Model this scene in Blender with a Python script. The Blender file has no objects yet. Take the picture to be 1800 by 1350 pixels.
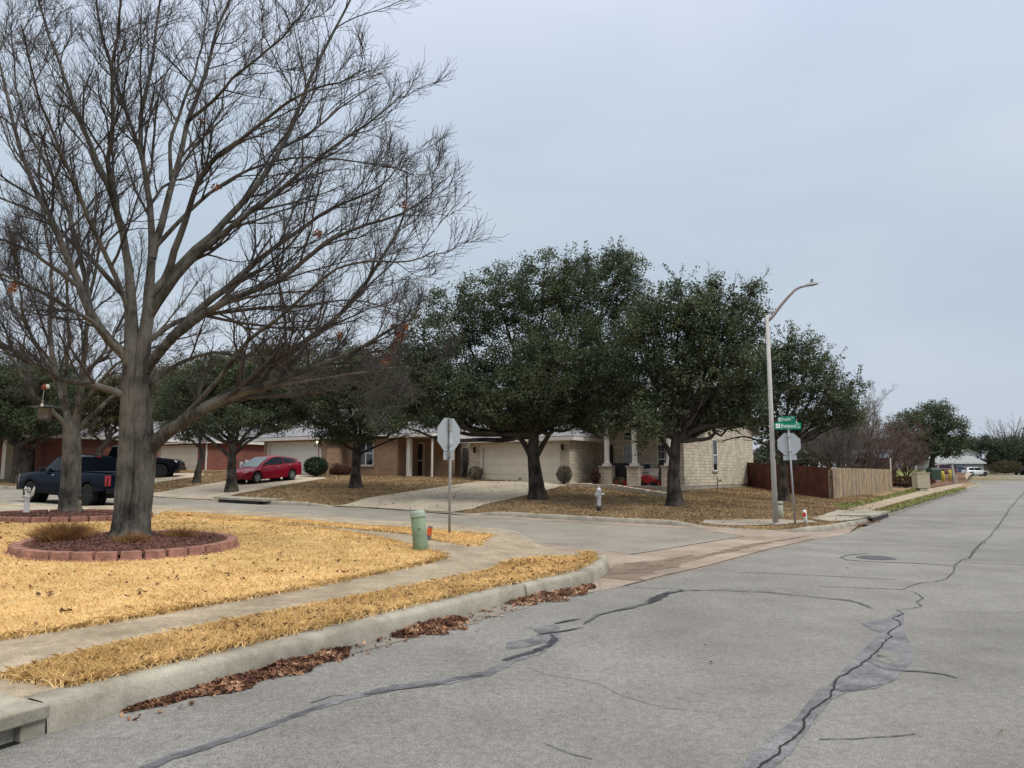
import bpy, math, random
import numpy as np
from math import sin, cos, pi, radians, atan, atan2, sqrt
from mathutils import Vector, Matrix
from mathutils.geometry import delaunay_2d_cdt
random.seed(7); RNG = np.random.default_rng(7)
SC = bpy.context.scene; COL = SC.collection

# ------------------------------------------------------------------ camera
F, CX, CY, CAMH, HOR = 1305.0, 900.0, 675.0, 1.7, 830.0
PITCH = atan((HOR-CY)/F); sP, cP = sin(PITCH), cos(PITCH)
cam = bpy.data.cameras.new('camera'); camo = bpy.data.objects.new('camera', cam); COL.objects.link(camo)
camo.location = (0, 0, CAMH); camo.rotation_euler = (pi/2+PITCH, 0, 0)
cam.sensor_width = 36; cam.lens = F/1800*36; cam.clip_start = .05; cam.clip_end = 3000
SC.camera = camo
# ------------------------------------------------------------------ overcast daylight
w = bpy.data.worlds.new('World'); SC.world = w; w.use_nodes = True
nt = w.node_tree; nt.nodes.clear(); N = nt.nodes.new; L = nt.links.new
SUN_EL, SUN_AZ = radians(48), radians(128)      # azimuth measured clockwise from the view direction (+Y)
sky = N('ShaderNodeTexSky'); sky.sky_type = 'NISHITA'; sky.sun_disc = False
sky.sun_elevation = SUN_EL; sky.sun_rotation = SUN_AZ
bg1 = N('ShaderNodeBackground'); bg1.inputs[1].default_value = .10; L(sky.outputs[0], bg1.inputs[0])
tc = N('ShaderNodeTexCoord'); sep = N('ShaderNodeSeparateXYZ'); L(tc.outputs['Generated'], sep.inputs[0])
ramp = N('ShaderNodeValToRGB'); L(sep.outputs[2], ramp.inputs[0])
cr = ramp.color_ramp; cr.elements[0].position = 0.0; cr.elements[0].color = (.575, .61, .69, 1)
cr.elements[1].position = 1.0; cr.elements[1].color = (2.6, 2.5, 2.3, 1)
for p_, c_ in ((.10, (.535, .60, .69)), (.25, (.50, .59, .675)), (.42, (.57, .655, .76)), (.58, (.68, .755, .90)), (.75, (1.7, 1.68, 1.62))):
    e = cr.elements.new(p_); e.color = (*c_, 1)
mp = N('ShaderNodeMapping'); mp.inputs['Scale'].default_value = (1, 1, 2.6); L(tc.outputs['Generated'], mp.inputs[0])
n1 = N('ShaderNodeTexNoise'); n1.inputs['Scale'].default_value = 1.9; n1.inputs['Detail'].default_value = 5; n1.inputs['Roughness'].default_value = .45
n1.inputs['Distortion'].default_value = .6; L(mp.outputs[0], n1.inputs[0])
r2 = N('ShaderNodeValToRGB'); L(n1.outputs[0], r2.inputs[0])
r2.color_ramp.elements[0].position = .32; r2.color_ramp.elements[0].color = (.90, .93, .95, 1)
r2.color_ramp.elements[1].position = .68; r2.color_ramp.elements[1].color = (1.10, 1.07, 1.05, 1)
mx = N('ShaderNodeMix'); mx.data_type = 'RGBA'; mx.blend_type = 'MULTIPLY'; mx.inputs[0].default_value = 1
L(ramp.outputs[0], mx.inputs[6]); L(r2.outputs[0], mx.inputs[7])
bg2 = N('ShaderNodeBackground'); bg2.inputs[1].default_value = 1.0; L(mx.outputs[2], bg2.inputs[0])
ms = N('ShaderNodeMixShader'); ms.inputs[0].default_value = .90; L(bg1.outputs[0], ms.inputs[1]); L(bg2.outputs[0], ms.inputs[2])
wo = N('ShaderNodeOutputWorld'); L(ms.outputs[0], wo.inputs[0])
sl = bpy.data.lights.new('sun', 'SUN'); sl.energy = 1.5; sl.angle = radians(14); sl.color = (1, .96, .90)
so = bpy.data.objects.new('sun', sl); COL.objects.link(so)
sd = Vector((sin(SUN_AZ)*cos(SUN_EL), cos(SUN_AZ)*cos(SUN_EL), sin(SUN_EL)))
so.rotation_euler = sd.to_track_quat('Z', 'Y').to_euler(); so.location = (20, -20, 40)
SC.view_settings.view_transform = 'Standard'; SC.view_settings.look = 'None'
SC.view_settings.exposure = 0.12; SC.view_settings.gamma = 1
SC.cycles.max_bounces = 6; SC.cycles.transparent_max_bounces = 4

# ------------------------------------------------------------------ terrain
Rv = np.array((.545, .838)); Sv = np.array((-.838, .545))     # along the main road / along the side street
def softplus(v, k): return k*np.logaddexp(0, np.asarray(v, float)/k)
def z0(x, y):
    r = x*Rv[0]+y*Rv[1]; s = x*Sv[0]+y*Sv[1]
    return .022*np.minimum(softplus(s-8, 2.), 60)+.009*np.minimum(softplus(r-60, 5.), 160)-.00075
def ray(px, py):
    u = (px-CX)/F; v = (CY-py)/F
    return u, cP-v*sP, sP+v*cP
def at(px, py, Y):
    a, b, c = ray(px, py); t = Y/b
    return Vector((a*t, Y, CAMH+c*t))
YS = np.concatenate([np.linspace(2, 60, 700), np.linspace(60.2, 400, 900)])
def gnd(px, py, h=z0, off=0.):
    a, b, c = ray(px, py); x = a/b*YS; zr = CAMH+c/b*YS
    d = zr-(h(x, YS)+off); i = np.where(d < 0)[0]
    if len(i) == 0 or i[0] == 0: Y = YS[-1] if len(i) == 0 else YS[0]
    else:
        i = i[0]; Y = YS[i-1]+(YS[i]-YS[i-1])*d[i-1]/(d[i-1]-d[i])
    return Vector((a/b*Y, Y, CAMH+c/b*Y))
def gxy(px, py, h=z0, off=0.): p = gnd(px, py, h, off); return (p.x, p.y)
def segdist(x, y, pl):
    x = np.asarray(x, float); y = np.asarray(y, float); best = np.full(x.shape, 1e9)
    for (ax, ay), (bx, by) in zip(pl[:-1], pl[1:]):
        dx, dy = bx-ax, by-ay; l2 = dx*dx+dy*dy+1e-12
        t = np.clip(((x-ax)*dx+(y-ay)*dy)/l2, 0, 1)
        best = np.minimum(best, np.hypot(x-ax-t*dx, y-ay-t*dy))
    return best
def smooth(v, a, b):
    t = np.clip((np.asarray(v, float)-a)/(b-a), 0, 1); return t*t*(3-2*t)
KH = .15; KN = .185
# far kerb (gutter line) seen in the photograph, left to right, then up the main road
FAR_PX = [(-260, 846), (-120, 853), (0, 859), (100, 865), (270, 875), (385, 882), (455, 886), (585, 891), (640, 893), (700, 897), (825, 904), (940, 911),
          (1050, 917), (1150, 922), (1235, 927), (1300, 931), (1365, 934), (1400, 936), (1440, 935), (1475, 931), (1510, 923), (1550, 911), (1580, 901), (1620, 888), (1655, 876),
          (1700, 861), (1727, 852)]
FAR = [gxy(*p) for p in FAR_PX]
_e = FAR[-1]; FAR_END = [(_e[0]+1.5, _e[1]+6), (_e[0]+1, _e[1]+14), (_e[0]-6, _e[1]+24), (_e[0]-20, _e[1]+34)]
RAMP_F = [gxy(1255, 928), gxy(1345, 933)]
MOUTHS = [[gxy(600, 891), gxy(815, 903)], [gxy(285, 876), gxy(378, 881)], [gxy(60, 862), gxy(170, 868)]]
def Hfar(x, y):
    x = np.asarray(x, float); y = np.asarray(y, float)
    s = x*Sv[0]+y*Sv[1]; d = segdist(x, y, FAR+FAR_END)
    slope = np.clip(.035+.0021*(s-7), .006, .062)
    slope = slope*smooth(d, 0, 2.5)
    off = KH+slope*np.minimum(d, 13)
    dr = segdist(x, y, RAMP_F); off = off-(KH-.012)*(1-smooth(dr, .1, 1.5))
    for m in MOUTHS: off = off-(KH-.015)*(1-smooth(segdist(x, y, m), .1, 1.8))
    return z0(x, y)+off
# near kerb: front bottom line along the main road, round the nose
NEAR_PX = [(83, 1290), (160, 1268), (250, 1241), (375, 1207), (500, 1172), (610, 1140), (700, 1115), (800, 1088), (890, 1062), (950, 1048), (1010, 1036), (1045, 1025),
           (1064, 1012), (1072, 1001), (1070, 992), (1058, 985), (1040, 980)]
NEAR = [gxy(*p) for p in NEAR_PX]
SIDE_PX = [(933, 953), (865, 942), (800, 936), (740, 930), (643, 925), (500, 913), (350, 903), (270, 898), (180, 894), (60, 890), (-120, 886), (-400, 884)]
SIDE = [gxy(*p) for p in SIDE_PX]
RAMP_N = [gxy(905, 958, off=.05), gxy(1020, 972)]
def Hnear(x, y):
    d = segdist(x, y, RAMP_N)
    dd = segdist(x, y, [gxy(150, 894), gxy(-200, 888)])
    lawn = .10*np.exp(-((x+6.5)**2/60+(y-15)**2/40))
    return z0(x, y)+KN-(KN-.008)*(1-smooth(d, .45, 1.9))-(KN-.02)*(1-smooth(dd, .2, 1.6))+lawn*smooth(segdist(x, y, NEAR+SIDE), 1, 5)

# ------------------------------------------------------------------ mesh helpers
def link(name, me, mat, parent=None):
    o = bpy.data.objects.new(name, me); COL.objects.link(o)
    for m in (mat if isinstance(mat, (list, tuple)) else [mat]):
        if m: me.materials.append(m)
    if parent: o.parent = parent
    return o
def np_mesh(name, V, Fc, smooth_=False, mi=None):
    """V (n,3), Fc (m,k) all faces with the same number of corners"""
    V = np.asarray(V, np.float32); Fc = np.asarray(Fc, np.int32); me = bpy.data.meshes.new(name)
    m, k = Fc.shape
    me.vertices.add(len(V)); me.vertices.foreach_set('co', V.ravel())
    me.loops.add(m*k); me.loops.foreach_set('vertex_index', Fc.ravel())
    me.polygons.add(m); me.polygons.foreach_set('loop_start', np.arange(0, m*k, k, dtype=np.int32))
    me.polygons.foreach_set('loop_total', np.full(m, k, np.int32))
    if smooth_: me.polygons.foreach_set('use_smooth', np.ones(m, bool))
    if mi is not None: me.polygons.foreach_set('material_index', np.asarray(mi, np.int32))
    me.update(calc_edges=True); return me
class MB:
    def __init__(s): s.v = []; s.f = []; s.m = []
    def add(s, vs, fs, M=None, mi=0):
        b = len(s.v); s.v += [tuple(M @ Vector(v)) if M is not None else tuple(v) for v in vs]
        s.f += [tuple(i+b for i in f) for f in fs]; s.m += [mi]*len(fs)
    def box(s, x0, x1, y0, y1, z0_, z1, M=None, mi=0):
        s.add([(x0, y0, z0_), (x1, y0, z0_), (x1, y1, z0_), (x0, y1, z0_), (x0, y0, z1), (x1, y0, z1), (x1, y1, z1), (x0, y1, z1)],
              [(0, 3, 2, 1), (4, 5, 6, 7), (0, 1, 5, 4), (1, 2, 6, 5), (2, 3, 7, 6), (3, 0, 4, 7)], M, mi)
    def cbox(s, c, d, M=None, mi=0): s.box(c[0]-d[0]/2, c[0]+d[0]/2, c[1]-d[1]/2, c[1]+d[1]/2, c[2]-d[2]/2, c[2]+d[2]/2, M, mi)
    def prism(s, pts, y0, y1, M=None, mi=0):      # polygon in x,z extruded along y
        n = len(pts); vs = [(p[0], y0, p[1]) for p in pts]+[(p[0], y1, p[1]) for p in pts]
        s.add(vs, [tuple(range(n)), tuple(range(2*n-1, n-1, -1))]+[(i, i+n, (i+1) % n+n, (i+1) % n) for i in range(n)], M, mi)
    def prismx(s, pts, x0, x1, M=None, mi=0):     # polygon in y,z extruded along x
        n = len(pts); vs = [(x0, p[0], p[1]) for p in pts]+[(x1, p[0], p[1]) for p in pts]
        s.add(vs, [tuple(range(n-1, -1, -1)), tuple(range(n, 2*n))]+[(i, (i+1) % n, (i+1) % n+n, i+n) for i in range(n)], M, mi)
    def lathe(s, prof, k=16, M=None, mi=0, cap=True):   # (r,z)
        vs = []; fs = []
        for r, z in prof: vs += [(r*cos(2*pi*i/k), r*sin(2*pi*i/k), z) for i in range(k)]
        for j in range(len(prof)-1):
            for i in range(k): a, b = j*k+i, j*k+(i+1) % k; fs.append((a, b, b+k, a+k))
        if cap: fs.append(tuple(range(k-1, -1, -1))); fs.append(tuple(range((len(prof)-1)*k, len(prof)*k)))
        s.add(vs, fs, M, mi)
    def tube(s, pts, rad, k=8, M=None, mi=0):
        pts = [Vector(p) for p in pts]; rad = rad if isinstance(rad, (list, tuple)) else [rad]*len(pts)
        vs = []; fs = []; n = len(pts); ref = None
        for j, p in enumerate(pts):
            t = (pts[min(j+1, n-1)]-pts[max(j-1, 0)]).normalized()
            if ref is None: ref = t.orthogonal().normalized()
            u = (ref-t*ref.dot(t)).normalized(); ref = u; v = t.cross(u)
            vs += [tuple(p+(u*cos(2*pi*i/k)+v*sin(2*pi*i/k))*rad[j]) for i in range(k)]
        for j in range(n-1):
            for i in range(k): a, b = j*k+i, j*k+(i+1) % k; fs.append((a, b, b+k, a+k))
        fs.append(tuple(range(k-1, -1, -1))); fs.append(tuple(range((n-1)*k, n*k)))
        s.add(vs, fs, M, mi)
    def build(s, name, mat, parent=None, sm=False, bev=0):
        me = bpy.data.meshes.new(name); me.from_pydata(s.v, [], s.f)
        me.polygons.foreach_set('material_index', s.m)
        if sm: me.polygons.foreach_set('use_smooth', [True]*len(s.f))
        me.update(); o = link(name, me, mat, parent)
        if bev:
            b = o.modifiers.new('bevel', 'BEVEL'); b.width = bev; b.segments = 2; b.limit_method = 'ANGLE'
        return o
def tag(o, label=None, cat=None, group=None, kind=None):
    for k, v in (('label', label), ('category', cat), ('group', group), ('kind', kind)):
        if v: o[k] = v
    return o
def empty(name, loc, rz=0, label=None, cat=None, group=None):
    o = bpy.data.objects.new(name, None); COL.objects.link(o); o.location = loc; o.rotation_euler = (0, 0, rz)
    o.empty_display_size = .2; return tag(o, label, cat, group)
def copy_tree(o, parent=None):
    c = o.copy(); COL.objects.link(c)
    if parent: c.parent = parent
    for ch in list(o.children): copy_tree(ch, c)
    return c
def pip(poly, x, y):
    x = np.asarray(x); y = np.asarray(y); ins = np.zeros(x.shape, bool); n = len(poly)
    for i in range(n):
        ax, ay = poly[i]; bx, by = poly[(i+1) % n]
        if ay == by: continue
        c = ((ay > y) != (by > y)) & (x < (bx-ax)*(y-ay)/(by-ay)+ax); ins ^= c
    return ins
def densify(pl, step, closed=True):
    out = []; n = len(pl)
    for i in range(n if closed else n-1):
        a, b = pl[i], pl[(i+1) % n]; d = math.hypot(b[0]-a[0], b[1]-a[1]); k = max(1, min(400, int(d/step)))
        out += [(a[0]+(b[0]-a[0])*j/k, a[1]+(b[1]-a[1])*j/k) for j in range(k)]
    if not closed: out.append(pl[-1])
    return out
def sheet(name, poly, hf, off, mat, step=.5, near=70, coarse=8, parent=None, edge=None):
    x0, y0 = np.min(poly, 0); x1, y1 = np.max(poly, 0); pts = []
    o = [p for p in densify(poly, edge or step)]
    gx, gy = np.meshgrid(np.arange(max(x0, -60), min(x1, near)+step, step), np.arange(y0, min(y1, near)+step, step))
    P = np.c_[gx.ravel(), gy.ravel()]
    if x1-x0 > 120 or y1 > near:
        gx, gy = np.meshgrid(np.arange(x0, x1, coarse), np.arange(y0, y1, coarse)); Q = np.c_[gx.ravel(), gy.ravel()]
        Q = Q[(Q[:, 1] > near) | (Q[:, 0] < -60) | (Q[:, 0] > near)]; P = np.r_[P, Q]
    P = P[pip(poly, P[:, 0], P[:, 1])]
    if len(P): P = P[segdist(P[:, 0], P[:, 1], poly+[poly[0]]) > .25*step]
    n = len(o); vs = [Vector(p) for p in o]+[Vector((float(a), float(b))) for a, b in P]
    V, _, Fc, _, _, _ = delaunay_2d_cdt(vs, [(i, (i+1) % n) for i in range(n)], [], 0, 1e-5)
    V = np.array([(v.x, v.y) for v in V]); Fc = np.array([f for f in Fc if len(f) == 3])
    c = V[Fc].mean(1); Fc = Fc[pip(poly, c[:, 0], c[:, 1])]
    a = V[Fc]; cr_ = (a[:, 1, 0]-a[:, 0, 0])*(a[:, 2, 1]-a[:, 0, 1])-(a[:, 1, 1]-a[:, 0, 1])*(a[:, 2, 0]-a[:, 0, 0])
    Fc[cr_ < 0] = Fc[cr_ < 0][:, ::-1]
    z = hf(V[:, 0], V[:, 1])+off
    return tag(link(name, np_mesh(name, np.c_[V, z], Fc, True), mat, parent), kind='structure' if not parent else None)
def ribbon(name, pl, wid, hf, off, mat, step=.12, jag=0., kind='structure'):
    pl = densify(pl, step, False); n = len(pl); P = np.array(pl); W = np.interp(np.linspace(0, 1, n), np.linspace(0, 1, len(wid)), wid) if isinstance(wid, (list, tuple)) else np.full(n, wid)
    W = W*(1+RNG.uniform(-.35, .35, n)) if jag else W
    T = np.gradient(P, axis=0); T /= np.linalg.norm(T, axis=1)[:, None]+1e-9; Nn = np.c_[-T[:, 1], T[:, 0]]
    if jag: P = P+Nn*np.convolve(RNG.normal(0, jag, n), [.3, .5, .3], 'same')[:, None]
    A = P+Nn*W[:, None]/2; B = P-Nn*W[:, None]/2; V = np.r_[A, B]; V = np.c_[V, hf(V[:, 0], V[:, 1])+off]
    Fc = [(i, i+n, i+n+1, i+1) for i in range(n-1)]
    return tag(link(name, np_mesh(name, V, Fc), mat), kind=kind)

# ------------------------------------------------------------------ materials
def mat(name, col, rough=.8, metal=0., spec=.3, noise=None, bump=None, col2=None, coat=0, **kw):
    """noise=(scale, amount) brightness mottling, col2 mixed by that noise; bump=(scale, strength)"""
    m = bpy.data.materials.new(name); m.use_nodes = True; t = m.node_tree; n = t.nodes; b = n['Principled BSDF']
    b.inputs['Base Color'].default_value = (*col, 1); b.inputs['Roughness'].default_value = rough
    b.inputs['Metallic'].default_value = metal; b.inputs['Specular IOR Level'].default_value = spec; b.inputs['Coat Weight'].default_value = coat
    if noise:
        tc = n.new('ShaderNodeTexCoord'); nz = n.new('ShaderNodeTexNoise'); nz.inputs['Scale'].default_value = noise[0]
        nz.inputs['Detail'].default_value = 8; nz.inputs['Roughness'].default_value = .65; t.links.new(tc.outputs['Object'], nz.inputs[0])
        r = n.new('ShaderNodeValToRGB'); a = noise[1]; c2 = col2 or col
        r.color_ramp.elements[0].position = .34; r.color_ramp.elements[1].position = .66
        r.color_ramp.elements[0].color = (*[max(0, c*(1-a)) for c in c2], 1); r.color_ramp.elements[1].color = (*[c*(1+a) for c in col], 1)
        t.links.new(nz.outputs[0], r.inputs[0]); t.links.new(r.outputs[0], b.inputs['Base Color'])
    if bump:
        tc = n.new('ShaderNodeTexCoord'); nz = n.new('ShaderNodeTexNoise'); nz.inputs['Scale'].default_value = bump[0]; nz.inputs['Detail'].default_value = 5
        t.links.new(tc.outputs['Object'], nz.inputs[0]); bp = n.new('ShaderNodeBump'); bp.inputs['Strength'].default_value = bump[1]; bp.inputs['Distance'].default_value = .02
        t.links.new(nz.outputs[0], bp.inputs['Height']); t.links.new(bp.outputs[0], b.inputs['Normal'])
    return m
def ground_mat(name, cols, fine=60, finea=.25, big=.35, biga=.15, bump=.5, bscale=80, spots=None, rough=.9, mid=None):
    """cols: three colours over medium noise; fine speckle; large mottling"""
    m = bpy.data.materials.new(name); m.use_nodes = True; t = m.node_tree; n = t.nodes; b = n['Principled BSDF']; lk = t.links.new
    b.inputs['Roughness'].default_value = rough; b.inputs['Specular IOR Level'].default_value = .2
    tc = n.new('ShaderNodeTexCoord')
    def nz(s, d=4, r=.6):
        q = n.new('ShaderNodeTexNoise'); q.inputs['Scale'].default_value = s; q.inputs['Detail'].default_value = d; q.inputs['Roughness'].default_value = r; lk(tc.outputs['Object'], q.inputs[0]); return q.outputs[0]
    r = n.new('ShaderNodeValToRGB'); lk(nz(mid or 1.6, 6, .7), r.inputs[0]); e = r.color_ramp.elements
    e[0].position = .36; e[0].color = (*cols[0], 1); e[1].position = .64; e[1].color = (*cols[2], 1); q = e.new(.5); q.color = (*cols[1], 1)
    cur = r.outputs[0]
    for s, a, d in ((fine, finea, 2), (big, biga, 3), (fine*.17, finea*.45, 4)):
        mr = n.new('ShaderNodeMapRange'); mr.inputs[1].default_value = .3; mr.inputs[2].default_value = .7; mr.inputs[3].default_value = 1-a; mr.inputs[4].default_value = 1+a
        lk(nz(s, d), mr.inputs[0]); mu = n.new('ShaderNodeVectorMath'); mu.operation = 'SCALE'; lk(cur, mu.inputs[0]); lk(mr.outputs[0], mu.inputs['Scale']); cur = mu.outputs[0]
    if spots:
        vo = n.new('ShaderNodeTexVoronoi'); vo.inputs['Scale'].default_value = spots[0]; lk(tc.outputs['Object'], vo.inputs[0])
        mr = n.new('ShaderNodeMapRange'); mr.inputs[1].default_value = spots[2]; mr.inputs[2].default_value = spots[2]*.6; lk(vo.outputs['Distance'], mr.inputs[0])
        mi = n.new('ShaderNodeMix'); mi.data_type = 'RGBA'; lk(mr.outputs[0], mi.inputs[0]); lk(cur, mi.inputs[6]); mi.inputs[7].default_value = (*spots[1], 1); cur = mi.outputs[2]
    lk(cur, b.inputs['Base Color'])
    bp = n.new('ShaderNodeBump'); bp.inputs['Strength'].default_value = bump; bp.inputs['Distance'].default_value = .01; lk(nz(bscale, 3), bp.inputs['Height']); lk(bp.outputs[0], b.inputs['Normal'])
    return m
def brick_mat(name, c1, c2, mortar, bw, bh, ms_=.012, bump=.6, off=.5, var=.25, rough=.9):
    m = bpy.data.materials.new(name); m.use_nodes = True; t = m.node_tree; n = t.nodes; b = n['Principled BSDF']; lk = t.links.new
    b.inputs['Roughness'].default_value = rough; b.inputs['Specular IOR Level'].default_value = .2
    tc = n.new('ShaderNodeTexCoord'); sp = n.new('ShaderNodeSeparateXYZ'); lk(tc.outputs['Object'], sp.inputs[0])
    ad = n.new('ShaderNodeMath'); lk(sp.outputs[0], ad.inputs[0]); lk(sp.outputs[1], ad.inputs[1])
    cb = n.new('ShaderNodeCombineXYZ'); lk(ad.outputs[0], cb.inputs[0]); lk(sp.outputs[2], cb.inputs[1])
    dn = n.new('ShaderNodeTexNoise'); dn.inputs['Scale'].default_value = 2.5; lk(tc.outputs['Object'], dn.inputs[0])
    dv = n.new('ShaderNodeVectorMath'); dv.operation = 'SCALE'; dv.inputs['Scale'].default_value = .11 if bh > .12 else .006; lk(dn.outputs['Color'], dv.inputs[0])
    av = n.new('ShaderNodeVectorMath'); lk(cb.outputs[0], av.inputs[0]); lk(dv.outputs[0], av.inputs[1])
    br = n.new('ShaderNodeTexBrick'); lk(av.outputs[0], br.inputs[0]); br.inputs['Scale'].default_value = 1; br.inputs['Brick Width'].default_value = bw; br.inputs['Row Height'].default_value = bh
    br.inputs['Mortar Size'].default_value = ms_; br.inputs['Mortar Smooth'].default_value = .3; br.offset = off; br.inputs['Bias'].default_value = 0
    br.inputs['Color1'].default_value = (*c1, 1); br.inputs['Color2'].default_value = (*c2, 1); br.inputs['Mortar'].default_value = (*mortar, 1)
    nz = n.new('ShaderNodeTexNoise'); nz.inputs['Scale'].default_value = 1.3; nz.inputs['Detail'].default_value = 7; nz.inputs['Roughness'].default_value = .7; lk(tc.outputs['Object'], nz.inputs[0])
    mr = n.new('ShaderNodeMapRange'); mr.inputs[1].default_value = .3; mr.inputs[2].default_value = .7; mr.inputs[3].default_value = 1-var; mr.inputs[4].default_value = 1+var; lk(nz.outputs[0], mr.inputs[0])
    mu = n.new('ShaderNodeVectorMath'); mu.operation = 'SCALE'; lk(br.outputs[0], mu.inputs[0]); lk(mr.outputs[0], mu.inputs['Scale']); lk(mu.outputs[0], b.inputs['Base Color'])
    bp = n.new('ShaderNodeBump'); bp.inputs['Strength'].default_value = bump; bp.inputs['Distance'].default_value = .02; bp.invert = True; lk(br.outputs['Fac'], bp.inputs['Height']); lk(bp.outputs[0], b.inputs['Normal'])
    return m
def leaf_mat(name, c1, c2, trans=.25, clump=.9, rough=.55, mids=()):
    m = bpy.data.materials.new(name); m.use_nodes = True; t = m.node_tree; n = t.nodes; b = n['Principled BSDF']; lk = t.links.new
    b.inputs['Roughness'].default_value = rough; b.inputs['Specular IOR Level'].default_value = .25
    g = n.new('ShaderNodeNewGeometry'); tc = n.new('ShaderNodeTexCoord'); nz = n.new('ShaderNodeTexNoise'); nz.inputs['Scale'].default_value = clump; nz.inputs['Detail'].default_value = 3
    lk(tc.outputs['Object'], nz.inputs[0]); ad = n.new('ShaderNodeMath'); ad.operation = 'MULTIPLY_ADD'; ad.inputs[1].default_value = .45; lk(g.outputs['Random Per Island'], ad.inputs[0])
    mr = n.new('ShaderNodeMapRange'); mr.inputs[1].default_value = .35; mr.inputs[2].default_value = .65; mr.inputs[4].default_value = .55; lk(nz.outputs[0], mr.inputs[0]); lk(mr.outputs[0], ad.inputs[2])
    r = n.new('ShaderNodeValToRGB'); r.color_ramp.elements[0].color = (*c1, 1); r.color_ramp.elements[1].color = (*c2, 1)
    for p_, c_ in mids: r.color_ramp.elements.new(p_).color = (*c_, 1)
    lk(ad.outputs[0], r.inputs[0]); lk(r.outputs[0], b.inputs['Base Color'])
    if trans:
        tr = n.new('ShaderNodeBsdfTranslucent'); lk(r.outputs[0], tr.inputs[0]); mx_ = n.new('ShaderNodeMixShader'); mx_.inputs[0].default_value = trans
        lk(b.outputs[0], mx_.inputs[1]); lk(tr.outputs[0], mx_.inputs[2]); lk(mx_.outputs[0], n['Material Output'].inputs[0])
    return m
def bark_mat(name, c1, c2, scale=9, bump=1.):
    m = bpy.data.materials.new(name); m.use_nodes = True; t = m.node_tree; n = t.nodes; b = n['Principled BSDF']; lk = t.links.new
    b.inputs['Roughness'].default_value = .95; b.inputs['Specular IOR Level'].default_value = .1
    tc = n.new('ShaderNodeTexCoord'); mp = n.new('ShaderNodeMapping'); mp.inputs['Scale'].default_value = (1, 1, .18); lk(tc.outputs['Object'], mp.inputs[0])
    nz = n.new('ShaderNodeTexNoise'); nz.inputs['Scale'].default_value = scale; nz.inputs['Detail'].default_value = 9; nz.inputs['Roughness'].default_value = .7; nz.inputs['Distortion'].default_value = .4; lk(mp.outputs[0], nz.inputs[0])
    n2 = n.new('ShaderNodeTexNoise'); n2.inputs['Scale'].default_value = 2.2; n2.inputs['Detail'].default_value = 5; lk(tc.outputs['Object'], n2.inputs[0])
    ad = n.new('ShaderNodeMath'); ad.operation = 'MULTIPLY_ADD'; ad.inputs[1].default_value = .6; lk(n2.outputs[0], ad.inputs[0]); 
    m2 = n.new('ShaderNodeMath'); m2.operation = 'MULTIPLY'; m2.inputs[1].default_value = .5; lk(nz.outputs[0], m2.inputs[0]); lk(m2.outputs[0], ad.inputs[2])
    r = n.new('ShaderNodeValToRGB'); r.color_ramp.elements[0].position = .45; r.color_ramp.elements[1].position = .62
    r.color_ramp.elements[0].color = (*c1, 1); r.color_ramp.elements[1].color = (*c2, 1); lk(ad.outputs[0], r.inputs[0]); lk(r.outputs[0], b.inputs['Base Color'])
    bp = n.new('ShaderNodeBump'); bp.inputs['Strength'].default_value = bump; bp.inputs['Distance'].default_value = .05; lk(nz.outputs[0], bp.inputs['Height']); lk(bp.outputs[0], b.inputs['Normal'])
    return m
M = {}
M['asphalt'] = ground_mat('asphalt', [(.172, .166, .155), (.20, .194, .183), (.225, .219, .207)], fine=95, finea=.42, big=.22, biga=.15, bump=.9, bscale=120, mid=.8, spots=(70, (.36, .355, .34), .22))
M['side_asphalt'] = ground_mat('side_asphalt', [(.20, .182, .155), (.235, .215, .185), (.26, .24, .21)], fine=80, finea=.25, big=.25, biga=.12, bump=.6, bscale=120, mid=.7)
M['tar'] = mat('tar', (.035, .036, .040), .45, noise=(6, .5), col2=(.02, .02, .025), bump=(60, .3))
M['tar_worn'] = ground_mat('tar_worn', [(.115, .117, .125), (.145, .147, .156), (.175, .177, .185)], fine=90, finea=.4, big=1.5, biga=.2, bump=.5, mid=3)
M['tar_mid'] = ground_mat('tar_mid', [(.06, .061, .068), (.095, .097, .104), (.13, .132, .14)], fine=90, finea=.4, big=1.5, biga=.2, bump=.5, mid=3)
M['crack'] = mat('crack', (.02, .02, .021), .95)
M['concrete'] = ground_mat('concrete', [(.25, .22, .175), (.31, .275, .225), (.36, .325, .27)], fine=70, finea=.14, big=.5, biga=.14, bump=.35, bscale=90, mid=1.2)
M['kerb'] = ground_mat('kerb', [(.215, .195, .155), (.285, .262, .215), (.345, .32, .265)], fine=60, finea=.14, big=1.2, biga=.16, bump=.35, bscale=90, mid=2.2)
M['walk'] = ground_mat('walk', [(.25, .205, .145), (.31, .255, .185), (.365, .305, .225)], fine=75, finea=.30, big=.8, biga=.12, bump=.6, bscale=90, mid=1.6)
M['gutter'] = ground_mat('gutter', [(.225, .18, .142), (.275, .225, .182), (.315, .262, .215)], fine=70, finea=.14, big=.6, biga=.2, bump=.3, mid=1.)
M['gutter_dusty'] = ground_mat('gutter_dusty', [(.20, .18, .155), (.235, .21, .18), (.265, .24, .21)], fine=80, finea=.3, big=.6, biga=.2, bump=.5, mid=1.)
M['stain'] = ground_mat('stain', [(.13, .10, .075), (.17, .13, .10), (.21, .165, .13)], fine=70, finea=.25, big=.6, biga=.2, bump=.3, mid=1.8)
M['drive'] = ground_mat('drive', [(.32, .275, .21), (.40, .345, .27), (.45, .39, .31)], fine=50, finea=.08, big=.35, biga=.14, bump=.25, mid=.9)
M['gold'] = ground_mat('gold', [(.46, .295, .115), (.56, .375, .16), (.66, .46, .215)], fine=55, finea=.30, big=.6, biga=.10, bump=1., bscale=60, mid=3)
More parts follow.
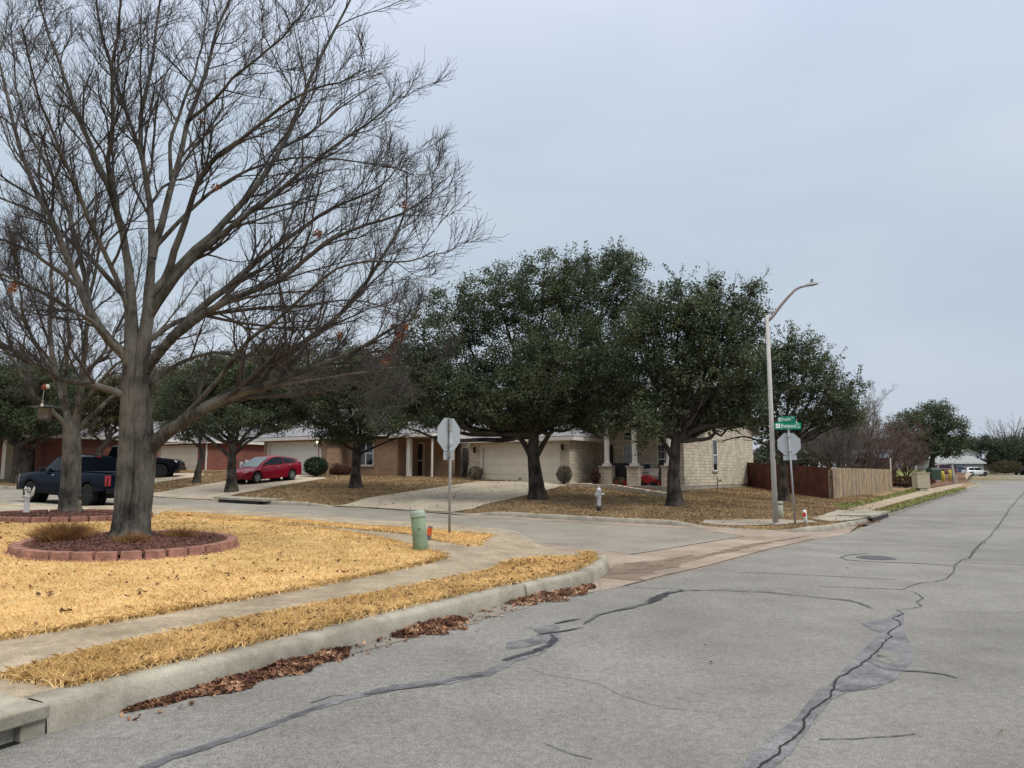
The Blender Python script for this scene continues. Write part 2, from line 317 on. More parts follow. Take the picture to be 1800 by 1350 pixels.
M['tan_lawn'] = ground_mat('tan_lawn', [(.12, .080, .045), (.23, .158, .085), (.34, .245, .135)], fine=22, finea=.3, big=.3, biga=.25, bump=1., bscale=40, mid=1.3)
M['green_lawn'] = ground_mat('green_lawn', [(.085, .115, .025), (.14, .16, .042), (.22, .20, .075)], fine=22, finea=.3, big=.5, biga=.2, bump=1., bscale=40, mid=1.1)
M['far_ground'] = ground_mat('far_ground', [(.12, .10, .055), (.17, .14, .075), (.22, .185, .10)], fine=20, finea=.3, big=.1, biga=.25, bump=.6, mid=.7)
M['dirt'] = ground_mat('dirt', [(.09, .045, .028), (.14, .075, .045), (.20, .115, .07)], fine=30, finea=.35, big=1, biga=.2, bump=1., bscale=40, mid=3)
M['mulch'] = ground_mat('mulch', [(.055, .024, .018), (.105, .046, .034), (.165, .078, .058)], fine=45, finea=.55, big=2, biga=.2, bump=1., bscale=35, mid=7)
# ------------------------------------------------------------------ ground, streets, kerbs
def world_of(a, b): return (a*Rv[0]+b*Sv[0], a*Rv[1]+b*Sv[1])    # (r,s) -> x,y
sheet('ground', [(-900, -60), (900, -60), (1200, 1500), (-1200, 1500)], z0, -.06, M['far_ground'], step=3, near=70, coarse=30, edge=40)
road_edge_r = [world_of(r, -7.0) for r in (-40, -10, 0, 20, 60, 100, 150, 190)]
main_poly = [world_of(-40, 6.5), world_of(-5, 6.2)]+[gxy(-420, 1405), gxy(-100, 1345)]+NEAR[:14]
g1 = [gxy(1089, 1031), gxy(1160, 1015), gxy(1240, 997), gxy(1350, 966), gxy(1430, 949), gxy(1490, 937), gxy(1530, 922)]
main_poly = [world_of(-40, 5.8), world_of(-8, 5.6)]+[(p[0]-.25, p[1]+.1) for p in NEAR[:12]]+[gxy(1089, 1031)]+g1[1:]+[(p[0]-.1, p[1]+.1) for p in FAR[20:]]+FAR_END+[(FAR_END[-1][0]-25, FAR_END[-1][1]+8), (FAR_END[-1][0]-12, FAR_END[-1][1]+22), (FAR_END[-1][0]+35, FAR_END[-1][1]+10), world_of(190, -7)]+road_edge_r[::-1]
sheet('main_road', main_poly, z0, 0, M['asphalt'], step=1., near=80, coarse=5, edge=.8)
# gutter and valley gutter of pinkish concrete across the side street's mouth
side_lo = [gxy(1109, 975), gxy(1020, 962), gxy(933, 953), gxy(865, 944)]+SIDE[2:]
side_poly = [gxy(1109, 975), gxy(1200, 960), gxy(1308, 942.5)]+[gxy(1235, 931), gxy(1150, 926), gxy(1050, 921), gxy(940, 914.5), gxy(825, 907)]+[(p[0], p[1]) for p in FAR[:10][::-1]]+[gxy(-500, 838), gxy(-500, 886)]+SIDE[::-1][:-1]+[gxy(865, 944), gxy(933, 953), gxy(1020, 963)]
sheet('side_street', side_poly, z0, 0, M['side_asphalt'], step=.6, edge=.5)
val = [gxy(1020, 963), gxy(1109, 975), gxy(1200, 960), gxy(1308, 942.5), gxy(1235, 931), gxy(1150, 926), gxy(1050, 921), gxy(940, 914.5), gxy(825, 907), gxy(790, 902.5)]
val += FAR[10:21]+[gxy(1490, 938), gxy(1430, 950), gxy(1350, 967.5), gxy(1240, 998.5), gxy(1160, 1016.5), gxy(1089, 1032.5), gxy(1055, 1038), gxy(1010, 1046)]
val += [(p[0]-.2, p[1]+.12) for p in NEAR[:11][::-1][:4]]+[(p[0], p[1]) for p in NEAR[12:]]+[gxy(1000, 974), gxy(930, 962), gxy(933, 952)]
sheet('gutter', [world_of(0, 0)] and val, z0, .004, M['gutter'], step=.35, edge=.3)
for i, (pl, wd) in enumerate((([gxy(1075, 1018), gxy(1120, 1004), gxy(1180, 990), gxy(1250, 975), gxy(1330, 957), gxy(1420, 942)], [.75, .5, .2, .3, .15, .1]),
                              ([gxy(1072, 1008), gxy(1100, 1000), gxy(1160, 987), gxy(1215, 976)], [.5, .6, .25, .05]))):
    ribbon('gutter_stain', pl, wd, z0, .008+.004*i, M['stain'], jag=.03)
ribbon('gutter', [gxy(620, 1150), gxy(700, 1124), gxy(800, 1096), gxy(890, 1069), gxy(950, 1054), gxy(1015, 1042)], [.01, .2, .34, .36, .36, .30], z0, .005, M['gutter_dusty'], jag=.004)
ribbon('gutter_line', [gxy(1109, 975.5), gxy(1200, 960.5), gxy(1308, 943)], .035, z0, .009, M['crack'], jag=.004)
ribbon('gutter_line', [gxy(1098, 1030), gxy(1160, 1014), gxy(1240, 996), gxy(1350, 966), gxy(1430, 948)], .03, z0, .009, M['crack'], jag=.004)
ribbon('gutter_line', [gxy(1109, 975.5), gxy(1020, 962.5), gxy(933, 952.5)], .02, z0, .009, M['stain'])
# the near corner block: concrete base sheet, lawns above it
near_poly = [(p[0]-.2, p[1]+.13) for p in NEAR[:10]]+[(p[0]-.14, p[1]+.05) for p in NEAR[10:15]]+[gxy(1046, 984), gxy(1036, 979), gxy(1000, 973), gxy(933, 955)]+SIDE[1:]+[gxy(-700, 884), world_of(-14, 40), world_of(-14, 6.6), world_of(-4, 6.0)]
near_poly = [(float(a), float(b)) for a, b in near_poly]
sheet('sidewalk', near_poly, Hnear, 0, M['walk'], step=.4, edge=.25)
HL = Hnear
LAWN_LO = [(-500, 1215), (-250, 1170), (0, 1124), (125, 1104), (250, 1084), (350, 1066), (450, 1049), (550, 1031), (650, 1010), (720, 996), (765, 985), (775, 980), (770, 974), (752, 969), (700, 955), (643, 942), (575, 932), (500, 924), (420, 916), (350, 910), (290, 907.5), (205, 906), (120, 905), (0, 904.5), (-200, 903), (-700, 900)]
lawn_poly = [gxy(*p, Hnear) for p in LAWN_LO]+[world_of(-14, 36), world_of(-14, 8.5)]
STRIP_PX = [(14, 1190), (72, 1211), (150, 1194), (250, 1173), (375, 1145), (500, 1115), (600, 1093), (700, 1075), (783, 1059), (840, 1046), (894, 1034), (950, 1023), (1000, 1012), (1035, 1001), (1046, 993), (1040, 986), (1010, 982), (960, 982), (920, 985), (898, 990), (885, 997), (867, 1005), (800, 1019), (700, 1040), (600, 1059), (500, 1079), (375, 1104), (250, 1130), (120, 1160)]
_P = np.array(densify(NEAR, .4, False)); _P[1:-1] = (_P[:-2]+_P[2:]+2*_P[1:-1])/4; _T = np.gradient(_P, axis=0); _T /= np.linalg.norm(_T, axis=1)[:, None]
_Q = _P+np.c_[-_T[:, 1], _T[:, 0]]*.32
STRIP_LO = [tuple(map(float, q)) for q in _Q[1:-1]]
strip_poly = [gxy(14, 1190, Hnear)]+STRIP_LO+[gxy(*p, Hnear) for p in STRIP_PX[15:]]
ISL_PX = [(865, 941), (800, 937), (740, 931), (643, 926), (500, 914), (350, 904), (290, 901), (290, 905), (350, 907), (500, 919), (643, 932), (718, 939), (770, 950), (825, 960), (845, 951)]
isl_poly = [gxy(*p, Hnear) for p in ISL_PX]
sheet('front_lawn', lawn_poly, Hnear, .022, M['gold'], step=.5, edge=.3)
sheet('verge', strip_poly, Hnear, .022, M['gold'], step=.4, edge=.2)
sheet('verge', isl_poly, Hnear, .022, M['gold'], step=.4, edge=.25)
own_drive = [gxy(p[0], p[1], Hnear) for p in ((-300, 889), (60, 891.5), (150, 893), (178, 901), (120, 903), (0, 902), (-300, 900))]
sheet('driveway', own_drive, Hnear, .012, M['drive'], step=.4)
# kerbs
def kerb(name, pl, hb=z0, top=KH, wid=.17, closed=False, mat_=None, topf=None, gap=3.05, side=1, ends=(0, 0)):
    pl = densify(pl, .15, False); P = np.array(pl)
    for _ in range(6): P[1:-1] = (P[:-2]+P[2:]+2*P[1:-1])/4
    T = np.gradient(P, axis=0); T /= np.linalg.norm(T, axis=1)[:, None]; Nn = np.c_[-T[:, 1], T[:, 0]]*side
    seg = np.r_[0, np.cumsum(np.linalg.norm(np.diff(P, axis=0), axis=1))]
    prof = [(0, -.05), (.012, .35), (.03, .80), (.055, .955), (.095, 1.0), (wid, 1.0), (wid, -.1)]
    V = []; n = len(P); hb_ = hb(P[:, 0], P[:, 1]); tp = np.full(n, top) if topf is None else topf(P[:, 0], P[:, 1])
    if ends[0]: tp = tp*np.clip(seg/.7, .02, 1)
    if ends[1]: tp = tp*np.clip((seg[-1]-seg)/.7, .02, 1)
    g = np.abs(((seg+gap/2) % gap)-gap/2); dip = np.where(g < .035, .02, 0.)
    dip[0] = dip[-1] = 0
    for a, b in prof:
        q = P+Nn*(a+dip*(1 if b > 0 else 0))[:, None] if a < wid else P+Nn*a
        V.append(np.c_[q, hb_+b*tp+np.where(b > .9, .004, 0)-dip*(1 if b > .9 else 0)])
    V = np.concatenate(V); k = len(prof); Fc = []
    for j in range(k-1):
        for i in range(n-1): Fc.append((j*n+i, j*n+i+1, (j+1)*n+i+1, (j+1)*n+i) if side > 0 else (j*n+i, (j+1)*n+i, (j+1)*n+i+1, j*n+i+1))
    o = tag(link(name, np_mesh(name, V, Fc, True), mat_ or M['kerb']), kind='structure')
    jo = [i for i in range(1, n-1) if g[i] < .05 and g[i] <= g[i-1] and g[i] <= g[i+1]]
    if jo:
        mb = MB()
        for i in jo:
            t, nn, p = T[i], Nn[i], P[i]; q = []
            for a, b in prof[:-1]:
                for sgn in (-1, 1): q.append((p[0]+nn[0]*(a-.004)+t[0]*.008*sgn, p[1]+nn[1]*(a-.004)+t[1]*.008*sgn, hb_[i]+b*tp[i]+(.009 if b > .9 else 0)))
            mb.add(q, [(2*r, 2*r+1, 2*r+3, 2*r+2) for r in range(len(prof)-2)])
        tag(mb.build('kerb_joint', M['crack']), kind='structure')
    return o
def nose_top(x, y):
    d = segdist(x, y, [gxy(1035, 975), gxy(1048, 980)]); return KN*(.15+.85*smooth(d, .05, 1.1))
kerb('kerb', NEAR, topf=nose_top, wid=.31, ends=(0, 1))
kerb('kerb', SIDE, topf=lambda x, y: KN*(.1+.9*smooth(segdist(x, y, RAMP_N), .6, 2.0))*(.2+.8*smooth(segdist(x, y, [gxy(170, 894), gxy(-300, 888)]), .1, 1.6)), side=-1, ends=(1, 0))
def far_top(x, y): return np.maximum(Hfar(x, y)-z0(x, y)+.002, .012)
far_poly = FAR+FAR_END+[(FAR_END[-1][0]-30, FAR_END[-1][1]+8), (150, 420), (-420, 420), (-420, 30), gxy(-500, 838), gxy(-380, 842)]
far_poly = [(float(a), float(b)) for a, b in far_poly]
_P = np.array(densify(FAR, .5, False)); _P[1:-1] = (_P[:-2]+_P[2:]+2*_P[1:-1])/4; _T = np.gradient(_P, axis=0); _T /= np.linalg.norm(_T, axis=1)[:, None]
yard_poly = [tuple(map(float, q)) for q in _P+np.c_[-_T[:, 1], _T[:, 0]]*.19]+far_poly[len(FAR):]
sheet('yard', yard_poly, Hfar, 0, M['tan_lawn'], step=.7, near=75, coarse=7, edge=.5)
kerb('kerb', FAR, topf=far_top, wid=.2)
# driveways on the far side
def Hf2(x, y):
    return np.where(pip(far_poly, x, y) | (segdist(x, y, FAR) < .05), Hfar(x, y), z0(x, y)-3)
def fg(px, py, off=0.): return gnd(px, py, Hf2, off)
def fp(*pts): return [gxy(a, b, Hf2) for a, b in pts]
DRIVE_A = FAR[7:11]+fp((860, 889), (930, 872), (990, 857))
sheet('driveway', FAR[7:10]+[gxy(795, 902)]+fp((830, 896), (880, 882), (940, 868), (985, 856), (1010, 851), (1000, 847), (840, 847), (780, 856), (700, 868), (640, 878)), Hfar, .03, M['drive'], step=.5, edge=.4)
sheet('driveway', fp((383, 880), (400, 874.5), (440, 865), (480, 857), (540, 847), (575, 841.5), (560, 836), (470, 836), (400, 846), (330, 857), (290, 865), (250, 874)), Hfar, .03, M['drive'], step=.5, edge=.4)
sheet('driveway', fp((190, 869), (230, 858), (280, 848), (345, 838.5), (360, 835), (350, 832.5), (275, 832.5), (215, 839), (100, 852), (30, 860), (80, 864)), Hfar, .03, M['drive'], step=.5, edge=.4)
sheet('path', fp((990, 853), (1045, 852), (1090, 855), (1090, 852), (1045, 849), (1000, 849)), Hfar, .035, M['drive'], step=.4)
# sidewalk and green verges along the main road
sheet('sidewalk', fp((1426, 913), (1473, 897.5), (1531, 900), (1557, 902), (1536, 909), (1500, 915.5), (1460, 918.5)), Hfar, .03, M['concrete'], step=.35, edge=.3)
sheet('sidewalk', fp((1426, 916), (1350, 914), (1240, 915), (1232, 920), (1300, 925), (1380, 923), (1440, 920)), Hfar, .026, M['concrete'], step=.35, edge=.3)
sheet('sidewalk', fp((1486, 897), (1540, 883), (1580, 873), (1625, 861), (1680, 850), (1715, 843.5), (1722, 845.5), (1690, 855), (1640, 867), (1604, 877), (1560, 890), (1528, 899)), Hfar, .026, M['walk'], step=.5, edge=.4)
sheet('verge', fp((1531, 901), (1560, 892), (1604, 879), (1640, 869), (1690, 857), (1700, 859), (1655, 873), (1620, 884.5), (1580, 896), (1557, 903)), Hfar, .022, M['green_lawn'], step=.5, edge=.4)
sheet('verge', fp((1465, 885), (1500, 885), (1540, 876), (1572, 867), (1600, 861), (1640, 856), (1625, 860.5), (1580, 872), (1540, 882), (1486, 896), (1470, 894)), Hfar, .022, M['green_lawn'], step=.5, edge=.4)
sheet('verge', fp((1575, 846), (1610, 846), (1612, 852), (1640, 853), (1650, 847), (1700, 843), (1690, 840), (1575, 838)), Hfar, .05, M['green_lawn'], step=.8, edge=.6)
sheet('dirt_patch', fp((1640, 858), (1700, 848), (1690, 845), (1640, 847), (1625, 852)), Hfar, .07, M['dirt'], step=.8, edge=.6)
# tar, cracks and the manhole
def pxs(*p): return [gxy(a, b) for a, b in p]
def patch(name, px, off, m): return sheet(name, pxs(*px), z0, off, M[m], step=.3, edge=.12)
C1 = [(1729, 951), (1718, 962), (1712, 968), (1704, 982), (1690, 985), (1679, 994), (1676, 1006), (1664, 1018), (1645, 1023), (1618, 1025), (1600, 1031), (1586, 1037), (1606, 1041), (1623, 1052), (1613, 1059), (1620, 1067), (1600, 1071), (1577, 1073), (1589, 1079), (1570, 1087), (1580, 1094), (1584, 1101), (1566, 1108), (1561, 1115), (1568, 1120), (1553, 1130), (1546, 1144), (1532, 1155), (1522, 1162), (1510, 1172), (1492, 1182), (1470, 1196), (1466, 1211), (1456, 1228), (1448, 1237), (1430, 1247), (1411, 1264), (1412, 1279), (1395, 1302), (1372, 1314), (1366, 1328), (1345, 1342), (1325, 1356), (1300, 1385)]
patch('tar_patch', [(1270, 1390), (1300, 1350), (1318, 1328), (1345, 1305), (1400, 1262), (1420, 1235), (1440, 1212), (1455, 1208), (1465, 1195), (1500, 1160), (1530, 1130), (1548, 1113), (1530, 1106), (1513, 1096), (1550, 1090), (1570, 1080), (1590, 1078), (1588, 1110), (1600, 1130), (1606, 1160), (1590, 1176), (1575, 1195), (1540, 1210), (1490, 1217), (1462, 1230), (1440, 1255), (1415, 1290), (1390, 1325), (1360, 1350), (1330, 1390)], .004, 'tar_worn')
patch('tar_patch', [(1545, 1142), (1560, 1146), (1580, 1150), (1582, 1162), (1560, 1168), (1540, 1160)], .006, 'asphalt')
patch('tar_patch', [(1466, 1213), (1490, 1205), (1530, 1206), (1552, 1203), (1520, 1212), (1480, 1217)], .008, 'tar_mid')
ribbon('crack', pxs(*C1), [.016, .016, .014, .013, .012, .012, .014, .015], z0, .010, M['crack'], step=.035, jag=.008)
ribbon('tar_line', pxs((1676, 994), (1600, 990), (1540, 988), (1490, 985), (1478, 980), (1490, 976), (1525, 973)), [.04, .05, .06, .05, .03], z0, .006, M['tar_mid'], jag=.004)
ribbon('tar_line', pxs((1522, 1162), (1553, 1176), (1575, 1179), (1620, 1181), (1660, 1186), (1684, 1193)), [.04, .05, .03, .04, .02], z0, .006, M['tar_mid'], jag=.004)
ribbon('crack', pxs((1703, 981), (1720, 962), (1733, 950), (1745, 937), (1753, 927), (1768, 906), (1773, 897), (1787, 880), (1800, 866), (1822, 852)), [.03, .05, .06, .06, .07], z0, .006, M['tar_mid'], step=.1, jag=.02)
for pl, wd, mm in (([(1300, 957), (1400, 955), (1500, 956), (1600, 959), (1700, 964)], .03, 'tar_worn'), ([(1586, 1037), (1500, 1033), (1440, 1031)], .025, 'tar_mid'),
               ([(1300, 1007), (1380, 1009), (1480, 1014), (1575, 1019)], .03, 'tar_worn'), ([(1440, 1301), (1500, 1300), (1560, 1296), (1610, 1291)], .012, 'tar_mid'),
               ([(925, 1172), (960, 1187), (1010, 1194), (1055, 1204), (1090, 1222), (1130, 1236), (1180, 1246), (1260, 1254)], .0055, 'tar_mid'),
               ([(1090, 1031), (1150, 1034), (1230, 1038)], .02, 'tar_mid'), ([(1700, 990), (1760, 992), (1830, 994)], .03, 'tar_mid'), ([(1560, 905), (1640, 905), (1720, 908)], .05, 'tar_worn'), ([(960, 1310), (1000, 1325), (1040, 1336)], .009, 'tar_mid'),
               ([(1640, 1075), (1700, 1076), (1800, 1078), (1840, 1080)], .012, 'tar_worn')):
    ribbon('crack', pxs(*pl), wd, z0, .007, M[mm], step=.05, jag=.007)
for k, (pl, wd, mm) in enumerate((([(225, 1362), (290, 1332), (340, 1314), (400, 1300), (450, 1283), (500, 1265), (560, 1243), (610, 1228), (700, 1208), (800, 1196), (860, 1183), (900, 1162), (950, 1143), (985, 1120)], [.05, .075, .09, .085, .09, .11, .13, .15, .13, .11, .14, .17, .10, .06], 'tar_worn'),
                   ([(225, 1365), (300, 1334), (360, 1314), (450, 1285), (530, 1255), (580, 1237)], [.07, .10, .075, .06, .045, .02], 'tar_mid'),
                   ([(548, 1236), (580, 1224), (605, 1222)], [.02, .03, .01], 'tar_mid'),
                   ([(640, 1221), (700, 1212), (760, 1204), (810, 1192), (850, 1188)], [.03, .05, .07, .08, .04], 'tar_mid'),
                   ([(886, 1162), (905, 1156), (940, 1146), (965, 1135), (976, 1124), (968, 1116)], [.06, .085, .075, .08, .07, .02], 'tar'),
                   ([(948, 1116), (985, 1111), (1026, 1104)], [.03, .045, .01], 'tar'), ([(975, 1097), (1000, 1092), (1025, 1088)], [.03, .05, .01], 'tar'),
                   ([(1026, 1098), (1050, 1082), (1080, 1075), (1110, 1069), (1140, 1060), (1160, 1050), (1175, 1043), (1200, 1039)], [.02, .05, .05, .06, .08, .16, .09, .06], 'tar_mid'),
                   ([(1140, 1062), (1158, 1051), (1170, 1045), (1178, 1041)], [.03, .15, .12, .03], 'tar'),
                   ([(1195, 1039), (1260, 1038), (1350, 1042), (1420, 1049), (1490, 1056), (1510, 1060), (1533, 1070)], [.05, .04, .035, .04, .04, .05, .02], 'tar_mid'))):
    ribbon('tar_line', pxs(*pl), wd, z0, .004+.0012*k, M[mm], step=.06, jag=.006)
patch('tar_patch', [(927, 1102), (950, 1100), (975, 1098), (985, 1104), (970, 1110), (985, 1115), (980, 1124), (930, 1137), (890, 1143), (890, 1130), (930, 1123), (948, 1114)], .0035, 'tar_worn')
for pl, wd in (([(1130, 1128), (1170, 1118), (1215, 1100)], .02),): pass
mh = MB(); p = gnd(1540, 981); mh.lathe([(.36, .0), (.36, .006), (.33, .012), (.0, .012)], 28)
mh.lathe([(.28, .012), (.28, .016), (.24, .016), (.24, .012)], 28, cap=False)
o = mh.build('manhole_cover', mat('iron', (.085, .085, .09), .6, .3, noise=(30, .4))); o.location = (p.x, p.y, p.z)
tag(o, 'round iron manhole cover in the asphalt inside a tar loop', 'manhole cover')
# ------------------------------------------------------------------ trees
M['bark'] = bark_mat('bark', (.040, .038, .034), (.138, .129, .112), 12, 1.)
M['bark_dark'] = bark_mat('bark_dark', (.022, .019, .017), (.085, .072, .060), 9, .8)
M['twig'] = mat('twig', (.060, .053, .052), .9, noise=(1.5, .45), col2=(.05, .043, .04))
M['twig_red'] = mat('twig_red', (.13, .085, .075), .9, noise=(1., .4))
M['twig_grey'] = mat('twig_grey', (.13, .115, .105), .9, noise=(1., .4))
M['oak_leaf'] = leaf_mat('oak_leaf', (.016, .031, .020), (.118, .142, .066))
M['oak_leaf_b'] = leaf_mat('oak_leaf_b', (.02, .034, .022), (.105, .128, .058))
M['brown_leaf'] = leaf_mat('brown_leaf', (.035, .036, .018), (.135, .11, .055))
M['far_leaf'] = leaf_mat('far_leaf', (.028, .04, .028), (.088, .105, .06), clump=.5)
M['dead_leaf'] = leaf_mat('dead_leaf', (.12, .035, .015), (.36, .14, .06), clump=3)
def resample(P, n):
    P = np.asarray(P, float); d = np.r_[0, np.cumsum(np.linalg.norm(np.diff(P, axis=0), axis=1))]; t = np.linspace(0, d[-1], n)
    # catmull-like smoothing through linear resample + relaxation
    Q = np.c_[[np.interp(t, d, P[:, i]) for i in range(P.shape[1])]].T
    for _ in range(2): Q[1:-1] = (Q[:-2]+Q[2:]+2*Q[1:-1])/4
    return Q
def tubes(B, R, k=3):
    """B (N,n,3) polylines, R (N,n) radii -> verts, faces"""
    N_, n, _ = B.shape; T = np.gradient(B, axis=1); T /= np.linalg.norm(T, axis=2)[..., None]+1e-9
    m = T.mean(1); ref = np.where(np.abs(m[:, 2:3]) < .8, [[0, 0, 1.]], [[1., 0, 0]])[:, None, :]
    U = np.cross(T, ref); U /= np.linalg.norm(U, axis=2)[..., None]+1e-9; W = np.cross(T, U)
    a = np.arange(k)*2*pi/k
    V = B[:, :, None]+(U[:, :, None]*np.cos(a)[None, None, :, None]+W[:, :, None]*np.sin(a)[None, None, :, None])*R[:, :, None, None]
    V = V.reshape(-1, 3); b = (np.arange(N_)[:, None, None]*n+np.arange(n-1)[None, :, None])*k; i = np.arange(k)[None, None, :]; j = (i+1) % k
    Fc = np.stack([b+i, b+j, b+k+j, b+k+i], -1).reshape(-1, 4); return V, Fc
def merge(parts):
    Vs, Fs, o = [], [], 0
    for V, Fc in parts: Vs.append(V); Fs.append(Fc+o); o += len(V)
    return np.concatenate(Vs), np.concatenate(Fs)
def spawn(B, R, m, lr, ang, rng, t0=.25, up=.15, n=5, rr=.55, rmin=.003, Lmin=.15, taper=.6, plane=None):
    """children of polylines B: m each"""
    N_, k, _ = B.shape; Ls = np.linalg.norm(np.diff(B, axis=1), axis=2).sum(1)
    t = t0+(1-t0)*(np.tile((np.arange(m)+.5)/m, (N_, 1))+rng.uniform(-.5/m, .5/m, (N_, m))); t = np.clip(t, 0, .999)
    f = t*(k-1); i = f.astype(int); u = (f-i)[..., None]; r_ = np.arange(N_)[:, None]
    P = B[r_, i]*(1-u)+B[r_, i+1]*u; T = B[r_, i+1]-B[r_, i]; T /= np.linalg.norm(T, axis=2)[..., None]+1e-9
    rad = (R[r_, i]*(1-u[..., 0])+R[r_, i+1]*u[..., 0])
    Q = rng.normal(0, 1, T.shape); Q -= T*(Q*T).sum(2)[..., None]; Q /= np.linalg.norm(Q, axis=2)[..., None]
    a = rng.uniform(ang[0], ang[1], (N_, m))[..., None]; D = T*np.cos(a)+Q*np.sin(a); D[..., 2] += up; D /= np.linalg.norm(D, axis=2)[..., None]
    ln = np.maximum(Lmin, Ls[:, None]*lr*(1-taper*t)*rng.uniform(.6, 1.25, (N_, m)))
    P = P.reshape(-1, 3); D = D.reshape(-1, 3); ln = ln.ravel(); rad = rad.ravel()
    out = [P]; st = ln/(n-1)
    for s in range(n-1):
        D = D+rng.normal(0, .13, D.shape); D[:, 2] += up*.35; D /= np.linalg.norm(D, axis=1)[:, None]; out.append(out[-1]+D*st[:, None])
    C = np.stack(out, 1); r0 = np.maximum(rmin, np.minimum(rad*rr*rng.uniform(.7, 1.1, rad.shape), ln*.03+.002))
    Rr = r0[:, None]*np.linspace(1, .35, n)[None]; return C, np.maximum(Rr, rmin*.7)
def leaves(C, rad, per, size, rng, flat=.75, orient=.5):
    """C (N,3) clump centres -> rhombic leaf faces"""
    N_ = len(C); rad = np.broadcast_to(rad, (N_,)); c = np.repeat(C, per, 0); d = rng.normal(0, 1, c.shape); d /= np.linalg.norm(d, axis=1)[:, None]
    rr = np.repeat(rad, per)*rng.uniform(0, 1, len(c))**.5; d2 = d*rr[:, None]; d2[:, 2] *= flat; P = c+d2
    nrm = d*orient+rng.normal(0, .6, c.shape)+np.array([0, 0, .35]); nrm /= np.linalg.norm(nrm, axis=1)[:, None]
    u = np.cross(nrm, rng.normal(0, 1, c.shape)); u /= np.linalg.norm(u, axis=1)[:, None]; v = np.cross(nrm, u)
    s = size*rng.uniform(.6, 1.3, len(c))[:, None]; V = np.stack([P-u*s*.5, P-v*s*.28, P+u*s*.5, P+v*s*.28+nrm*s*.1], 1).reshape(-1, 3)
    return V, np.arange(len(V)).reshape(-1, 4)
def rough_tube(P, R, n, k, rng, amp=.07, twist=.0):
    P = resample(np.c_[P, R], n); R = P[:, 3]; V, Fc = tubes(P[None, :, :3], R[None], k)
    V = V.reshape(n, k, 3); a = np.arange(k)*2*pi/k; 
    g = 1+amp*(np.sin(3*a+1)[None]*.5+np.sin(5*a+2+np.linspace(0, 2, n)[:, None])*.5)+rng.normal(0, amp*.35, (n, k))
    V = P[:, None, :3]+(V-P[:, None, :3])*g[..., None]; return V.reshape(-1, 3), Fc
def to_local(V, base): return V-np.array(base)[None]

def guided_bare_tree(base, D, trunks, limbs, seed, label, group, m=(15, 9, 6, 0), lr=(.36, .64, .74, .55), k1=6, scale=1., upd=.5):
    """limbs: (list of (px,py), depth shift at the tip, r0, r1), all at distance D of the trunk"""
    rng = np.random.default_rng(seed); root = empty('bare_tree', base, 0, label, 'tree', group)
    T = []
    for pts, rads in trunks:
        P = [tuple(at(a, b, D+(c[0] if c else 0))) for a, b, *c in pts]; T.append(rough_tube(np.array(P), np.array(rads), 26, 20, rng, .06))
    Ls = []; Rs = []; SP = [resample(np.array([tuple(at(a, b, D+(c[0] if c else 0))) for a, b, *c in pts]), 40) for pts, _ in trunks[:2]]
    for pts, dd, r0, r1 in limbs:
        n = len(pts); P = np.array([tuple(at(a, b, D+dd*(i/(n-1))**1.2)) for i, (a, b) in enumerate(pts)])
        S_ = np.concatenate(SP); k_ = np.linalg.norm((S_-P[0])*np.array((1, .25, 1)), axis=1).argmin(); sh = S_[k_]-P[0]
        P = P+sh[None]*np.clip(1-np.arange(n)/(.45*n), 0, 1)[:, None]**1.5; SP.append(resample(P, 40))
        Q = resample(P, 22); Q[2:] += np.cumsum(rng.normal(0, .012*scale, (20, 3)), 0); Ls.append(Q); Rs.append((r0+(r1-r0)*np.linspace(0, 1, 22)**.6)*.84)
        T.append(tubes(Q[None], np.array(Rs[-1])[None], 8))
    rb = trunks[0][1][1]*(1.6 if len(trunks) > 1 else 1.05)
    for k_ in range(8):
        a_ = 2*pi*k_/8+rng.uniform(-.25, .25); c_ = np.array(base); d_ = np.array((cos(a_), sin(a_)*.8, 0)); ln = rng.uniform(1.25, 1.7)*rb
        Pr = np.array([c_+d_*rb*.45+np.array((0, 0, .42)), c_+d_*rb*.72+np.array((0, 0, .2)), c_+d_*rb*1.0+np.array((0, 0, .09)), c_+d_*ln+np.array((0, 0, .02)), c_+d_*(ln+.25)+np.array((0, 0, -.06))]); T.append(tubes(resample(Pr, 9)[None], np.interp(np.linspace(0, 1, 9), [0, .5, 1], [rb*.36, rb*.3, .02])[None], 9))
    V, Fc = merge(T); link('trunk', np_mesh('trunk', to_local(V, base), Fc, True), M['bark'], root)
    B = np.array(Ls); R = np.array(Rs); C1, R1 = spawn(B, R, m[0], lr[0], (.35, .95), rng, t0=.18, up=.16*upd*2, n=8, rr=.55, rmin=.008)
    C2, R2 = spawn(C1, R1, m[1], lr[1], (.3, .85), rng, t0=.15, up=.16*upd*2, n=6, rr=.6, rmin=.005)
    C3, R3 = spawn(C2, R2, m[2], lr[2], (.3, .85), rng, t0=.15, up=.14*upd*2, n=5, rr=.6, rmin=.004, Lmin=.28)
    Cf, Rf = spawn(B[:, 12:], R[:, 12:], 9, .35, (.3, 1.0), rng, t0=.1, up=.1, n=5, rr=.3, rmin=.004)
    parts = [tubes(C1, R1, k1), tubes(C2, R2, 4), tubes(C3, R3, 3), tubes(Cf, Rf, 3)]
    if m[3]:
        C4, R4 = spawn(C3, R3, m[3], .5, (.4, 1.), rng, t0=.25, up=.1, n=4, rr=.7, rmin=.0035, Lmin=.12); parts.append(tubes(C4, R4, 3))
    V, Fc = merge(parts); link('crown', np_mesh('crown', to_local(V, base), Fc, True), M['twig'], root)
    return root, C3, rng

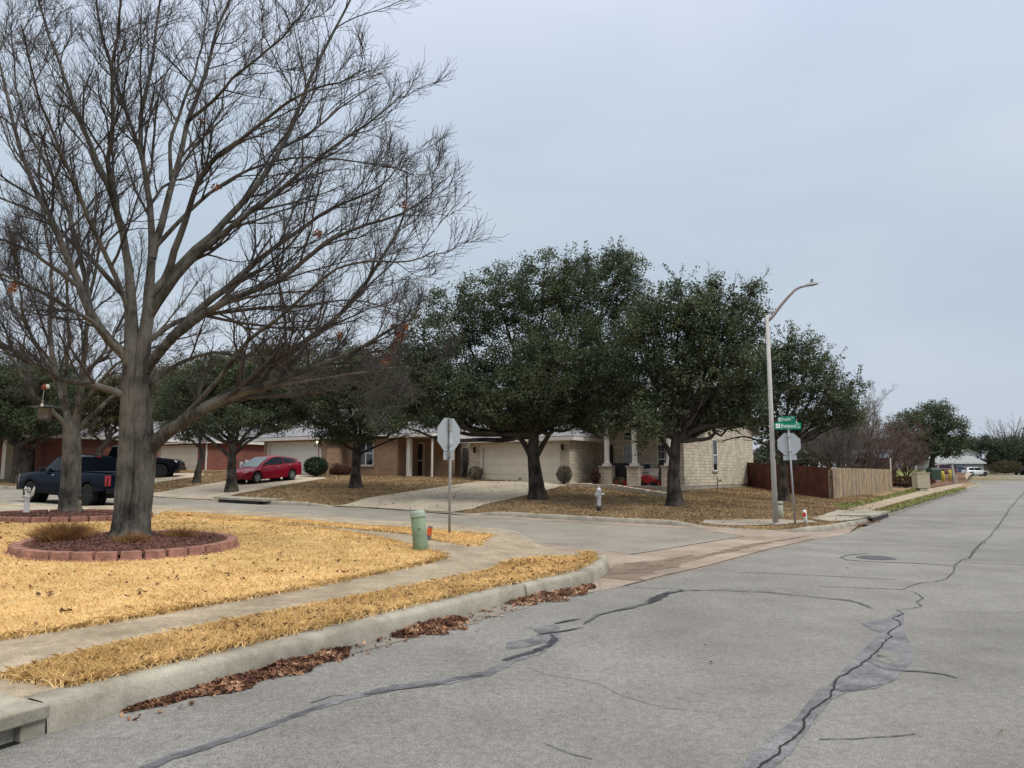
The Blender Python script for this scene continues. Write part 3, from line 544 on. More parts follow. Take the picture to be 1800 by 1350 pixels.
BT = gnd(230, 956, Hnear); BT = Vector((BT.x, BT.y, BT.z)); DB = BT.y
trunks = [([(212, 966), (216, 935), (219, 900), (222, 850), (226, 800), (229, 750), (232, 700), (234, 650), (233, 610), (231, 560), (229, 500)], [.26, .19, .18, .175, .18, .18, .18, .17, .14, .11, .09]),
          ([(244, 966), (244, 935), (247, 900), (254, 850), (257, 800), (252, 750), (247, 700), (246, 650), (253, 610), (260, 560), (263, 500)], [.25, .185, .175, .175, .18, .165, .16, .155, .13, .11, .09]),
          ([(230, 964, .05), (231, 945, .10), (233, 920, .16), (238, 870, .2), (243, 800, .15)], [.25, .20, .17, .15, .13])]
LB = [([(262, 790), (285, 762), (320, 742), (365, 715), (410, 695), (460, 678), (525, 663), (580, 640), (626, 622), (692, 582), (745, 560)], -1.0, .20, .02),
      ([(330, 738), (370, 705), (440, 672), (500, 628), (560, 590), (620, 540), (651, 496), (690, 430), (720, 378), (722, 300)], .8, .13, .015),
      ([(370, 714), (430, 695), (500, 680), (563, 668), (664, 652), (715, 650), (750, 655)], -2.2, .07, .01),
      ([(250, 660), (285, 610), (330, 570), (400, 525), (450, 508), (513, 481), (558, 436), (611, 405), (680, 385), (730, 368), (760, 345), (775, 320)], -1.5, .14, .012),
      ([(300, 595), (350, 540), (400, 505), (470, 440), (540, 395), (600, 350), (660, 330), (680, 315), (700, 285), (712, 262)], .6, .12, .012),
      ([(262, 560), (300, 500), (345, 450), (400, 405), (460, 355), (530, 300), (600, 240), (640, 220), (700, 160)], -.8, .12, .012),
      ([(265, 520), (310, 470), (360, 425), (410, 370), (450, 340), (475, 290), (510, 230), (525, 180), (560, 90), (610, 0), (640, -60)], 1.4, .12, .02),
      ([(268, 470), (300, 410), (330, 345), (350, 300), (390, 265), (450, 230), (500, 185), (540, 160), (600, 145), (645, 120)], -2.2, .10, .012),
      ([(264, 500), (270, 430), (265, 350), (258, 300), (245, 240), (255, 180), (270, 110), (278, 40), (292, -40)], .5, .11, .02),
      ([(258, 320), (240, 240), (215, 175), (185, 90), (170, 20), (165, -50)], -1.2, .065, .02),
      ([(266, 460), (285, 380), (305, 300), (332, 200), (355, 150), (375, 70), (400, 10), (430, -60)], 1.6, .10, .02),
      ([(305, 300), (300, 240), (320, 180), (345, 120), (360, 60), (362, -30)], 2.6, .055, .015),
      ([(335, 200), (400, 150), (450, 100), (500, 60), (540, 10), (560, -50)], -1.8, .05, .012),
      ([(230, 500), (222, 420), (205, 350), (170, 270), (135, 190), (110, 110), (85, 50), (60, -30)], .9, .11, .02),
      ([(222, 400), (195, 345), (190, 280), (200, 200), (195, 120), (215, 40), (225, -40)], -2.4, .08, .015),
      ([(232, 640), (190, 600), (160, 555), (140, 505), (115, 450), (95, 400), (60, 330), (25, 240), (0, 130), (-20, 60)], -.6, .14, .02),
      ([(140, 505), (105, 480), (60, 450), (20, 430), (-40, 420), (-90, 380)], -2.2, .06, .015),
      ([(165, 560), (140, 440), (120, 360), (85, 290), (50, 230), (30, 140), (20, 40)], 2.2, .075, .015),
      ([(232, 700), (195, 690), (150, 680), (110, 665), (60, 640), (0, 600), (-60, 570), (-130, 560)], -1.8, .095, .02),
      ([(224, 620), (175, 575), (120, 545), (60, 510), (0, 485), (-60, 470)], -2.8, .075, .015),
      ([(228, 540), (180, 480), (120, 420), (60, 370), (0, 350), (-60, 300)], 1.8, .08, .015),
      ([(232, 560), (200, 470), (160, 400), (130, 330), (90, 240), (60, 150), (40, 50)], -3.2, .075, .015),
      ([(300, 735), (350, 690), (400, 640), (440, 590), (500, 560), (560, 500), (620, 470), (690, 470), (735, 475), (765, 450)], -3., .075, .012),
      ([(255, 600), (310, 560), (380, 545), (450, 540), (540, 530), (620, 520), (680, 535), (720, 548)], 2.6, .07, .012),
      ([(262, 690), (320, 640), (380, 620), (450, 640), (540, 655), (610, 665), (660, 682), (700, 700)], 2.0, .06, .010),
      ([(262, 440), (340, 360), (420, 300), (520, 270), (600, 280), (690, 290), (710, 300), (740, 315)], 2.8, .06, .012)]
big_tree, TW, rg = guided_bare_tree(BT, DB, trunks, LB, 11, 'huge bare tree with a forked grooved trunk in the larger ring of red blocks', 'leafless trees')
# a few clusters of dead leaves still hanging on the big tree
cl = [tuple(at(px, py, DB-1+.5*random.random())) for px, py in ((700, 585), (706, 592), (694, 575), (700, 600), (680, 625), (684, 632), (676, 640), (690, 612), (712, 575), (25, 500), (22, 510), (355, 215), (560, 410), (708, 360), (380, 330), (598, 590))]
V, Fc = leaves(np.array(cl), .09, 34, .07, rg); link('dead_leaves', np_mesh('dead_leaves', to_local(V, BT), Fc), M['dead_leaf'], big_tree)

B2 = gnd(122, 908, Hnear); D2_ = B2.y
t2 = [([(122, 912), (123, 895), (125, 850), (127, 800), (127, 770), (125, 740)], [.33, .27, .245, .235, .22, .20])]
L2 = [([(125, 770), (118, 730), (108, 690), (95, 640), (85, 590), (95, 530), (90, 460), (80, 400), (70, 330)], .8, .15, .02),
      ([(127, 775), (135, 735), (140, 690), (142, 640), (150, 590), (148, 530), (165, 470), (175, 400), (190, 330)], -1., .15, .02),
      ([(125, 765), (105, 735), (85, 715), (60, 690), (30, 640), (0, 600), (-40, 570)], -1.5, .10, .02),
      ([(130, 760), (150, 740), (175, 715), (205, 690), (230, 650), (260, 600), (300, 560), (340, 500)], 1.5, .09, .02),
      ([(108, 690), (80, 640), (50, 590), (20, 540), (-10, 470)], 2., .08, .02), ([(140, 690), (170, 640), (200, 590), (235, 520), (250, 440)], 2., .08, .02),
      ([(118, 720), (112, 660), (118, 600), (112, 530), (120, 450), (118, 360)], -2.5, .08, .02),
      ([(130, 735), (165, 690), (200, 640), (240, 620), (300, 600), (350, 590)], -2.5, .07, .02), ([(95, 640), (60, 600), (40, 540), (35, 470), (20, 400)], -2.5, .06, .02)]
guided_bare_tree(Vector(B2), D2_, t2, L2, 21, 'bare tree in the farther ring of red blocks, a figurine either side of its trunk', 'leafless trees', m=(12, 8, 6, 0), scale=1.3)

def auto_bare(px, py, D, h, spread, seed, label, hf=Hfar, matw='twig_grey', n0=9, r0=.16, m=(9, 7, 6), trunk_h=.25, base=None, name='bare_tree', lean=0., cat='tree', group='leafless trees'):
    rng = np.random.default_rng(seed); p = at(px, py, D); x, y = p.x, p.y; z = float(hf(np.array([x]), np.array([y]))[0]); b = np.array((x, y, z-.05))
    root = empty(name, tuple(b), 0, label, cat, group)
    top = b+np.array((lean, 0, h*trunk_h)); T = [rough_tube(np.array([b, b+(top-b)*.5, top]), np.array([r0*1.25, r0, r0*.9]), 10, 10, rng, .05)] if trunk_h > .05 else []
    Ls = []; Rs = []
    for i in range(n0):
        a = 2*pi*(i+rng.uniform(-.3, .3))/n0; e = rng.uniform(.55, 1.35); q = [top-(top-b)*rng.uniform(0, .25)]
        L_ = np.hypot(spread*cos(e), (h*(1-trunk_h))*sin(e)); d = np.array((cos(a)*cos(e), sin(a)*cos(e), sin(e)))
        for s in range(9): d = d+rng.normal(0, .10, 3)+np.array((0, 0, .05)); d /= np.linalg.norm(d); q.append(q[-1]+d*L_/9)
        Ls.append(q); Rs.append(r0*.55*np.linspace(1, .15, 10))
    B = np.array(Ls); R = np.array(Rs); T.append(tubes(B, R, 6)); V, Fc = merge(T); link('trunk', np_mesh('trunk', V-b, Fc, True), M['bark_dark' if matw != 'twig_grey' else 'bark'], root)
    C1, R1 = spawn(B, R, m[0], .42, (.35, .9), rng, t0=.15, up=.12, n=6, rmin=.01); C2, R2 = spawn(C1, R1, m[1], .5, (.4, 1.), rng, t0=.1, up=.1, n=5, rmin=.009)
    C3, R3 = spawn(C2, R2, m[2], .55, (.4, 1.), rng, t0=.2, up=.08, n=4, rmin=.008, Lmin=.25)
    V, Fc = merge([tubes(C1, R1, 4), tubes(C2, R2, 3), tubes(C3, R3, 3)]); link('crown', np_mesh('crown', V-b, Fc), M[matw], root); return root
CRAPE = 'bare crape myrtles beyond the fence'
auto_bare(55, 800, 46, 12, 6, 3, 'bare tree behind the far left lawn, its crown rising above the roofs', n0=12, r0=.2)
auto_bare(250, 800, 72, 12, 7, 4, 'pale bare tree standing behind the red brick house', n0=12, r0=.2)
auto_bare(1478, 823, 56, 7.2, 4.8, 5, 'spreading grey bare tree just behind the dark stained fence', n0=16, r0=.14, trunk_h=.1, m=(10, 8, 7))
auto_bare(1520, 830, 66, 6.4, 4.4, 6, 'bare crape myrtle above the middle of the pale weathered fence', n0=14, r0=.1, trunk_h=.08, matw='twig_red', m=(10, 8, 7), group=CRAPE)
auto_bare(1560, 832, 74, 7.2, 4.6, 7, 'bare crape myrtle above the far end of the pale weathered fence', n0=14, r0=.1, trunk_h=.08, matw='twig_red', m=(10, 8, 7), group=CRAPE)
auto_bare(1592, 838, 82, 4.6, 3.6, 8, 'low reddish bare crape myrtle left of the tan utility cabinet', n0=14, r0=.08, trunk_h=.06, matw='twig_red', m=(10, 8, 6), group=CRAPE)
auto_bare(1500, 830, 80, 11.5, 5.0, 9, 'tall pale bare tree rising behind the crape myrtles', n0=12, r0=.13, trunk_h=.12)
auto_bare(1775, 822, 185, 14.5, 9, 12, 'bare tree standing above the oaks at the far end of the road', n0=13, r0=.3, trunk_h=.3, m=(8, 6, 4))
auto_bare(610, 830, 66, 11.5, 8.5, 14, 'brownish bare tree rising behind the tan brick house', n0=14, r0=.2, matw='twig_red', m=(10, 7, 6))
auto_bare(430, 830, 70, 11, 8, 15, 'brownish bare tree rising between the red and the tan brick house', n0=14, r0=.2, matw='twig_red', m=(10, 7, 6))

def oak(px, py, blobs, seed, label, D=None, base=None, trunk=None, r=.26, limbs=(), lm='oak_leaf', dens=1., size=.11, cr=.42, per=56, group='live oaks', name='live_oak', hf=Hfar, forks=(), fill=.5, wisps=0, thick=1., cat='tree'):
    rng = np.random.default_rng(seed)
    if D is None: g = fg(px, py); D = g.y
    else: g = at(px, py, D); g.z = float(hf(np.array([g.x]), np.array([g.y]))[0])
    b = np.array(tuple(g))-np.array((0, 0, .06)); mpp = D/F
    root = empty(name, tuple(b), 0, label, cat, group); T = []
    tp = trunk or [(px, py-1.5*F/D), (px+2, py-2.6*F/D)]
    P = [b]+[np.array(tuple(at(a, c, D))) for a, c in tp]; n = len(P); rads = [r*1.45, r*1.05]+[r*(1-.35*i/(n-1)) for i in range(2, n+1)]
    P = [P[0], P[0]+(P[1]-P[0])*.22]+P[1:]; T.append(rough_tube(np.array(P), np.array(rads[:len(P)]), 18, 14, rng, .07)); hub = P[-1]
    BL = []
    for bx, by, rx, ry, *dd in blobs:
        c = np.array(tuple(at(bx, by, D+(dd[0] if dd else rng.uniform(-1.5, 1.5)*thick)))); BL.append((c, np.array((rx*mpp, rx*mpp*thick, ry*mpp))))
    Ls = []; Rs = []
    for c, e in BL:
        t = rng.uniform(.0, .35); st = P[-1]*(1-t)+P[-2]*t; mid = (st+c)/2+np.array((0, 0, -.15*np.linalg.norm(c-st)))*np.sign(c[2]-st[2]+.5)+rng.normal(0, .2, 3)
        u = np.linspace(0, 1, 12)[:, None]; Q = (1-u)**2*st+2*u*(1-u)*mid+u**2*c; Q[1:-1] += rng.normal(0, .05, (10, 3)); Ls.append(Q); Rs.append(r*.36*np.linspace(1, .2, 12))
    for pts, r0, r1 in limbs:
        Q = resample(np.array([tuple(at(a, c, D+(q[0] if q else 0))) for a, c, *q in pts]), 12); Ls.append(Q); Rs.append(np.linspace(r0, r1, 12))
    if limbs:
        C1, R1 = spawn(np.array(Ls)[-len(limbs):, 3:], np.array(Rs)[-len(limbs):, 3:], 7, .5, (.3, .9), rng, t0=.2, up=.05, n=6, rr=.5, rmin=.008); C2, R2 = spawn(C1, R1, 6, .55, (.3, .9), rng, t0=.2, up=.05, n=5, rmin=.006, Lmin=.3); T += [tubes(C1, R1, 4), tubes(C2, R2, 3)]
    T.append(tubes(np.array(Ls), np.array(Rs), 7)); CL = []; CR = []
    for c, e in BL:
        area = (e[0]*e[1]+e[0]*e[2]+e[1]*e[2])/3; nc = int(max(8, dens*area*48/(cr/.42)**2)); d = rng.normal(0, 1, (nc, 3)); d /= np.linalg.norm(d, axis=1)[:, None]
        q = c+d*e*(rng.uniform(fill, 1.08, (nc, 1))); CL.append(q); CR.append(rng.uniform(.6, 1.25, nc)*cr)
    C = np.concatenate(CL); CR = np.concatenate(CR); A = np.array(Ls); R = np.array(Rs)
    # thin branches from limbs to the clumps
    nb = len(C); S = A[:, 3:].reshape(-1, 3); sub = rng.permutation(nb)[:min(nb, 420)]
    dist = np.linalg.norm(C[sub][:, None]-S[None], axis=2); j = dist.argmin(1); st = S[j]; u = np.linspace(0, 1, 6)[None, :, None]
    Bq = st[:, None]*(1-u)+C[sub][:, None]*u; Bq[:, 1:-1] += rng.normal(0, .07, (len(sub), 4, 3)); Rq = .035*np.linspace(1, .3, 6)[None]*rng.uniform(.5, 1.2, (len(sub), 1)); T.append(tubes(Bq, Rq, 4))
    if wisps:
        W, Rw = spawn(Bq[rng.permutation(len(Bq))[:wisps]], Rq[:wisps], 4, .9, (.2, .8), rng, t0=.6, up=.25, n=6, rmin=.008, Lmin=.9); T.append(tubes(W, Rw, 3))
        wc = W[:, 2:].reshape(-1, 3); C = np.concatenate([C, wc]); CR = np.concatenate([CR, np.full(len(wc), .13)])
    V, Fc = merge(T); link('trunk', np_mesh('trunk', V-b, Fc, True), M['bark_dark'], root)
    big = CR > .2; V1 = leaves(C[big], CR[big], per, size, rng); Ps = [V1]
    if (~big).any(): Ps.append(leaves(C[~big], CR[~big], 7, size*.9, rng))
    V, Fc = merge(Ps); link('crown', np_mesh('crown', V-b, Fc), M[lm], root); return root
oak(945, 878, [(800, 560, 62, 62), (745, 600, 52, 60), (870, 520, 62, 58), (955, 500, 70, 55), (1010, 520, 60, 60), (1080, 500, 62, 62), (1105, 560, 45, 60), (900, 600, 85, 75), (1000, 610, 85, 70), (1060, 620, 70, 60), (790, 650, 75, 60),
               (720, 665, 55, 50), (860, 680, 80, 45), (940, 690, 90, 40), (1020, 690, 70, 48), (760, 715, 70, 38), (830, 725, 60, 26), (1080, 680, 60, 55), (700, 715, 45, 32), (890, 735, 50, 18), (985, 735, 45, 18), (1030, 475, 30, 30), (1092, 468, 44, 38), (800, 690, 70, 40), (700, 690, 50, 40), (960, 650, 80, 60), (770, 735, 40, 22), (690, 740, 34, 20), (900, 720, 70, 28), (1010, 725, 60, 26), (870, 745, 36, 14), (1050, 735, 50, 26), (945, 725, 40, 20)], 31,
    'largest live oak, dense dark round crown, standing before the limestone house garage', trunk=[(940, 830), (936, 790), (940, 755)], r=.36, limbs=[([(932, 800), (920, 775), (900, 755), (870, 740), (845, 732)], .13, .05), ([(944, 800), (955, 780), (968, 760), (975, 740)], .13, .06)], dens=1.3, wisps=70, thick=1.15, size=.10)
oak(1187, 890, [(1150, 560, 45, 50), (1200, 545, 60, 48), (1260, 560, 60, 55), (1310, 590, 42, 50), (1130, 630, 55, 50), (1200, 630, 70, 55), (1270, 640, 70, 55), (1320, 660, 42, 45), (1110, 700, 55, 38), (1180, 700, 60, 40), (1250, 705, 65, 32), (1085, 735, 45, 34), (1135, 748, 40, 38), (1125, 580, 40, 45), (1142, 548, 36, 40), (1265, 742, 50, 18), (1315, 735, 38, 20), (1180, 660, 60, 50), (1230, 600, 60, 50), (1200, 735, 50, 26), (1255, 728, 50, 24), (1075, 655, 45, 50), (1160, 715, 50, 34), (1310, 690, 45, 34), (1310, 710, 42, 26), (1290, 540, 30, 30), (1240, 520, 28, 26), (1322, 512, 24, 20), (1336, 540, 20, 26), (1262, 503, 22, 16), (1190, 510, 30, 20)], 32,
    'live oak with one long limb reaching right, in front of the stone porch', trunk=[(1183, 840), (1186, 790), (1188, 765)], r=.30, limbs=[([(1190, 775), (1215, 755), (1245, 745), (1290, 748), (1340, 742), (1385, 738)], .15, .06), ([(1180, 800), (1168, 780), (1155, 765)], .12, .06), ([(1195, 720), (1245, 620), (1285, 555), (1318, 515), (1338, 488)], .06, .012), ([(1190, 720), (1200, 620), (1225, 550), (1250, 500)], .06, .012)], dens=.9, wisps=70, fill=.3, per=56)
oak(1378, 882, [(1385, 610, 38, 34), (1420, 620, 34, 32), (1400, 670, 60, 48), (1450, 690, 52, 42), (1490, 700, 40, 32), (1360, 700, 45, 50), (1420, 735, 50, 22), (1345, 640, 35, 40), (1500, 735, 28, 18), (1350, 750, 34, 22), (1440, 650, 40, 34), (1370, 655, 50, 50), (1460, 735, 40, 18), (1330, 690, 40, 44)], 33,
    'thin crowned live oak behind the street lamp, in front of the dark fence', trunk=[(1376, 840), (1378, 800), (1372, 780)], r=.25, limbs=[([(1374, 800), (1400, 770), (1440, 740), (1490, 722)], .09, .03), ([(1372, 800), (1345, 780), (1310, 765), (1270, 775)], .07, .02)], dens=.62, wisps=80, fill=.3, per=50)
oak(625, 858, [(600, 650, 55, 50), (660, 660, 60, 50), (550, 680, 55, 45), (700, 690, 50, 45), (610, 710, 70, 42), (670, 720, 55, 35), (555, 730, 45, 28), (625, 760, 50, 20), (510, 710, 40, 35), (580, 762, 35, 15), (735, 720, 30, 28)], 34,
    'medium live oak on the tan brick house lawn, in front of its window', trunk=[(625, 830), (627, 790), (629, 770)], r=.30, limbs=[([(628, 800), (660, 785), (690, 772), (720, 765)], .07, .03), ([(620, 790), (600, 778), (585, 770)], .08, .04)], dens=1.1, thick=.9)
oak(407, 865, [(380, 660, 55, 45), (440, 660, 50, 45), (400, 700, 65, 40), (460, 705, 50, 40), (345, 700, 45, 38), (420, 740, 60, 24), (360, 740, 40, 22), (490, 740, 30, 24), (310, 690, 35, 35)], 35,
    'live oak with spreading forks beside the red hatchback', trunk=[(407, 830), (408, 800), (410, 780)], r=.27, limbs=[([(407, 805), (390, 790), (365, 770), (340, 760)], .10, .05), ([(410, 800), (430, 780), (455, 765), (475, 755)], .09, .04)], dens=1.1, thick=.9, lm='oak_leaf_b')
oak(345, 850, [(330, 690, 50, 40), (300, 720, 40, 32), (360, 730, 40, 28), (330, 755, 40, 18)], 36, 'slim leaning live oak beside the red brick garage', trunk=[(350, 820), (358, 800), (352, 785)], r=.20, dens=1.1, lm='oak_leaf_b')
oak(40, 838, [(20, 690, 60, 45), (70, 690, 50, 45), (-40, 700, 60, 50), (110, 725, 45, 30), (40, 735, 60, 30), (10, 660, 50, 30), (-20, 750, 50, 26), (70, 745, 60, 24), (130, 700, 40, 34), (90, 665, 50, 30)], 37, 'thick trunked live oak at the far left in front of the brick porch', D=43, trunk=[(38, 815), (36, 795), (34, 782)], r=.48, limbs=[([(36, 800), (60, 785), (85, 768), (100, 755)], .14, .06)], dens=1.1, lm='oak_leaf_b')
oak(190, 845, [(180, 715, 50, 38), (225, 730, 45, 32), (150, 745, 40, 22), (240, 690, 40, 35), (200, 680, 40, 30)], 38, 'live oak whose crooked limb shows between the two bare trunks', trunk=[(172, 815), (175, 790), (190, 775)], r=.26, dens=1.1, lm='brown_leaf', limbs=[([(175, 795), (190, 775), (215, 765), (240, 757)], .12, .08)])
BG = 'trees rising behind the houses'
for i, (px, D, bl, lab) in enumerate(((470, 64, [(420, 660, 60, 50), (480, 645, 60, 50), (540, 655, 60, 50), (450, 710, 70, 45), (510, 720, 60, 40), (575, 700, 50, 40)], 'dull olive tree behind the gap between the red and tan brick houses'),
                      (300, 74, [(250, 690, 60, 50), (310, 670, 60, 50), (360, 680, 50, 50), (290, 735, 60, 40), (370, 740, 50, 35)], 'dull olive tree behind the roof of the red brick house'),
                      (690, 62, [(640, 650, 50, 50), (700, 660, 55, 50), (740, 690, 45, 45), (670, 700, 60, 45), (600, 690, 50, 40)], 'dull olive tree behind the roof of the tan brick house'),
                      (90, 70, [(30, 690, 70, 50), (100, 700, 60, 45), (160, 705, 50, 45), (-50, 690, 70, 50), (100, 745, 70, 35), (-20, 745, 70, 35), (190, 750, 50, 30)], 'dull olive tree behind the house at the far left'))):
    oak(px, 825, bl, 50+i, lab, D=D, r=.3, lm='brown_leaf', size=.17, cr=.7, per=60, dens=1.5, group=BG, name='background_tree', fill=.3)
FG = 'trees along the far end of the road'
oak(1640, 845, [(1600, 750, 32, 30), (1640, 735, 34, 30), (1665, 755, 28, 30), (1620, 780, 42, 22), (1655, 785, 38, 20), (1575, 770, 22, 22), (1690, 775, 16, 16)], 61, 'round dense live oak rising behind the tan utility cabinet', D=98, trunk=[(1636, 830), (1638, 815), (1640, 800)], r=.5, lm='oak_leaf', size=.24, cr=.9, per=60, dens=1.6, group=FG)
for i, (px, py, D, bl, lab) in enumerate(((1725, 832, 165, [(1705, 785, 20, 16), (1725, 780, 18, 16), (1700, 800, 18, 10)], 'small live oak above the white wagon roof'),
                      (1762, 834, 160, [(1745, 790, 20, 20), (1770, 785, 22, 22), (1760, 808, 26, 14)], 'live oak right of the far brick house'),
                      (1800, 834, 165, [(1790, 790, 22, 22), (1820, 780, 30, 28), (1805, 810, 26, 14), (1850, 790, 30, 30)], 'live oak at the right edge of the photo'),
                      (1590, 830, 130, [(1560, 790, 26, 18), (1590, 780, 24, 18), (1610, 800, 22, 14)], 'live oak behind the low crape myrtle'),
                      (1480, 830, 105, [(1440, 770, 28, 24), (1470, 795, 40, 20), (1530, 805, 35, 14), (1480, 765, 30, 22), (1515, 780, 28, 20), (1550, 790, 22, 16)], 'live oak behind the crape myrtles'),
                      (1400, 826, 70, [(1400, 778, 34, 24), (1400, 805, 60, 18), (1340, 800, 30, 20), (1440, 790, 34, 18), (1365, 780, 30, 20)], 'live oak behind the dark stained fence'))):
    oak(px, py, bl, 70+i, lab, D=D, r=.35, lm='far_leaf', size=.3, cr=1.1, per=60, dens=1.8, group=FG, hf=Hfar, fill=.3)
# ------------------------------------------------------------------ houses
M['limestone'] = brick_mat('limestone', (.60, .525, .415), (.44, .385, .30), (.38, .335, .265), .36, .165, .012, .9, var=.2)
M['tan_brick'] = brick_mat('tan_brick', (.36, .23, .145), (.27, .165, .105), (.33, .27, .21), .22, .075, .010, .6, var=.16)
M['red_brick'] = brick_mat('red_brick', (.24, .068, .045), (.16, .048, .036), (.23, .17, .14), .22, .075, .009, .6, var=.18)
M['shingle'] = brick_mat('shingle', (.25, .25, .27), (.19, .19, .21), (.15, .15, .165), .32, .16, .012, .4, var=.12)
M['shingle_brown'] = brick_mat('shingle_brown', (.16, .10, .085), (.12, .08, .07), (.08, .055, .05), .32, .16, .012, .4, var=.12)
M['white'] = mat('white_trim', (.62, .60, .56), .55, noise=(2, .06)); M['cream'] = mat('cream_trim', (.52, .46, .36), .6, noise=(2, .07))
M['door_cream'] = mat('door_cream', (.68, .63, .53), .5, noise=(1.5, .05)); M['door_white'] = mat('door_white', (.66, .66, .64), .5, noise=(1.5, .05))
M['glass'] = mat('glass', (.012, .018, .026), .08, 0, .8, noise=(1.2, .6)); M['screen'] = mat('screen', (.035, .03, .028), .5, noise=(3, .3))
M['footing'] = mat('footing', (.30, .275, .235), .9, noise=(1.2, .16), bump=(20, .3)); M['dark'] = mat('dark_wood', (.03, .022, .018), .6)
M['black'] = mat('black_metal', (.018, .018, .02), .5, .2); M['steel'] = mat('galvanised', (.30, .31, .32), .55, .2, noise=(12, .12))
M['lit'] = bpy.data.materials.new('lit_bulb'); M['lit'].use_nodes = True; _b = M['lit'].node_tree.nodes['Principled BSDF']; _b.inputs['Emission Color'].default_value = (1, .8, .5, 1); _b.inputs['Emission Strength'].default_value = 2.5
ROT = -atan2(.545, .838)
class Frame:
    def __init__(s, x, y, z, name, label, rot=ROT, cat='house', group=None):
        s.o = np.array((x, y)); s.ex = np.array((cos(rot), sin(rot))); s.ey = np.array((-sin(rot), cos(rot))); s.z = z
        s.root = empty(name, (x, y, z), rot, label, cat, group)
    def lx(s, px, y=0.):      # local x where the plane "y" is seen at pixel column px
        r = (px-CX)/F*(1.0)
        # camera columns: X/Y = r / (cP) for points near the horizon
        r = r/cP; p = s.o+s.ey*y; return float((r*p[1]-p[0])/(s.ex[0]-r*s.ex[1]))
    def w(s, x, y, z=0.): p = s.o+s.ex*x+s.ey*y; return Vector((p[0], p[1], s.z+z))
    def zat(s, x, y, py):     # local z that shows at row py
        p = s.w(x, y); a, b, c = ray(CX, py); return CAMH+c/b*p.y-s.z
def gdoor(fr, x0, x1, y, h, m, parent, rows=4, cols=4):
    mb = MB(); mb.box(x0, x1, y+.14, y+.20, 0, h)
    rh = h/rows
    for r in range(rows):
        mb.box(x0+.01, x1-.01, y+.128, y+.142, r*rh+.015, (r+1)*rh-.015)
        for c in range(cols):
            cw = (x1-x0)/cols; mb.box(x0+c*cw+.12, x0+(c+1)*cw-.12, y+.116, y+.13, r*rh+.09, (r+1)*rh-.09)
    d = mb.build('garage_door', m, parent, bev=.004); h_ = MB(); h_.cbox(((x0+x1)/2, y+.10, .35), (.16, .04, .03)); h_.build('handle', M['black'], d)
    f = MB(); f.box(x0-.10, x0, y-.012, y+.2, 0, h+.10); f.box(x1, x1+.10, y-.012, y+.2, 0, h+.10); f.box(x0, x1, y-.012, y+.2, h, h+.10); f.build('door_frame', M['white'], parent)
def window(x0, x1, y, z0_, z1, parent, mull=1, grid=(0, 0), frm='white', side=None, sill=True, glass='glass'):
    """a window on a wall facing -y (or +x if side is the x of the wall; then x0..x1 run along y)"""
    def B(mb, a0, a1, d0, d1, c0, c1):
        if side is None: mb.box(a0, a1, y-d1, y-d0, c0, c1)
        else: mb.box(side+d0, side+d1, a0, a1, c0, c1)
    f = MB(); t = .055
    for a in ((x0, x0+t, z0_, z1), (x1-t, x1, z0_, z1), (x0+t, x1-t, z0_, z0_+t), (x0+t, x1-t, z1-t, z1), (x0+t, x1-t, (z0_+z1)/2-.025, (z0_+z1)/2+.025)): B(f, a[0], a[1], .0, .05, a[2], a[3])
    for i in range(1, mull): xm = x0+(x1-x0)*i/mull; B(f, xm-.04, xm+.04, .002, .055, z0_+t, z1-t)
    for i in range(1, grid[0]): xm = x0+(x1-x0)*i/grid[0]; B(f, xm-.01, xm+.01, .0, .035, (z0_+z1)/2+.025, z1-t)
    for i in range(1, grid[1]): zm = (z0_+z1)/2+(z1-(z0_+z1)/2)*i/grid[1]; B(f, x0+t, x1-t, .0, .034, zm-.01, zm+.01)
    w_ = f.build('window', M[frm], parent); g = MB(); B(g, x0+.01, x1-.01, .004, .022, z0_+.01, z1-.01); g.build('pane', M[glass], w_)
    if sill: s = MB(); B(s, x0-.06, x1+.06, .0, .09, z0_-.08, z0_-.003); s.build('sill', M['footing'], w_)
    return w_
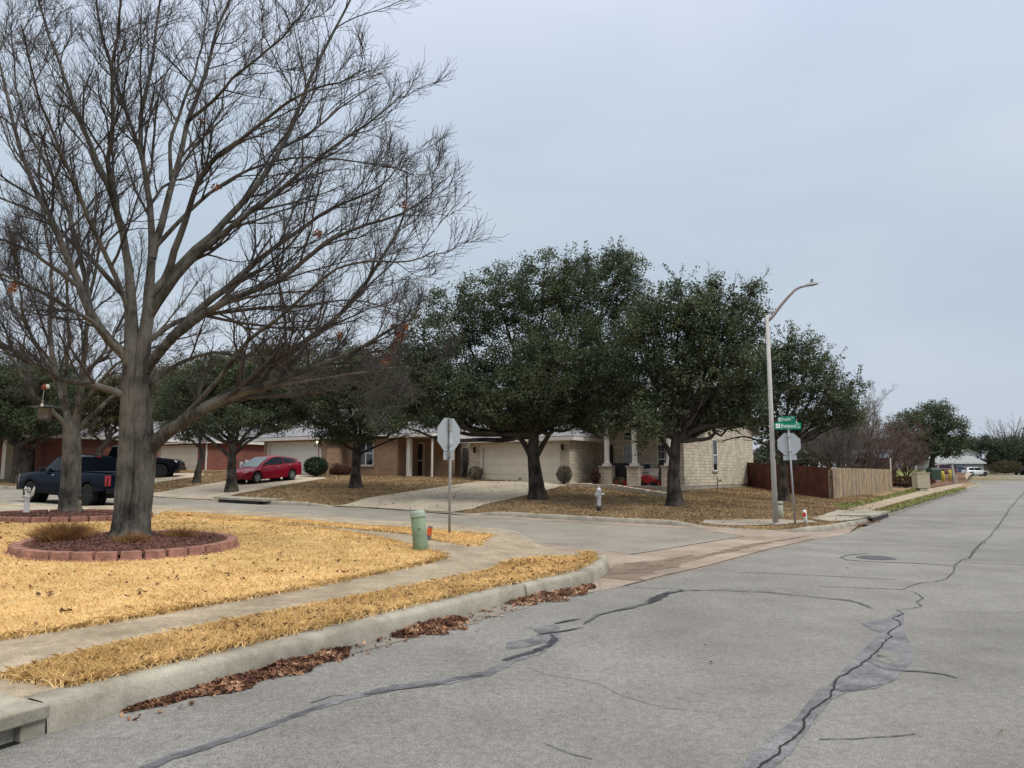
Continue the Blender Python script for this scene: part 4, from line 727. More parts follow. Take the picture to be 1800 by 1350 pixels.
def gable_roof(fr, x0, x1, y0, y1, z, pitch, ov, name, m, ridge='x', hip=(0, 0), t=.12, fascia='white'):
    """ridge along local x (or y); hip=(left,right) 1 makes that end hipped"""
    mb = MB()
    if ridge == 'x': a0, a1, b0, b1 = x0-ov, x1+ov, y0-ov, y1+ov; P = lambda a, b, c: (a, b, c)
    else: a0, a1, b0, b1 = y0-ov, y1+ov, x0-ov, x1+ov; P = lambda a, b, c: (b, a, c)
    hb = (b1-b0)/2; rise = hb*pitch; bm = (b0+b1)/2; z_ = z-ov*pitch; ra0 = a0+(hb if hip[0] else 0); ra1 = a1-(hb if hip[1] else 0)
    vs = [P(a0, b0, z_), P(a1, b0, z_), P(a1, b1, z_), P(a0, b1, z_), P(ra0, bm, z_+rise), P(ra1, bm, z_+rise)]
    vs2 = [(v[0], v[1], v[2]+t) for v in vs]; fs = [(0, 1, 5, 4), (2, 3, 4, 5), (3, 0, 4), (1, 2, 5)]
    # thick sheet: top, underside and rim
    top = [tuple(i+6 for i in f) for f in (fs if (hip[0] and hip[1]) else fs[:2]+([fs[2]] if hip[0] else [])+([fs[3]] if hip[1] else []))]
    bot = [tuple(reversed(tuple(i-6 for i in f))) for f in top]; rim = [(0, 1, 7, 6), (2, 3, 9, 8)]
    rim += [(3, 0, 6, 9)] if hip[0] else [(0, 4, 10, 6), (4, 3, 9, 10)]
    rim += [(1, 2, 8, 7)] if hip[1] else [(5, 1, 7, 11), (2, 5, 11, 8)]
    o = MB(); o.add(vs+vs2, top+bot+rim); r = o.build(name, m, fr.root)
    h = .17
    def bar(a_0, a_1, b_0, b_1):
        p = P(a_0, b_0, 0); q = P(a_1, b_1, 0); f = MB(); f.box(min(p[0], q[0]), max(p[0], q[0]), min(p[1], q[1]), max(p[1], q[1]), z_-h+.05, z_+.07); f.build('fascia', M[fascia], r)
    bar(a0+.0, a1, b0-.02, b0+.03); bar(a0, a1, b1-.03, b1+.02)
    if hip[0]: bar(a0-.02, a0+.03, b0+.03, b1-.03)
    if hip[1]: bar(a1-.03, a1+.02, b0+.03, b1-.03)
    return r, z_+rise
def soffit(fr, x0, x1, y0, y1, z, m='cream'):
    mb = MB(); mb.box(x0, x1, y0, y1, z, z+.04); mb.build('soffit', M[m], fr.root)
def wall_with_door(fr, x0, x1, y0, y1, h, dx0, dx1, dh, m, zb=-.5):
    mb = MB(); mb.box(x0, dx0-.10, y0, y0+.25, zb, h); mb.box(dx1+.10, x1, y0, y0+.25, zb, h); mb.box(dx0-.10, dx1+.10, y0, y0+.25, dh+.10, h)
    mb.box(x0, x0+.25, y0+.25, y1, zb, h); mb.box(x1-.25, x1, y0+.25, y1, zb, h); mb.box(dx0-.1, dx1+.1, y0, y0+.2, zb, -.002)
    return mb.build('garage_wall', m, fr.root)
def lantern(x, y, z, parent, lit=False):
    mb = MB(); mb.lathe([(.03, -.16), (.065, -.12), (.075, .08), (.09, .10), (.03, .17), (.01, .2)], 8, Matrix.Translation((x, y-.14, z))); mb.box(x-.03, x+.03, y-.14, y, z+.02, z+.06)
    l = mb.build('wall_lantern', M['black'], parent)
    if lit: b = MB(); b.lathe([(.02, -.08), (.065, -.03), (.065, .04), (.02, .08)], 10, Matrix.Translation((x, y-.24, z))); b.build('bulb', M['lit'], l)
def downspout(x, y, h, parent, side=None):
    mb = MB(); mb.box(x-.045, x+.045, y-.11, y-.03, -.45, h); mb.box(x-.045, x+.045, y-.35, y-.11, -.45, -.36); mb.build('downspout', M['white'], parent)
# --- limestone house with the porch
A = Frame(-2.39, 42.1, 1.02, 'limestone_house', 'cream limestone house with a pale garage door and white porch columns')
gx0, gx1 = A.lx(848), A.lx(980); GW = A.lx(1000)
wall_with_door(A, 0, GW, 0, 8, 2.62, gx0, gx1, 2.08, M['limestone']); gdoor(A, gx0, gx1, 0, 2.08, M['door_cream'], A.root, 4, 4)
lantern(.42, 0, 1.9, A.root); lantern(GW-.35, 0, 1.95, A.root)
gable_roof(A, 0, GW, 0, 9, 2.62, .42, .45, 'garage_roof', M['shingle'], 'x', (1, 1)); soffit(A, -.42, GW+.42, -.42, .2, 2.36)
XR = 11.45; mb = MB()
for bx in ((GW, XR, 3, 3.25), (XR-.25, XR, 3.25, 16)): mb.box(bx[0], bx[1], bx[2], bx[3], -.05, 3.35)
mb.box(-2.5, 0, 2.5, 2.75, -.5, 2.7); mb.box(-2.5, -2.25, 2.75, 12, -.5, 2.7); mb.box(-2.25, XR-.25, 15.75, 16, -.5, 3.3)
mb.prismx([(3.01, 3.35), (15.99, 3.35), (9.5, 6.3)], XR-.24, XR-.01); mb.build('wall', M['limestone'], A.root)
mb = MB(); mb.box(XR-.27, XR-.02, 3.02, 16, -1.2, -.05); mb.box(GW, XR-.27, 3.02, 3.3, -1.2, -.05); mb.build('footing', M['footing'], A.root)
gable_roof(A, -2.5, XR, 3, 16, 3.35, .45, .45, 'main_roof', M['shingle'], 'x', (1, 0))
window(A.lx(813, 2.5), A.lx(825.5, 2.5), 2.5, .75, 2.2, A.root)
for a, b in ((1094, 1113), (1153, 1172)):
    window(A.lx(a, 3), A.lx(b, 3), 3, .55, 2.15, A.root, grid=(3, 2)); window(A.lx(a, 3), A.lx(b, 3), 3, 2.35, 2.85, A.root, sill=False)
mb = MB(); mb.box(A.lx(1062, 3), A.lx(1076, 3), 2.93, 3.0, 0, 2.15); dr = mb.build('front_door', M['dark'], A.root)
k = 4.0
A_w = window(7.55, 8.35, 0, .75, 2.55, A.root, side=XR)
# porch: slab, piers, columns, beam and gable
px0, px1, py0 = GW, XR+.05, .9
mb = MB(); mb.box(px0, px1, py0-.15, 3.0, -.75, 0.0); mb.build('porch_slab', M['footing'], A.root, bev=.01)
for pc in (1065, 1113, 1173):
    cx = A.lx(pc, py0+.25); mb = MB(); mb.box(cx-.31, cx+.31, py0-.06, py0+.56, .002, .92); mb.build('stone_pier', M['limestone'], A.root)
    mb = MB(); mb.box(cx-.36, cx+.36, py0-.11, py0+.61, .922, 1.0); mb.build('pier_cap', M['footing'], A.root, bev=.01)
    mb = MB(); T_ = Matrix.Translation((cx, py0+.25, 0)); mb.box(-.19, .19, -.19, .19, 1.002, 1.12, T_); mb.lathe([(.15, 1.12), (.165, 1.2), (.135, 1.24), (.135, 2.85), (.165, 2.9), (.17, 3.0)], 18, T_); mb.build('column', M['white'], A.root, sm=False)
bx0, bx1 = A.lx(1050, py0), XR
mb = MB(); mb.box(bx0, bx1+.2, py0+.05, py0+.45, 3.0, 3.28); mb.box(bx0, bx0+.4, py0+.45, 3.0, 3.0, 3.28); mb.build('porch_beam', M['white'], A.root)
mb = MB(); xm = (bx0+bx1)/2; mb.prism([(bx0+.1, 3.285), (bx1+.1, 3.285), (xm, 4.4)], py0+.10, py0+.3); mb.build('porch_gable', M['limestone'], A.root)
gable_roof(A, bx0, bx1+.2, py0, 6, 3.32, .42, .3, 'porch_roof', M['shingle'], 'y', (0, 0))
soffit(A, GW, XR, py0+.46, 3.0, 3.10)
# --- tan brick house
Bh = Frame(-16.26, 48.83, 1.38, 'tan_brick_house', 'tan brick house with a white garage door and a lit wall lamp')
gx0, gx1 = Bh.lx(477), Bh.lx(561)
wall_with_door(Bh, 0, 5.9, 0, 8, 2.62, gx0, gx1, 2.12, M['tan_brick']); gdoor(Bh, gx0, gx1, 0, 2.12, M['door_white'], Bh.root, 5, 4)
lantern(Bh.lx(566), 0, 2.15, Bh.root, True); mb = MB(); mb.box(Bh.lx(565.5), Bh.lx(569), -.03, 0, 1.0, 1.75); mb.build('house_number_plaque', M['white'], Bh.root)
gable_roof(Bh, 0, 5.9, 0, 9, 2.62, .42, .45, 'garage_roof', M['shingle'], 'x', (1, 1)); soffit(Bh, -.42, 6.3, -.42, .2, 2.36, 'cream')
X1, X2 = Bh.lx(701, 1.5), Bh.lx(762, 1.5)
mb = MB(); mb.box(5.9, X1, 1.5, 1.75, -.6, 2.6); mb.box(X1-.25, X1, 1.75, 3.5, -.6, 2.6); mb.box(X1, X2-.1, 3.5, 3.75, -.6, 2.6); mb.box(X2-.35, X2-.1, 1.6, 3.5, -.6, 2.6) if False else None
mb.build('wall', M['tan_brick'], Bh.root)
wx0, wx1 = Bh.lx(763, 4.5), Bh.lx(811, 4.5)
mb = MB(); mb.box(X2-2.2, wx1, 4.5, 4.75, -.1, 2.6); mb.box(wx1-.25, wx1, 4.75, 14, -.6, 2.6); mb.box(0, wx1, 14, 14.25, -.6, 2.6); mb.build('side_wing_wall', M['tan_brick'], Bh.root)
mb = MB(); mb.box(X2-2.2, wx1+.02, 4.47, 4.78, -1.1, -.1); mb.build('footing', M['footing'], Bh.root)
window(Bh.lx(634, 1.5), Bh.lx(660, 1.5), 1.5, .72, 2.22, Bh.root, mull=2)
mb = MB(); mb.box(X1, X2, 1.35, 3.5, -.75, -.02); mb.build('porch_slab', M['footing'], Bh.root, bev=.01)
mb = MB(); cx = Bh.lx(721, 1.5); mb.box(cx-.11, cx+.11, 1.45, 1.67, -.02, 2.3); mb.build('porch_column', M['white'], Bh.root); mb = MB(); cx = Bh.lx(714, 1.55); mb.box(cx-.07, cx+.07, 1.75, 1.9, -.02, 2.3); mb.build('porch_column', M['white'], Bh.root)
dx0, dx1 = Bh.lx(731, 3.5), Bh.lx(747, 3.5)
mb = MB(); mb.box(dx0, dx1, 3.40, 3.47, 0, 2.05); d = mb.build('front_door', M['dark'], Bh.root)
mb = MB(); mb.box(dx0-.09, dx0, 3.36, 3.5, -.02, 2.15); mb.box(dx1, dx1+.09, 3.36, 3.5, -.02, 2.15); mb.box(dx0, dx1, 3.36, 3.5, 2.05, 2.15); mb.box(dx0, dx1, 3.37, 3.4, 1.0, 1.07); mb.build('door_frame', M['cream'], d)
mb = MB(); mb.box(dx0+.1, dx1-.1, 3.385, 3.4, 1.1, 1.95); mb.box(dx0+.1, dx1-.1, 3.385, 3.4, .15, .95); mb.build('screen', M['screen'], d)
gable_roof(Bh, 5.6, wx1+.1, 1.5, 14, 2.65, .42, .4, 'main_roof', M['shingle'], 'x', (0, 1)); soffit(Bh, 5.95, wx1+.4, 1.15, 4.6, 2.38)
downspout(X2+.02, 1.5, 2.4, Bh.root)
mb = MB(); mb.box(wx1-.75, wx1-.45, 4.3, 4.5, -.1, .35); mb.build('meter_box', M['steel'], Bh.root)
# --- red brick house
c0 = at(275, 833, 58.9)
Ch = Frame(c0.x, c0.y, 1.50, 'red_brick_house', 'red brick house with a white garage door and a dark arched entry')
gx0, gx1 = Ch.lx(286), Ch.lx(352.5); GW = Ch.lx(371)
wall_with_door(Ch, 0, GW, 0, 8, 2.65, gx0, gx1, 2.15, M['red_brick']); gdoor(Ch, gx0, gx1, 0, 2.15, M['door_cream'], Ch.root, 4, 4)
mb = MB(); mb.box(GW-.02, GW+.03, 0, 12, -1.3, .02); mb.build('footing', M['footing'], Ch.root)
mb = MB(); mb.box(GW-.25, GW, 8, 13, 0, 2.65); mb.build('side_wall', M['red_brick'], Ch.root)
gable_roof(Ch, 0, GW, 0, 13, 2.65, .40, .45, 'garage_roof', M['shingle'], 'y', (1, 0)); soffit(Ch, -.42, GW+.42, -.42, .2, 2.36)
downspout(GW-.06, 0, 2.35, Ch.root)
mb = MB(); mb.box(GW+.032, GW+.16, 3.2, 3.55, .35, 1.15); mb.box(GW+.032, GW+.15, 2.75, 3.05, .55, 1.0); mb.box(GW+.04, GW+.12, 2.8, 3.5, .05, .30); mb.build('meter_box', mat('meter_grey', (.42, .42, .41), .6), Ch.root)
ax0, ax1 = Ch.lx(188, 1.2), Ch.lx(218, 1.2); L0 = Ch.lx(-60, 1.2)
mb = MB(); mb.box(L0, ax0, 1.2, 1.45, -1., 2.6); mb.box(ax1, 0, 1.2, 1.45, -1., 2.6)
n = 10; pts = [(ax0, 1.65)]+[(ax0+(ax1-ax0)*(1-cos(pi*i/n))/2, 1.65+.5*sin(pi*i/n)) for i in range(n+1)]+[(ax1, 1.65), (ax1, 2.6), (ax0, 2.6)]
mb.prism(pts[1:12]+[(ax1, 2.6), (ax0, 2.6)], 1.2, 1.45); mb.box(ax0, ax1, 3.0, 3.2, -.5, 2.6); mb.box(L0, GW-.3, 12.5, 12.75, -.6, 2.6); mb.build('wall', M['red_brick'], Ch.root)
window(Ch.lx(103, 1.2), Ch.lx(118, 1.2), 1.2, .7, 2.1, Ch.root)
gable_roof(Ch, L0, 0.2, 1.2, 12.7, 2.62, .40, .45, 'main_roof', M['shingle'], 'x', (1, 0)); soffit(Ch, L0-.3, -.46, .8, 1.3, 2.36)
# --- porch house at the far left
Dh = Frame(*list(at(-150, 833, 52))[:2], 1.35, 'brick_porch_house', 'brown brick house front with a cream porch column at the left edge')
a, b = Dh.lx(-120, 0), Dh.lx(60, 0)
mb = MB(); mb.box(a, b, 2.2, 2.45, -1, 2.7); mb.box(b-.25, b, 2.45, 8, -1, 2.7); mb.build('wall', M['red_brick'], Dh.root)
mb = MB(); cx = Dh.lx(20, .3); mb.box(cx-.24, cx+.24, .2, .6, -.8, 2.45); mb.build('porch_column', M['cream'], Dh.root); mb = MB(); cx = Dh.lx(-60, .3); mb.box(cx-.24, cx+.24, .2, .6, -.8, 2.45); mb.build('porch_column', M['cream'], Dh.root)
mb = MB(); mb.box(a, b, .05, 2.2, -1, -.1); mb.build('porch_slab', M['footing'], Dh.root)
window(Dh.lx(-8, 2.2), Dh.lx(9, 2.2), 2.2, .1, 2.1, Dh.root)
gable_roof(Dh, a, b, 0, 9, 2.65, .4, .4, 'roof', M['shingle'], 'x', (1, 1)); soffit(Dh, a, b, -.3, 2.2, 2.44)
# --- far houses up the road
def simple_house(px, py, D, wdt, dep, h, rot, wm, rm, name, label, garage=None, wins=(), pitch=.5, hip=(0, 0), ridge='x', fasc='white'):
    p = at(px, py, D); fr = Frame(p.x, p.y, p.z, name, label, rot, 'house', 'houses far up the road'); mb = MB(); mb.box(0, wdt, 0, dep, -.6, h)
    if not hip[0] and ridge == 'x': mb.prismx([(.01, h), (dep-.01, h), (dep/2, h+dep/2*pitch-.03)], .01, wdt-.01)
    if not hip[0] and ridge == 'y': mb.prism([(.01, h), (wdt-.01, h), (wdt/2, h+wdt/2*pitch-.03)], .01, dep-.01)
    mb.build('wall', wm, fr.root); gable_roof(fr, 0, wdt, 0, dep, h+.02, pitch, .4, 'roof', rm, ridge, hip, fascia=fasc)
    if garage: g = MB(); g.box(garage[0], garage[1], -.05, -.003, 0, min(2.2, h-.3)); g.build('garage_door', garage[2], fr.root)
    for a, b, c, d in wins: window(a, b, 0, c, d, fr.root, sill=False)
    return fr
gy = mat('grey_siding', (.30, .31, .31), .7, noise=(3, .06)); gyl = mat('pale_siding', (.44, .46, .45), .7, noise=(3, .06)); gd = mat('grey_door', (.27, .27, .30), .6)
simple_house(1650, 834, 148, 8.4, 10, 2.3, -.12, gy, mat('pale_roof', (.24, .255, .26), .8, noise=(2, .1)), 'grey_house', 'grey house with a wide garage door behind the white wagon', (4.6, 7.6, gd), [(1.2, 3.4, .9, 1.9)], .26, fasc='white')
p_ = at(1692, 834, 151); mb = MB()
fr2 = simple_house(1688, 812, 154, 3.2, 6, 1.7, -.12, gyl, mat('pale_roof_b', (.26, .27, .27), .8), 'grey_upper_storey_house', 'pale grey two storey house front with two narrow upper windows', None, [(.5, 1.0, .2, 1.5), (1.9, 2.4, .2, 1.5)], .5, ridge='y')
mb.box(0, 3.2, .3, 6, -3, -.61); mb.build('lower_wall', gyl, fr2.root)
simple_house(1723, 836, 165, 3.6, 5, 2.2, -.3, mat('cream_stucco', (.50, .42, .30), .8, noise=(2, .1)), M['shingle_brown'], 'cream_house', 'small cream house with a brown roof right of the white wagon', None, [], .5, (1, 1))
simple_house(1488, 836, 86, 5.2, 6, 2.0, -.3, mat('brown_siding', (.10, .075, .07), .8, noise=(2, .2)), mat('blue_roof', (.13, .20, .25), .7, noise=(1, .3)), 'dark_brown_house', 'low dark brown house with a bluish roof behind the weathered fence', None, [], .3, fasc='dark')
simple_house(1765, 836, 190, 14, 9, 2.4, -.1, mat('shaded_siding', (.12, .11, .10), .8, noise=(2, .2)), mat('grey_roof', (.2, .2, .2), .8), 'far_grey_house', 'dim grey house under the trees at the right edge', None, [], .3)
# ------------------------------------------------------------------ fences
M['stain_wood'] = mat('stained_wood', (.085, .026, .018), .75, noise=(1.6, .35), col2=(.045, .016, .013), bump=(30, .3))
M['old_wood'] = mat('weathered_wood', (.27, .215, .15), .85, noise=(1.3, .2), col2=(.19, .155, .12), bump=(30, .3))
M['new_wood'] = mat('pale_wood', (.40, .29, .165), .85, noise=(1.3, .15), col2=(.30, .22, .14), bump=(30, .3))
def fence(p0, p1, h0, h1, zb0, zb1, m, name, label, alt=None, bw=.14, seed=1, post_side=-1):
    rng = random.Random(seed); p0, p1 = Vector((p0[0], p0[1], 0)), Vector((p1[0], p1[1], 0)); d = (p1-p0); Ln = d.length; d.normalize(); ang = atan2(d.y, d.x)
    root = empty(name, (p0.x, p0.y, zb0), ang, label, 'fence', 'wooden privacy fences'); mb = MB(); mb2 = MB(); n = int(Ln/bw)
    for i in range(n):
        t = i/n; z = (zb1-zb0)*t; h = (h0+(h1-h0)*t)+rng.uniform(-.012, .012); x = i*bw; y = rng.uniform(-.005, .005)
        tgt = mb2 if (alt and rng.random() < .42) else mb; a = rng.uniform(-.003, .003)
        tgt.add([(x+.003, y, z), (x+bw-.005, y, z), (x+bw-.005, y+.018, z), (x+.003, y+.018, z), (x+.003+a, y, z+h), (x+bw-.005+a, y, z+h), (x+bw-.005+a, y+.018, z+h), (x+.003+a, y+.018, z+h)],
                [(0, 3, 2, 1), (4, 5, 6, 7), (0, 1, 5, 4), (1, 2, 6, 5), (2, 3, 7, 6), (3, 0, 4, 7)])
    o = mb.build('boards', m, root); o['label'] = 'vertical fence boards'
    if alt: mb2.build('newer_boards', alt, root)
    for i in range(int(Ln/2.4)+1):
        x = min(Ln-.1, i*2.4); t = x/Ln; q = MB(); z = (zb1-zb0)*t; q.box(x, x+.09, .06, .15, z-.2, z+h0+(h1-h0)*t-.1); q.build('post', m, root)
    for zz in (.35, h0-.35):
        q = MB(); q.add([(0, .022, zz), (Ln, .022, zz+zb1-zb0), (Ln, .058, zz+zb1-zb0), (0, .058, zz), (0, .022, zz+.09), (Ln, .022, zz+.09+zb1-zb0), (Ln, .058, zz+.09+zb1-zb0), (0, .058, zz+.09)],
                        [(0, 3, 2, 1), (4, 5, 6, 7), (0, 1, 5, 4), (1, 2, 6, 5), (2, 3, 7, 6), (3, 0, 4, 7)]); q.build('rail', m, root)
    return root
FC = at(1462, 884, 38.5); FL = at(1286, 853, 50.5)
FE = at(1570, 866, 58.0)
zc = FC.z; zl = FL.z; ze = FE.z
fence(FL, FC, (853-810.5)/F*50.5/1.0, (884-822)/F*38.5, zl-.03, zc-.03, M['stain_wood'], 'board_fence', 'dark red stained board fence running from the limestone house to the corner')
fence((FC.x+.05, FC.y+.02), FE, (884-822)/F*38.5, (866-825)/F*58, zc-.03, ze-.03, M['old_wood'], 'board_fence', 'weathered tan board fence running along the main road sidewalk', M['new_wood'], seed=4)
# ------------------------------------------------------------------ signs
M['alu'] = mat('sign_back', (.40, .43, .45), .42, .35, noise=(4, .05)); M['red'] = mat('sign_red', (.45, .02, .02), .5); M['sgreen'] = mat('sign_green', (.0, .24, .15), .5); M['wpaint'] = mat('sign_white', (.75, .78, .76), .5)
def octagon(r): return [(r*cos(pi/8+i*pi/4), r*sin(pi/8+i*pi/4)) for i in range(8)]
def stop_sign(loc, rz, ph, sc_, zc_, label, tilt=0., wscale=1., plate=(.6, .3), pz=.0, pr=.032):
    root = empty('stop_sign', loc, rz, label, 'stop sign', 'stop signs seen from behind')
    root.rotation_euler = (0, tilt, rz)
    mb = MB(); mb.tube([(0, 0, -.1), (0, 0, ph)], pr, 10); mb.build('post', M['steel'], root, sm=True)
    r = sc_/2/cos(pi/8); o = octagon(r); mb = MB(); mb.prism([(a, b+zc_) for a, b in o], .045, .05); mb.build('sign_plate', M['alu'], root)
    mb = MB(); mb.prism([(a*.985, b*.985+zc_) for a, b in o], .051, .0525); f = mb.build('sign_face', M['red'], root)
    mb = MB(); mb.box(-plate[0]/2, plate[0]/2, .045, .05, pz-plate[1]/2, pz+plate[1]/2); mb.build('small_plate', M['alu'], root, bev=.012)
    mb = MB(); mb.box(-.05, .05, -.035, .044, zc_-sc_*.36, zc_-sc_*.30); mb.build('bracket', M['steel'], root); mb = MB(); mb.box(-.05, .05, -.035, .044, zc_+sc_*.30, zc_+sc_*.36); mb.build('bracket', M['steel'], root)
    return root
def text_mesh(s, size, name, m, parent, loc, rot=(pi/2, 0, 0), ext=.002, sx=1.):
    cu = bpy.data.curves.new('t', 'FONT'); cu.body = s; cu.size = size; cu.extrude = ext; cu.align_x = 'LEFT'; cu.align_y = 'CENTER'; cu.offset = size*.012
    ob = bpy.data.objects.new('t', cu); COL.objects.link(ob); dg = bpy.context.evaluated_depsgraph_get(); me = bpy.data.meshes.new_from_object(ob.evaluated_get(dg)); bpy.data.objects.remove(ob)
    wd = max(v.co.x for v in me.vertices); me.materials.clear(); o = link(name, me, m, parent); o.location = loc; o.rotation_euler = rot; o.scale = (sx, 1, 1); return o, wd*sx
# left sign (turned well away)
g = gnd(790, 939, Hnear); S1 = stop_sign((g.x, g.y, g.z), radians(52), (939-741)/F*g.y, 58/F*g.y, (939-767)/F*g.y, 'stop sign seen from behind on the near corner verge', plate=(27/F*g.y, 14/F*g.y), pz=(939-804)/F*g.y, pr=.034)
mb = MB(); mb.tube([(0, -.0, .9*(939-741)/F*g.y), (0, 0, (939-741)/F*g.y+.03)], .05, 10); 
mb.box(-.055, .055, -.05, .044, (939-806)/F*g.y, (939-795)/F*g.y); mb.build('clamp', M['steel'], S1)
for k_, ch in enumerate(S1.children):
    pass
S1.scale = (1, 1, 1)
g = fg(1398, 922); hp = g.y/F
S2 = stop_sign((g.x, g.y, g.z), radians(-8), (922-758)*hp, 39*hp, (922-783)*hp, 'stop sign seen from behind below the two green street name blades', tilt=radians(-1.6), plate=(23*hp, 8*hp), pz=(922-807)*hp, pr=.028)
def blade(cx, cz, w_, h_, rz, label, words, parent, loc, rotx=0):
    r = empty('street_name_sign', loc, rz, label, 'street sign', 'green street name blades'); mb = MB(); n = 6; R_ = h_*.18; pts = []
    for (sx, sz) in ((1, 1), (-1, 1), (-1, -1), (1, -1)):
        a0 = {(1, 1): 0, (-1, 1): pi/2, (-1, -1): pi, (1, -1): 3*pi/2}[(sx, sz)]
        pts += [(sx*(w_/2-R_)+R_*cos(a0+i*pi/2/4), sz*(h_/2-R_)+R_*sin(a0+i*pi/2/4)) for i in range(5)]
    mb.prism(pts, -.006, .006); mb.build('plate', M['sgreen'], r)
    mb = MB(); mb.prism(pts, -.001, .001); 
    lb = MB(); s = h_*.30; lb.box(-w_/2+h_*.16, -w_/2+h_*.16+s*2, -.009, -.0075, -s, s); e = lb.build('city_emblem', M['wpaint'], r)
    rg_ = MB(); rg_.lathe([(s*.5, 0), (s*.5, .001), (s*.36, .001), (s*.36, 0)], 18, Matrix.Translation((-w_/2+h_*.16+s, -.0102, 0)) @ Matrix.Rotation(pi/2, 4, 'X'), cap=False); rg_.build('emblem_ring', M['sgreen'], e)
    x = -w_/2+h_*.16+s*2+h_*.12
    o, wd = text_mesh(words[0], h_*.78, 'lettering', M['wpaint'], r, (x, -.009, -h_*.02)); avail = w_-(x+w_/2)-h_*.75; o.scale[0] = avail/wd
    o, wd = text_mesh(words[1], h_*.36, 'lettering', M['wpaint'], r, (x+avail+h_*.1, -.009, h_*.22)); o.scale[0] = h_*.45/wd
    if words[2]: o, wd = text_mesh(words[2], h_*.34, 'lettering', M['wpaint'], r, (x+avail+h_*.06, -.009, -h_*.2)); o.scale[0] = h_*.52/wd
    return r
top = Vector((0, 0, (922-758)*hp)); top.rotate(S2.rotation_euler); tw = Vector(S2.location)+top
blade(0, 0, 45*hp, 12.2*hp, radians(-6), 'wide green street name blade reading Brentwood Dr', ('Brentwood', 'Dr', '1100'), None, (tw.x-.02, tw.y-.02, tw.z+6.9*hp))
blade(0, 0, 34*hp, 10.5*hp, radians(-53), 'narrow angled green street name blade reading Presidio Ct, the topmost blade', ('Presidio', 'Ct', ''), None, (tw.x-.06, tw.y-.02, tw.z+18.5*hp))
mb = MB(); mb.lathe([(.03, -.02), (.035, .05), (.02, .06)], 10, Matrix.Translation((0, 0, (922-758)*hp))); mb.build('blade_clamp', M['steel'], S2)
# ------------------------------------------------------------------ street lamp
g = fg(1363.5, 922); hp = g.y/F; root = empty('street_lamp', tuple(g), 0, 'tall grey street lamp with a curved arm on the far corner', 'street lamp')
M['pole'] = mat('pole_paint', (.42, .41, .395), .6, noise=(2.5, .10), bump=(8, .1))
Hh = (922-553)*hp; mb = MB(); mb.tube([(0, 0, -.1), (0, 0, Hh*.5), (0, 0, Hh)], [5.0*hp, 4.0*hp, 3.1*hp], 14); mb.build('pole', M['pole'], root, sm=True)
mb = MB(); mb.lathe([(.11, -.05), (.10, .04), (.09, .05)], 14); mb.box(-.13, .13, -.13, .13, -.08, -.03); mb.build('base', M['pole'], root)
def lp(px, py, dy=0): v = at(px, py, g.y+dy)-g; return tuple(v)
mb = MB(); mb.tube([(0, 0, Hh-.20), lp(1357, 558), lp(1371, 539), lp(1385, 522.5), lp(1397, 510), lp(1406, 505), lp(1418, 502)], [.05, .048, .045, .042, .04, .038, .038], 10); mb.build('arm', mat('arm_paint', (.22, .18, .17), .6, noise=(3, .15)), root, sm=True)
mb = MB(); a_ = Vector(lp(1416, 502)); b_ = Vector(lp(1438, 498.5)); dv = b_-a_; u = [0, .12, .4, .75, .95, 1]; wv = [.05, .09, .15, .15, .09, .03]; hv = [.03, .045, .06, .055, .03, .012]
for i in range(5):
    p, q = a_+dv*u[i], a_+dv*u[i+1]
    mb.add([tuple(p+Vector((0, s*wv[i]*c, t))) for s, c, t in ((-1, 1, -.02), (1, 1, -.02), (1, .6, hv[i]), (-1, .6, hv[i]))]+[tuple(q+Vector((0, s*wv[i+1]*c, t))) for s, c, t in ((-1, 1, -.02), (1, 1, -.02), (1, .6, hv[i+1]), (-1, .6, hv[i+1]))],
           [(0, 1, 5, 4), (1, 2, 6, 5), (2, 3, 7, 6), (3, 0, 4, 7)]+([(3, 2, 1, 0)] if i == 0 else [])+([(4, 5, 6, 7)] if i == 4 else []))
lh = mb.build('lamp_head', mat('lamp_head_grey', (.27, .27, .27), .5), root)
mb = MB(); c_ = a_+dv*.52; T_ = Matrix.Translation(c_+Vector((0, 0, .04))); mb.lathe([(.03, 0), (.03, .03), (.045, .03), (.045, .13), (.03, .14)], 12, T_); mb.build('photocell', mat('photocell', (.20, .20, .23), .5), lh)
mb = MB(); mb.box(-.05, .05, -.125, -.10, 1.35, 1.75) if False else mb.lathe([(.05, 0), (.05, .01)], 10, Matrix.Translation((.03, -.055, 2.0)) @ Matrix.Rotation(pi/2, 4, 'X')); mb.build('hand_hole_cover', M['black'], root)
# ------------------------------------------------------------------ pedestals, markers, hydrant
M['ped_green'] = mat('pedestal_green', (.20, .265, .175), .6, noise=(5, .16), bump=(15, .1)); M['ped_tan'] = mat('pedestal_tan', (.30, .30, .235), .6, noise=(5, .12))
g = gnd(740, 968, Hnear); hp = g.y/F; root = empty('utility_pedestal', tuple(g), 0, 'leaning green utility pedestal at the tip of the golden lawn', 'utility pedestal', 'utility pedestals'); root.rotation_euler = (radians(-2), radians(-6.5), 0)
h_ = 68*hp; mb = MB(); mb.lathe([(13.2*hp, -.1), (13.2*hp, h_*.2), (12.6*hp, h_*.45), (12.3*hp, h_*.86)], 24); mb.build('body', M['ped_green'], root, sm=True)
mb = MB(); mb.lathe([(12.9*hp, h_*.83), (13.2*hp, h_*.86), (13.2*hp, h_*.95), (12.0*hp, h_*.99), (8*hp, h_*1.01), (.01, h_*1.015)], 24); mb.build('cap', mat('cap_green', (.30, .38, .31), .6, noise=(4, .1)), root, sm=True)
mb = MB(); mb.cbox((.02, -13.2*hp, h_*.55), (.02, .03, .02)); mb.build('lock', M['black'], root)
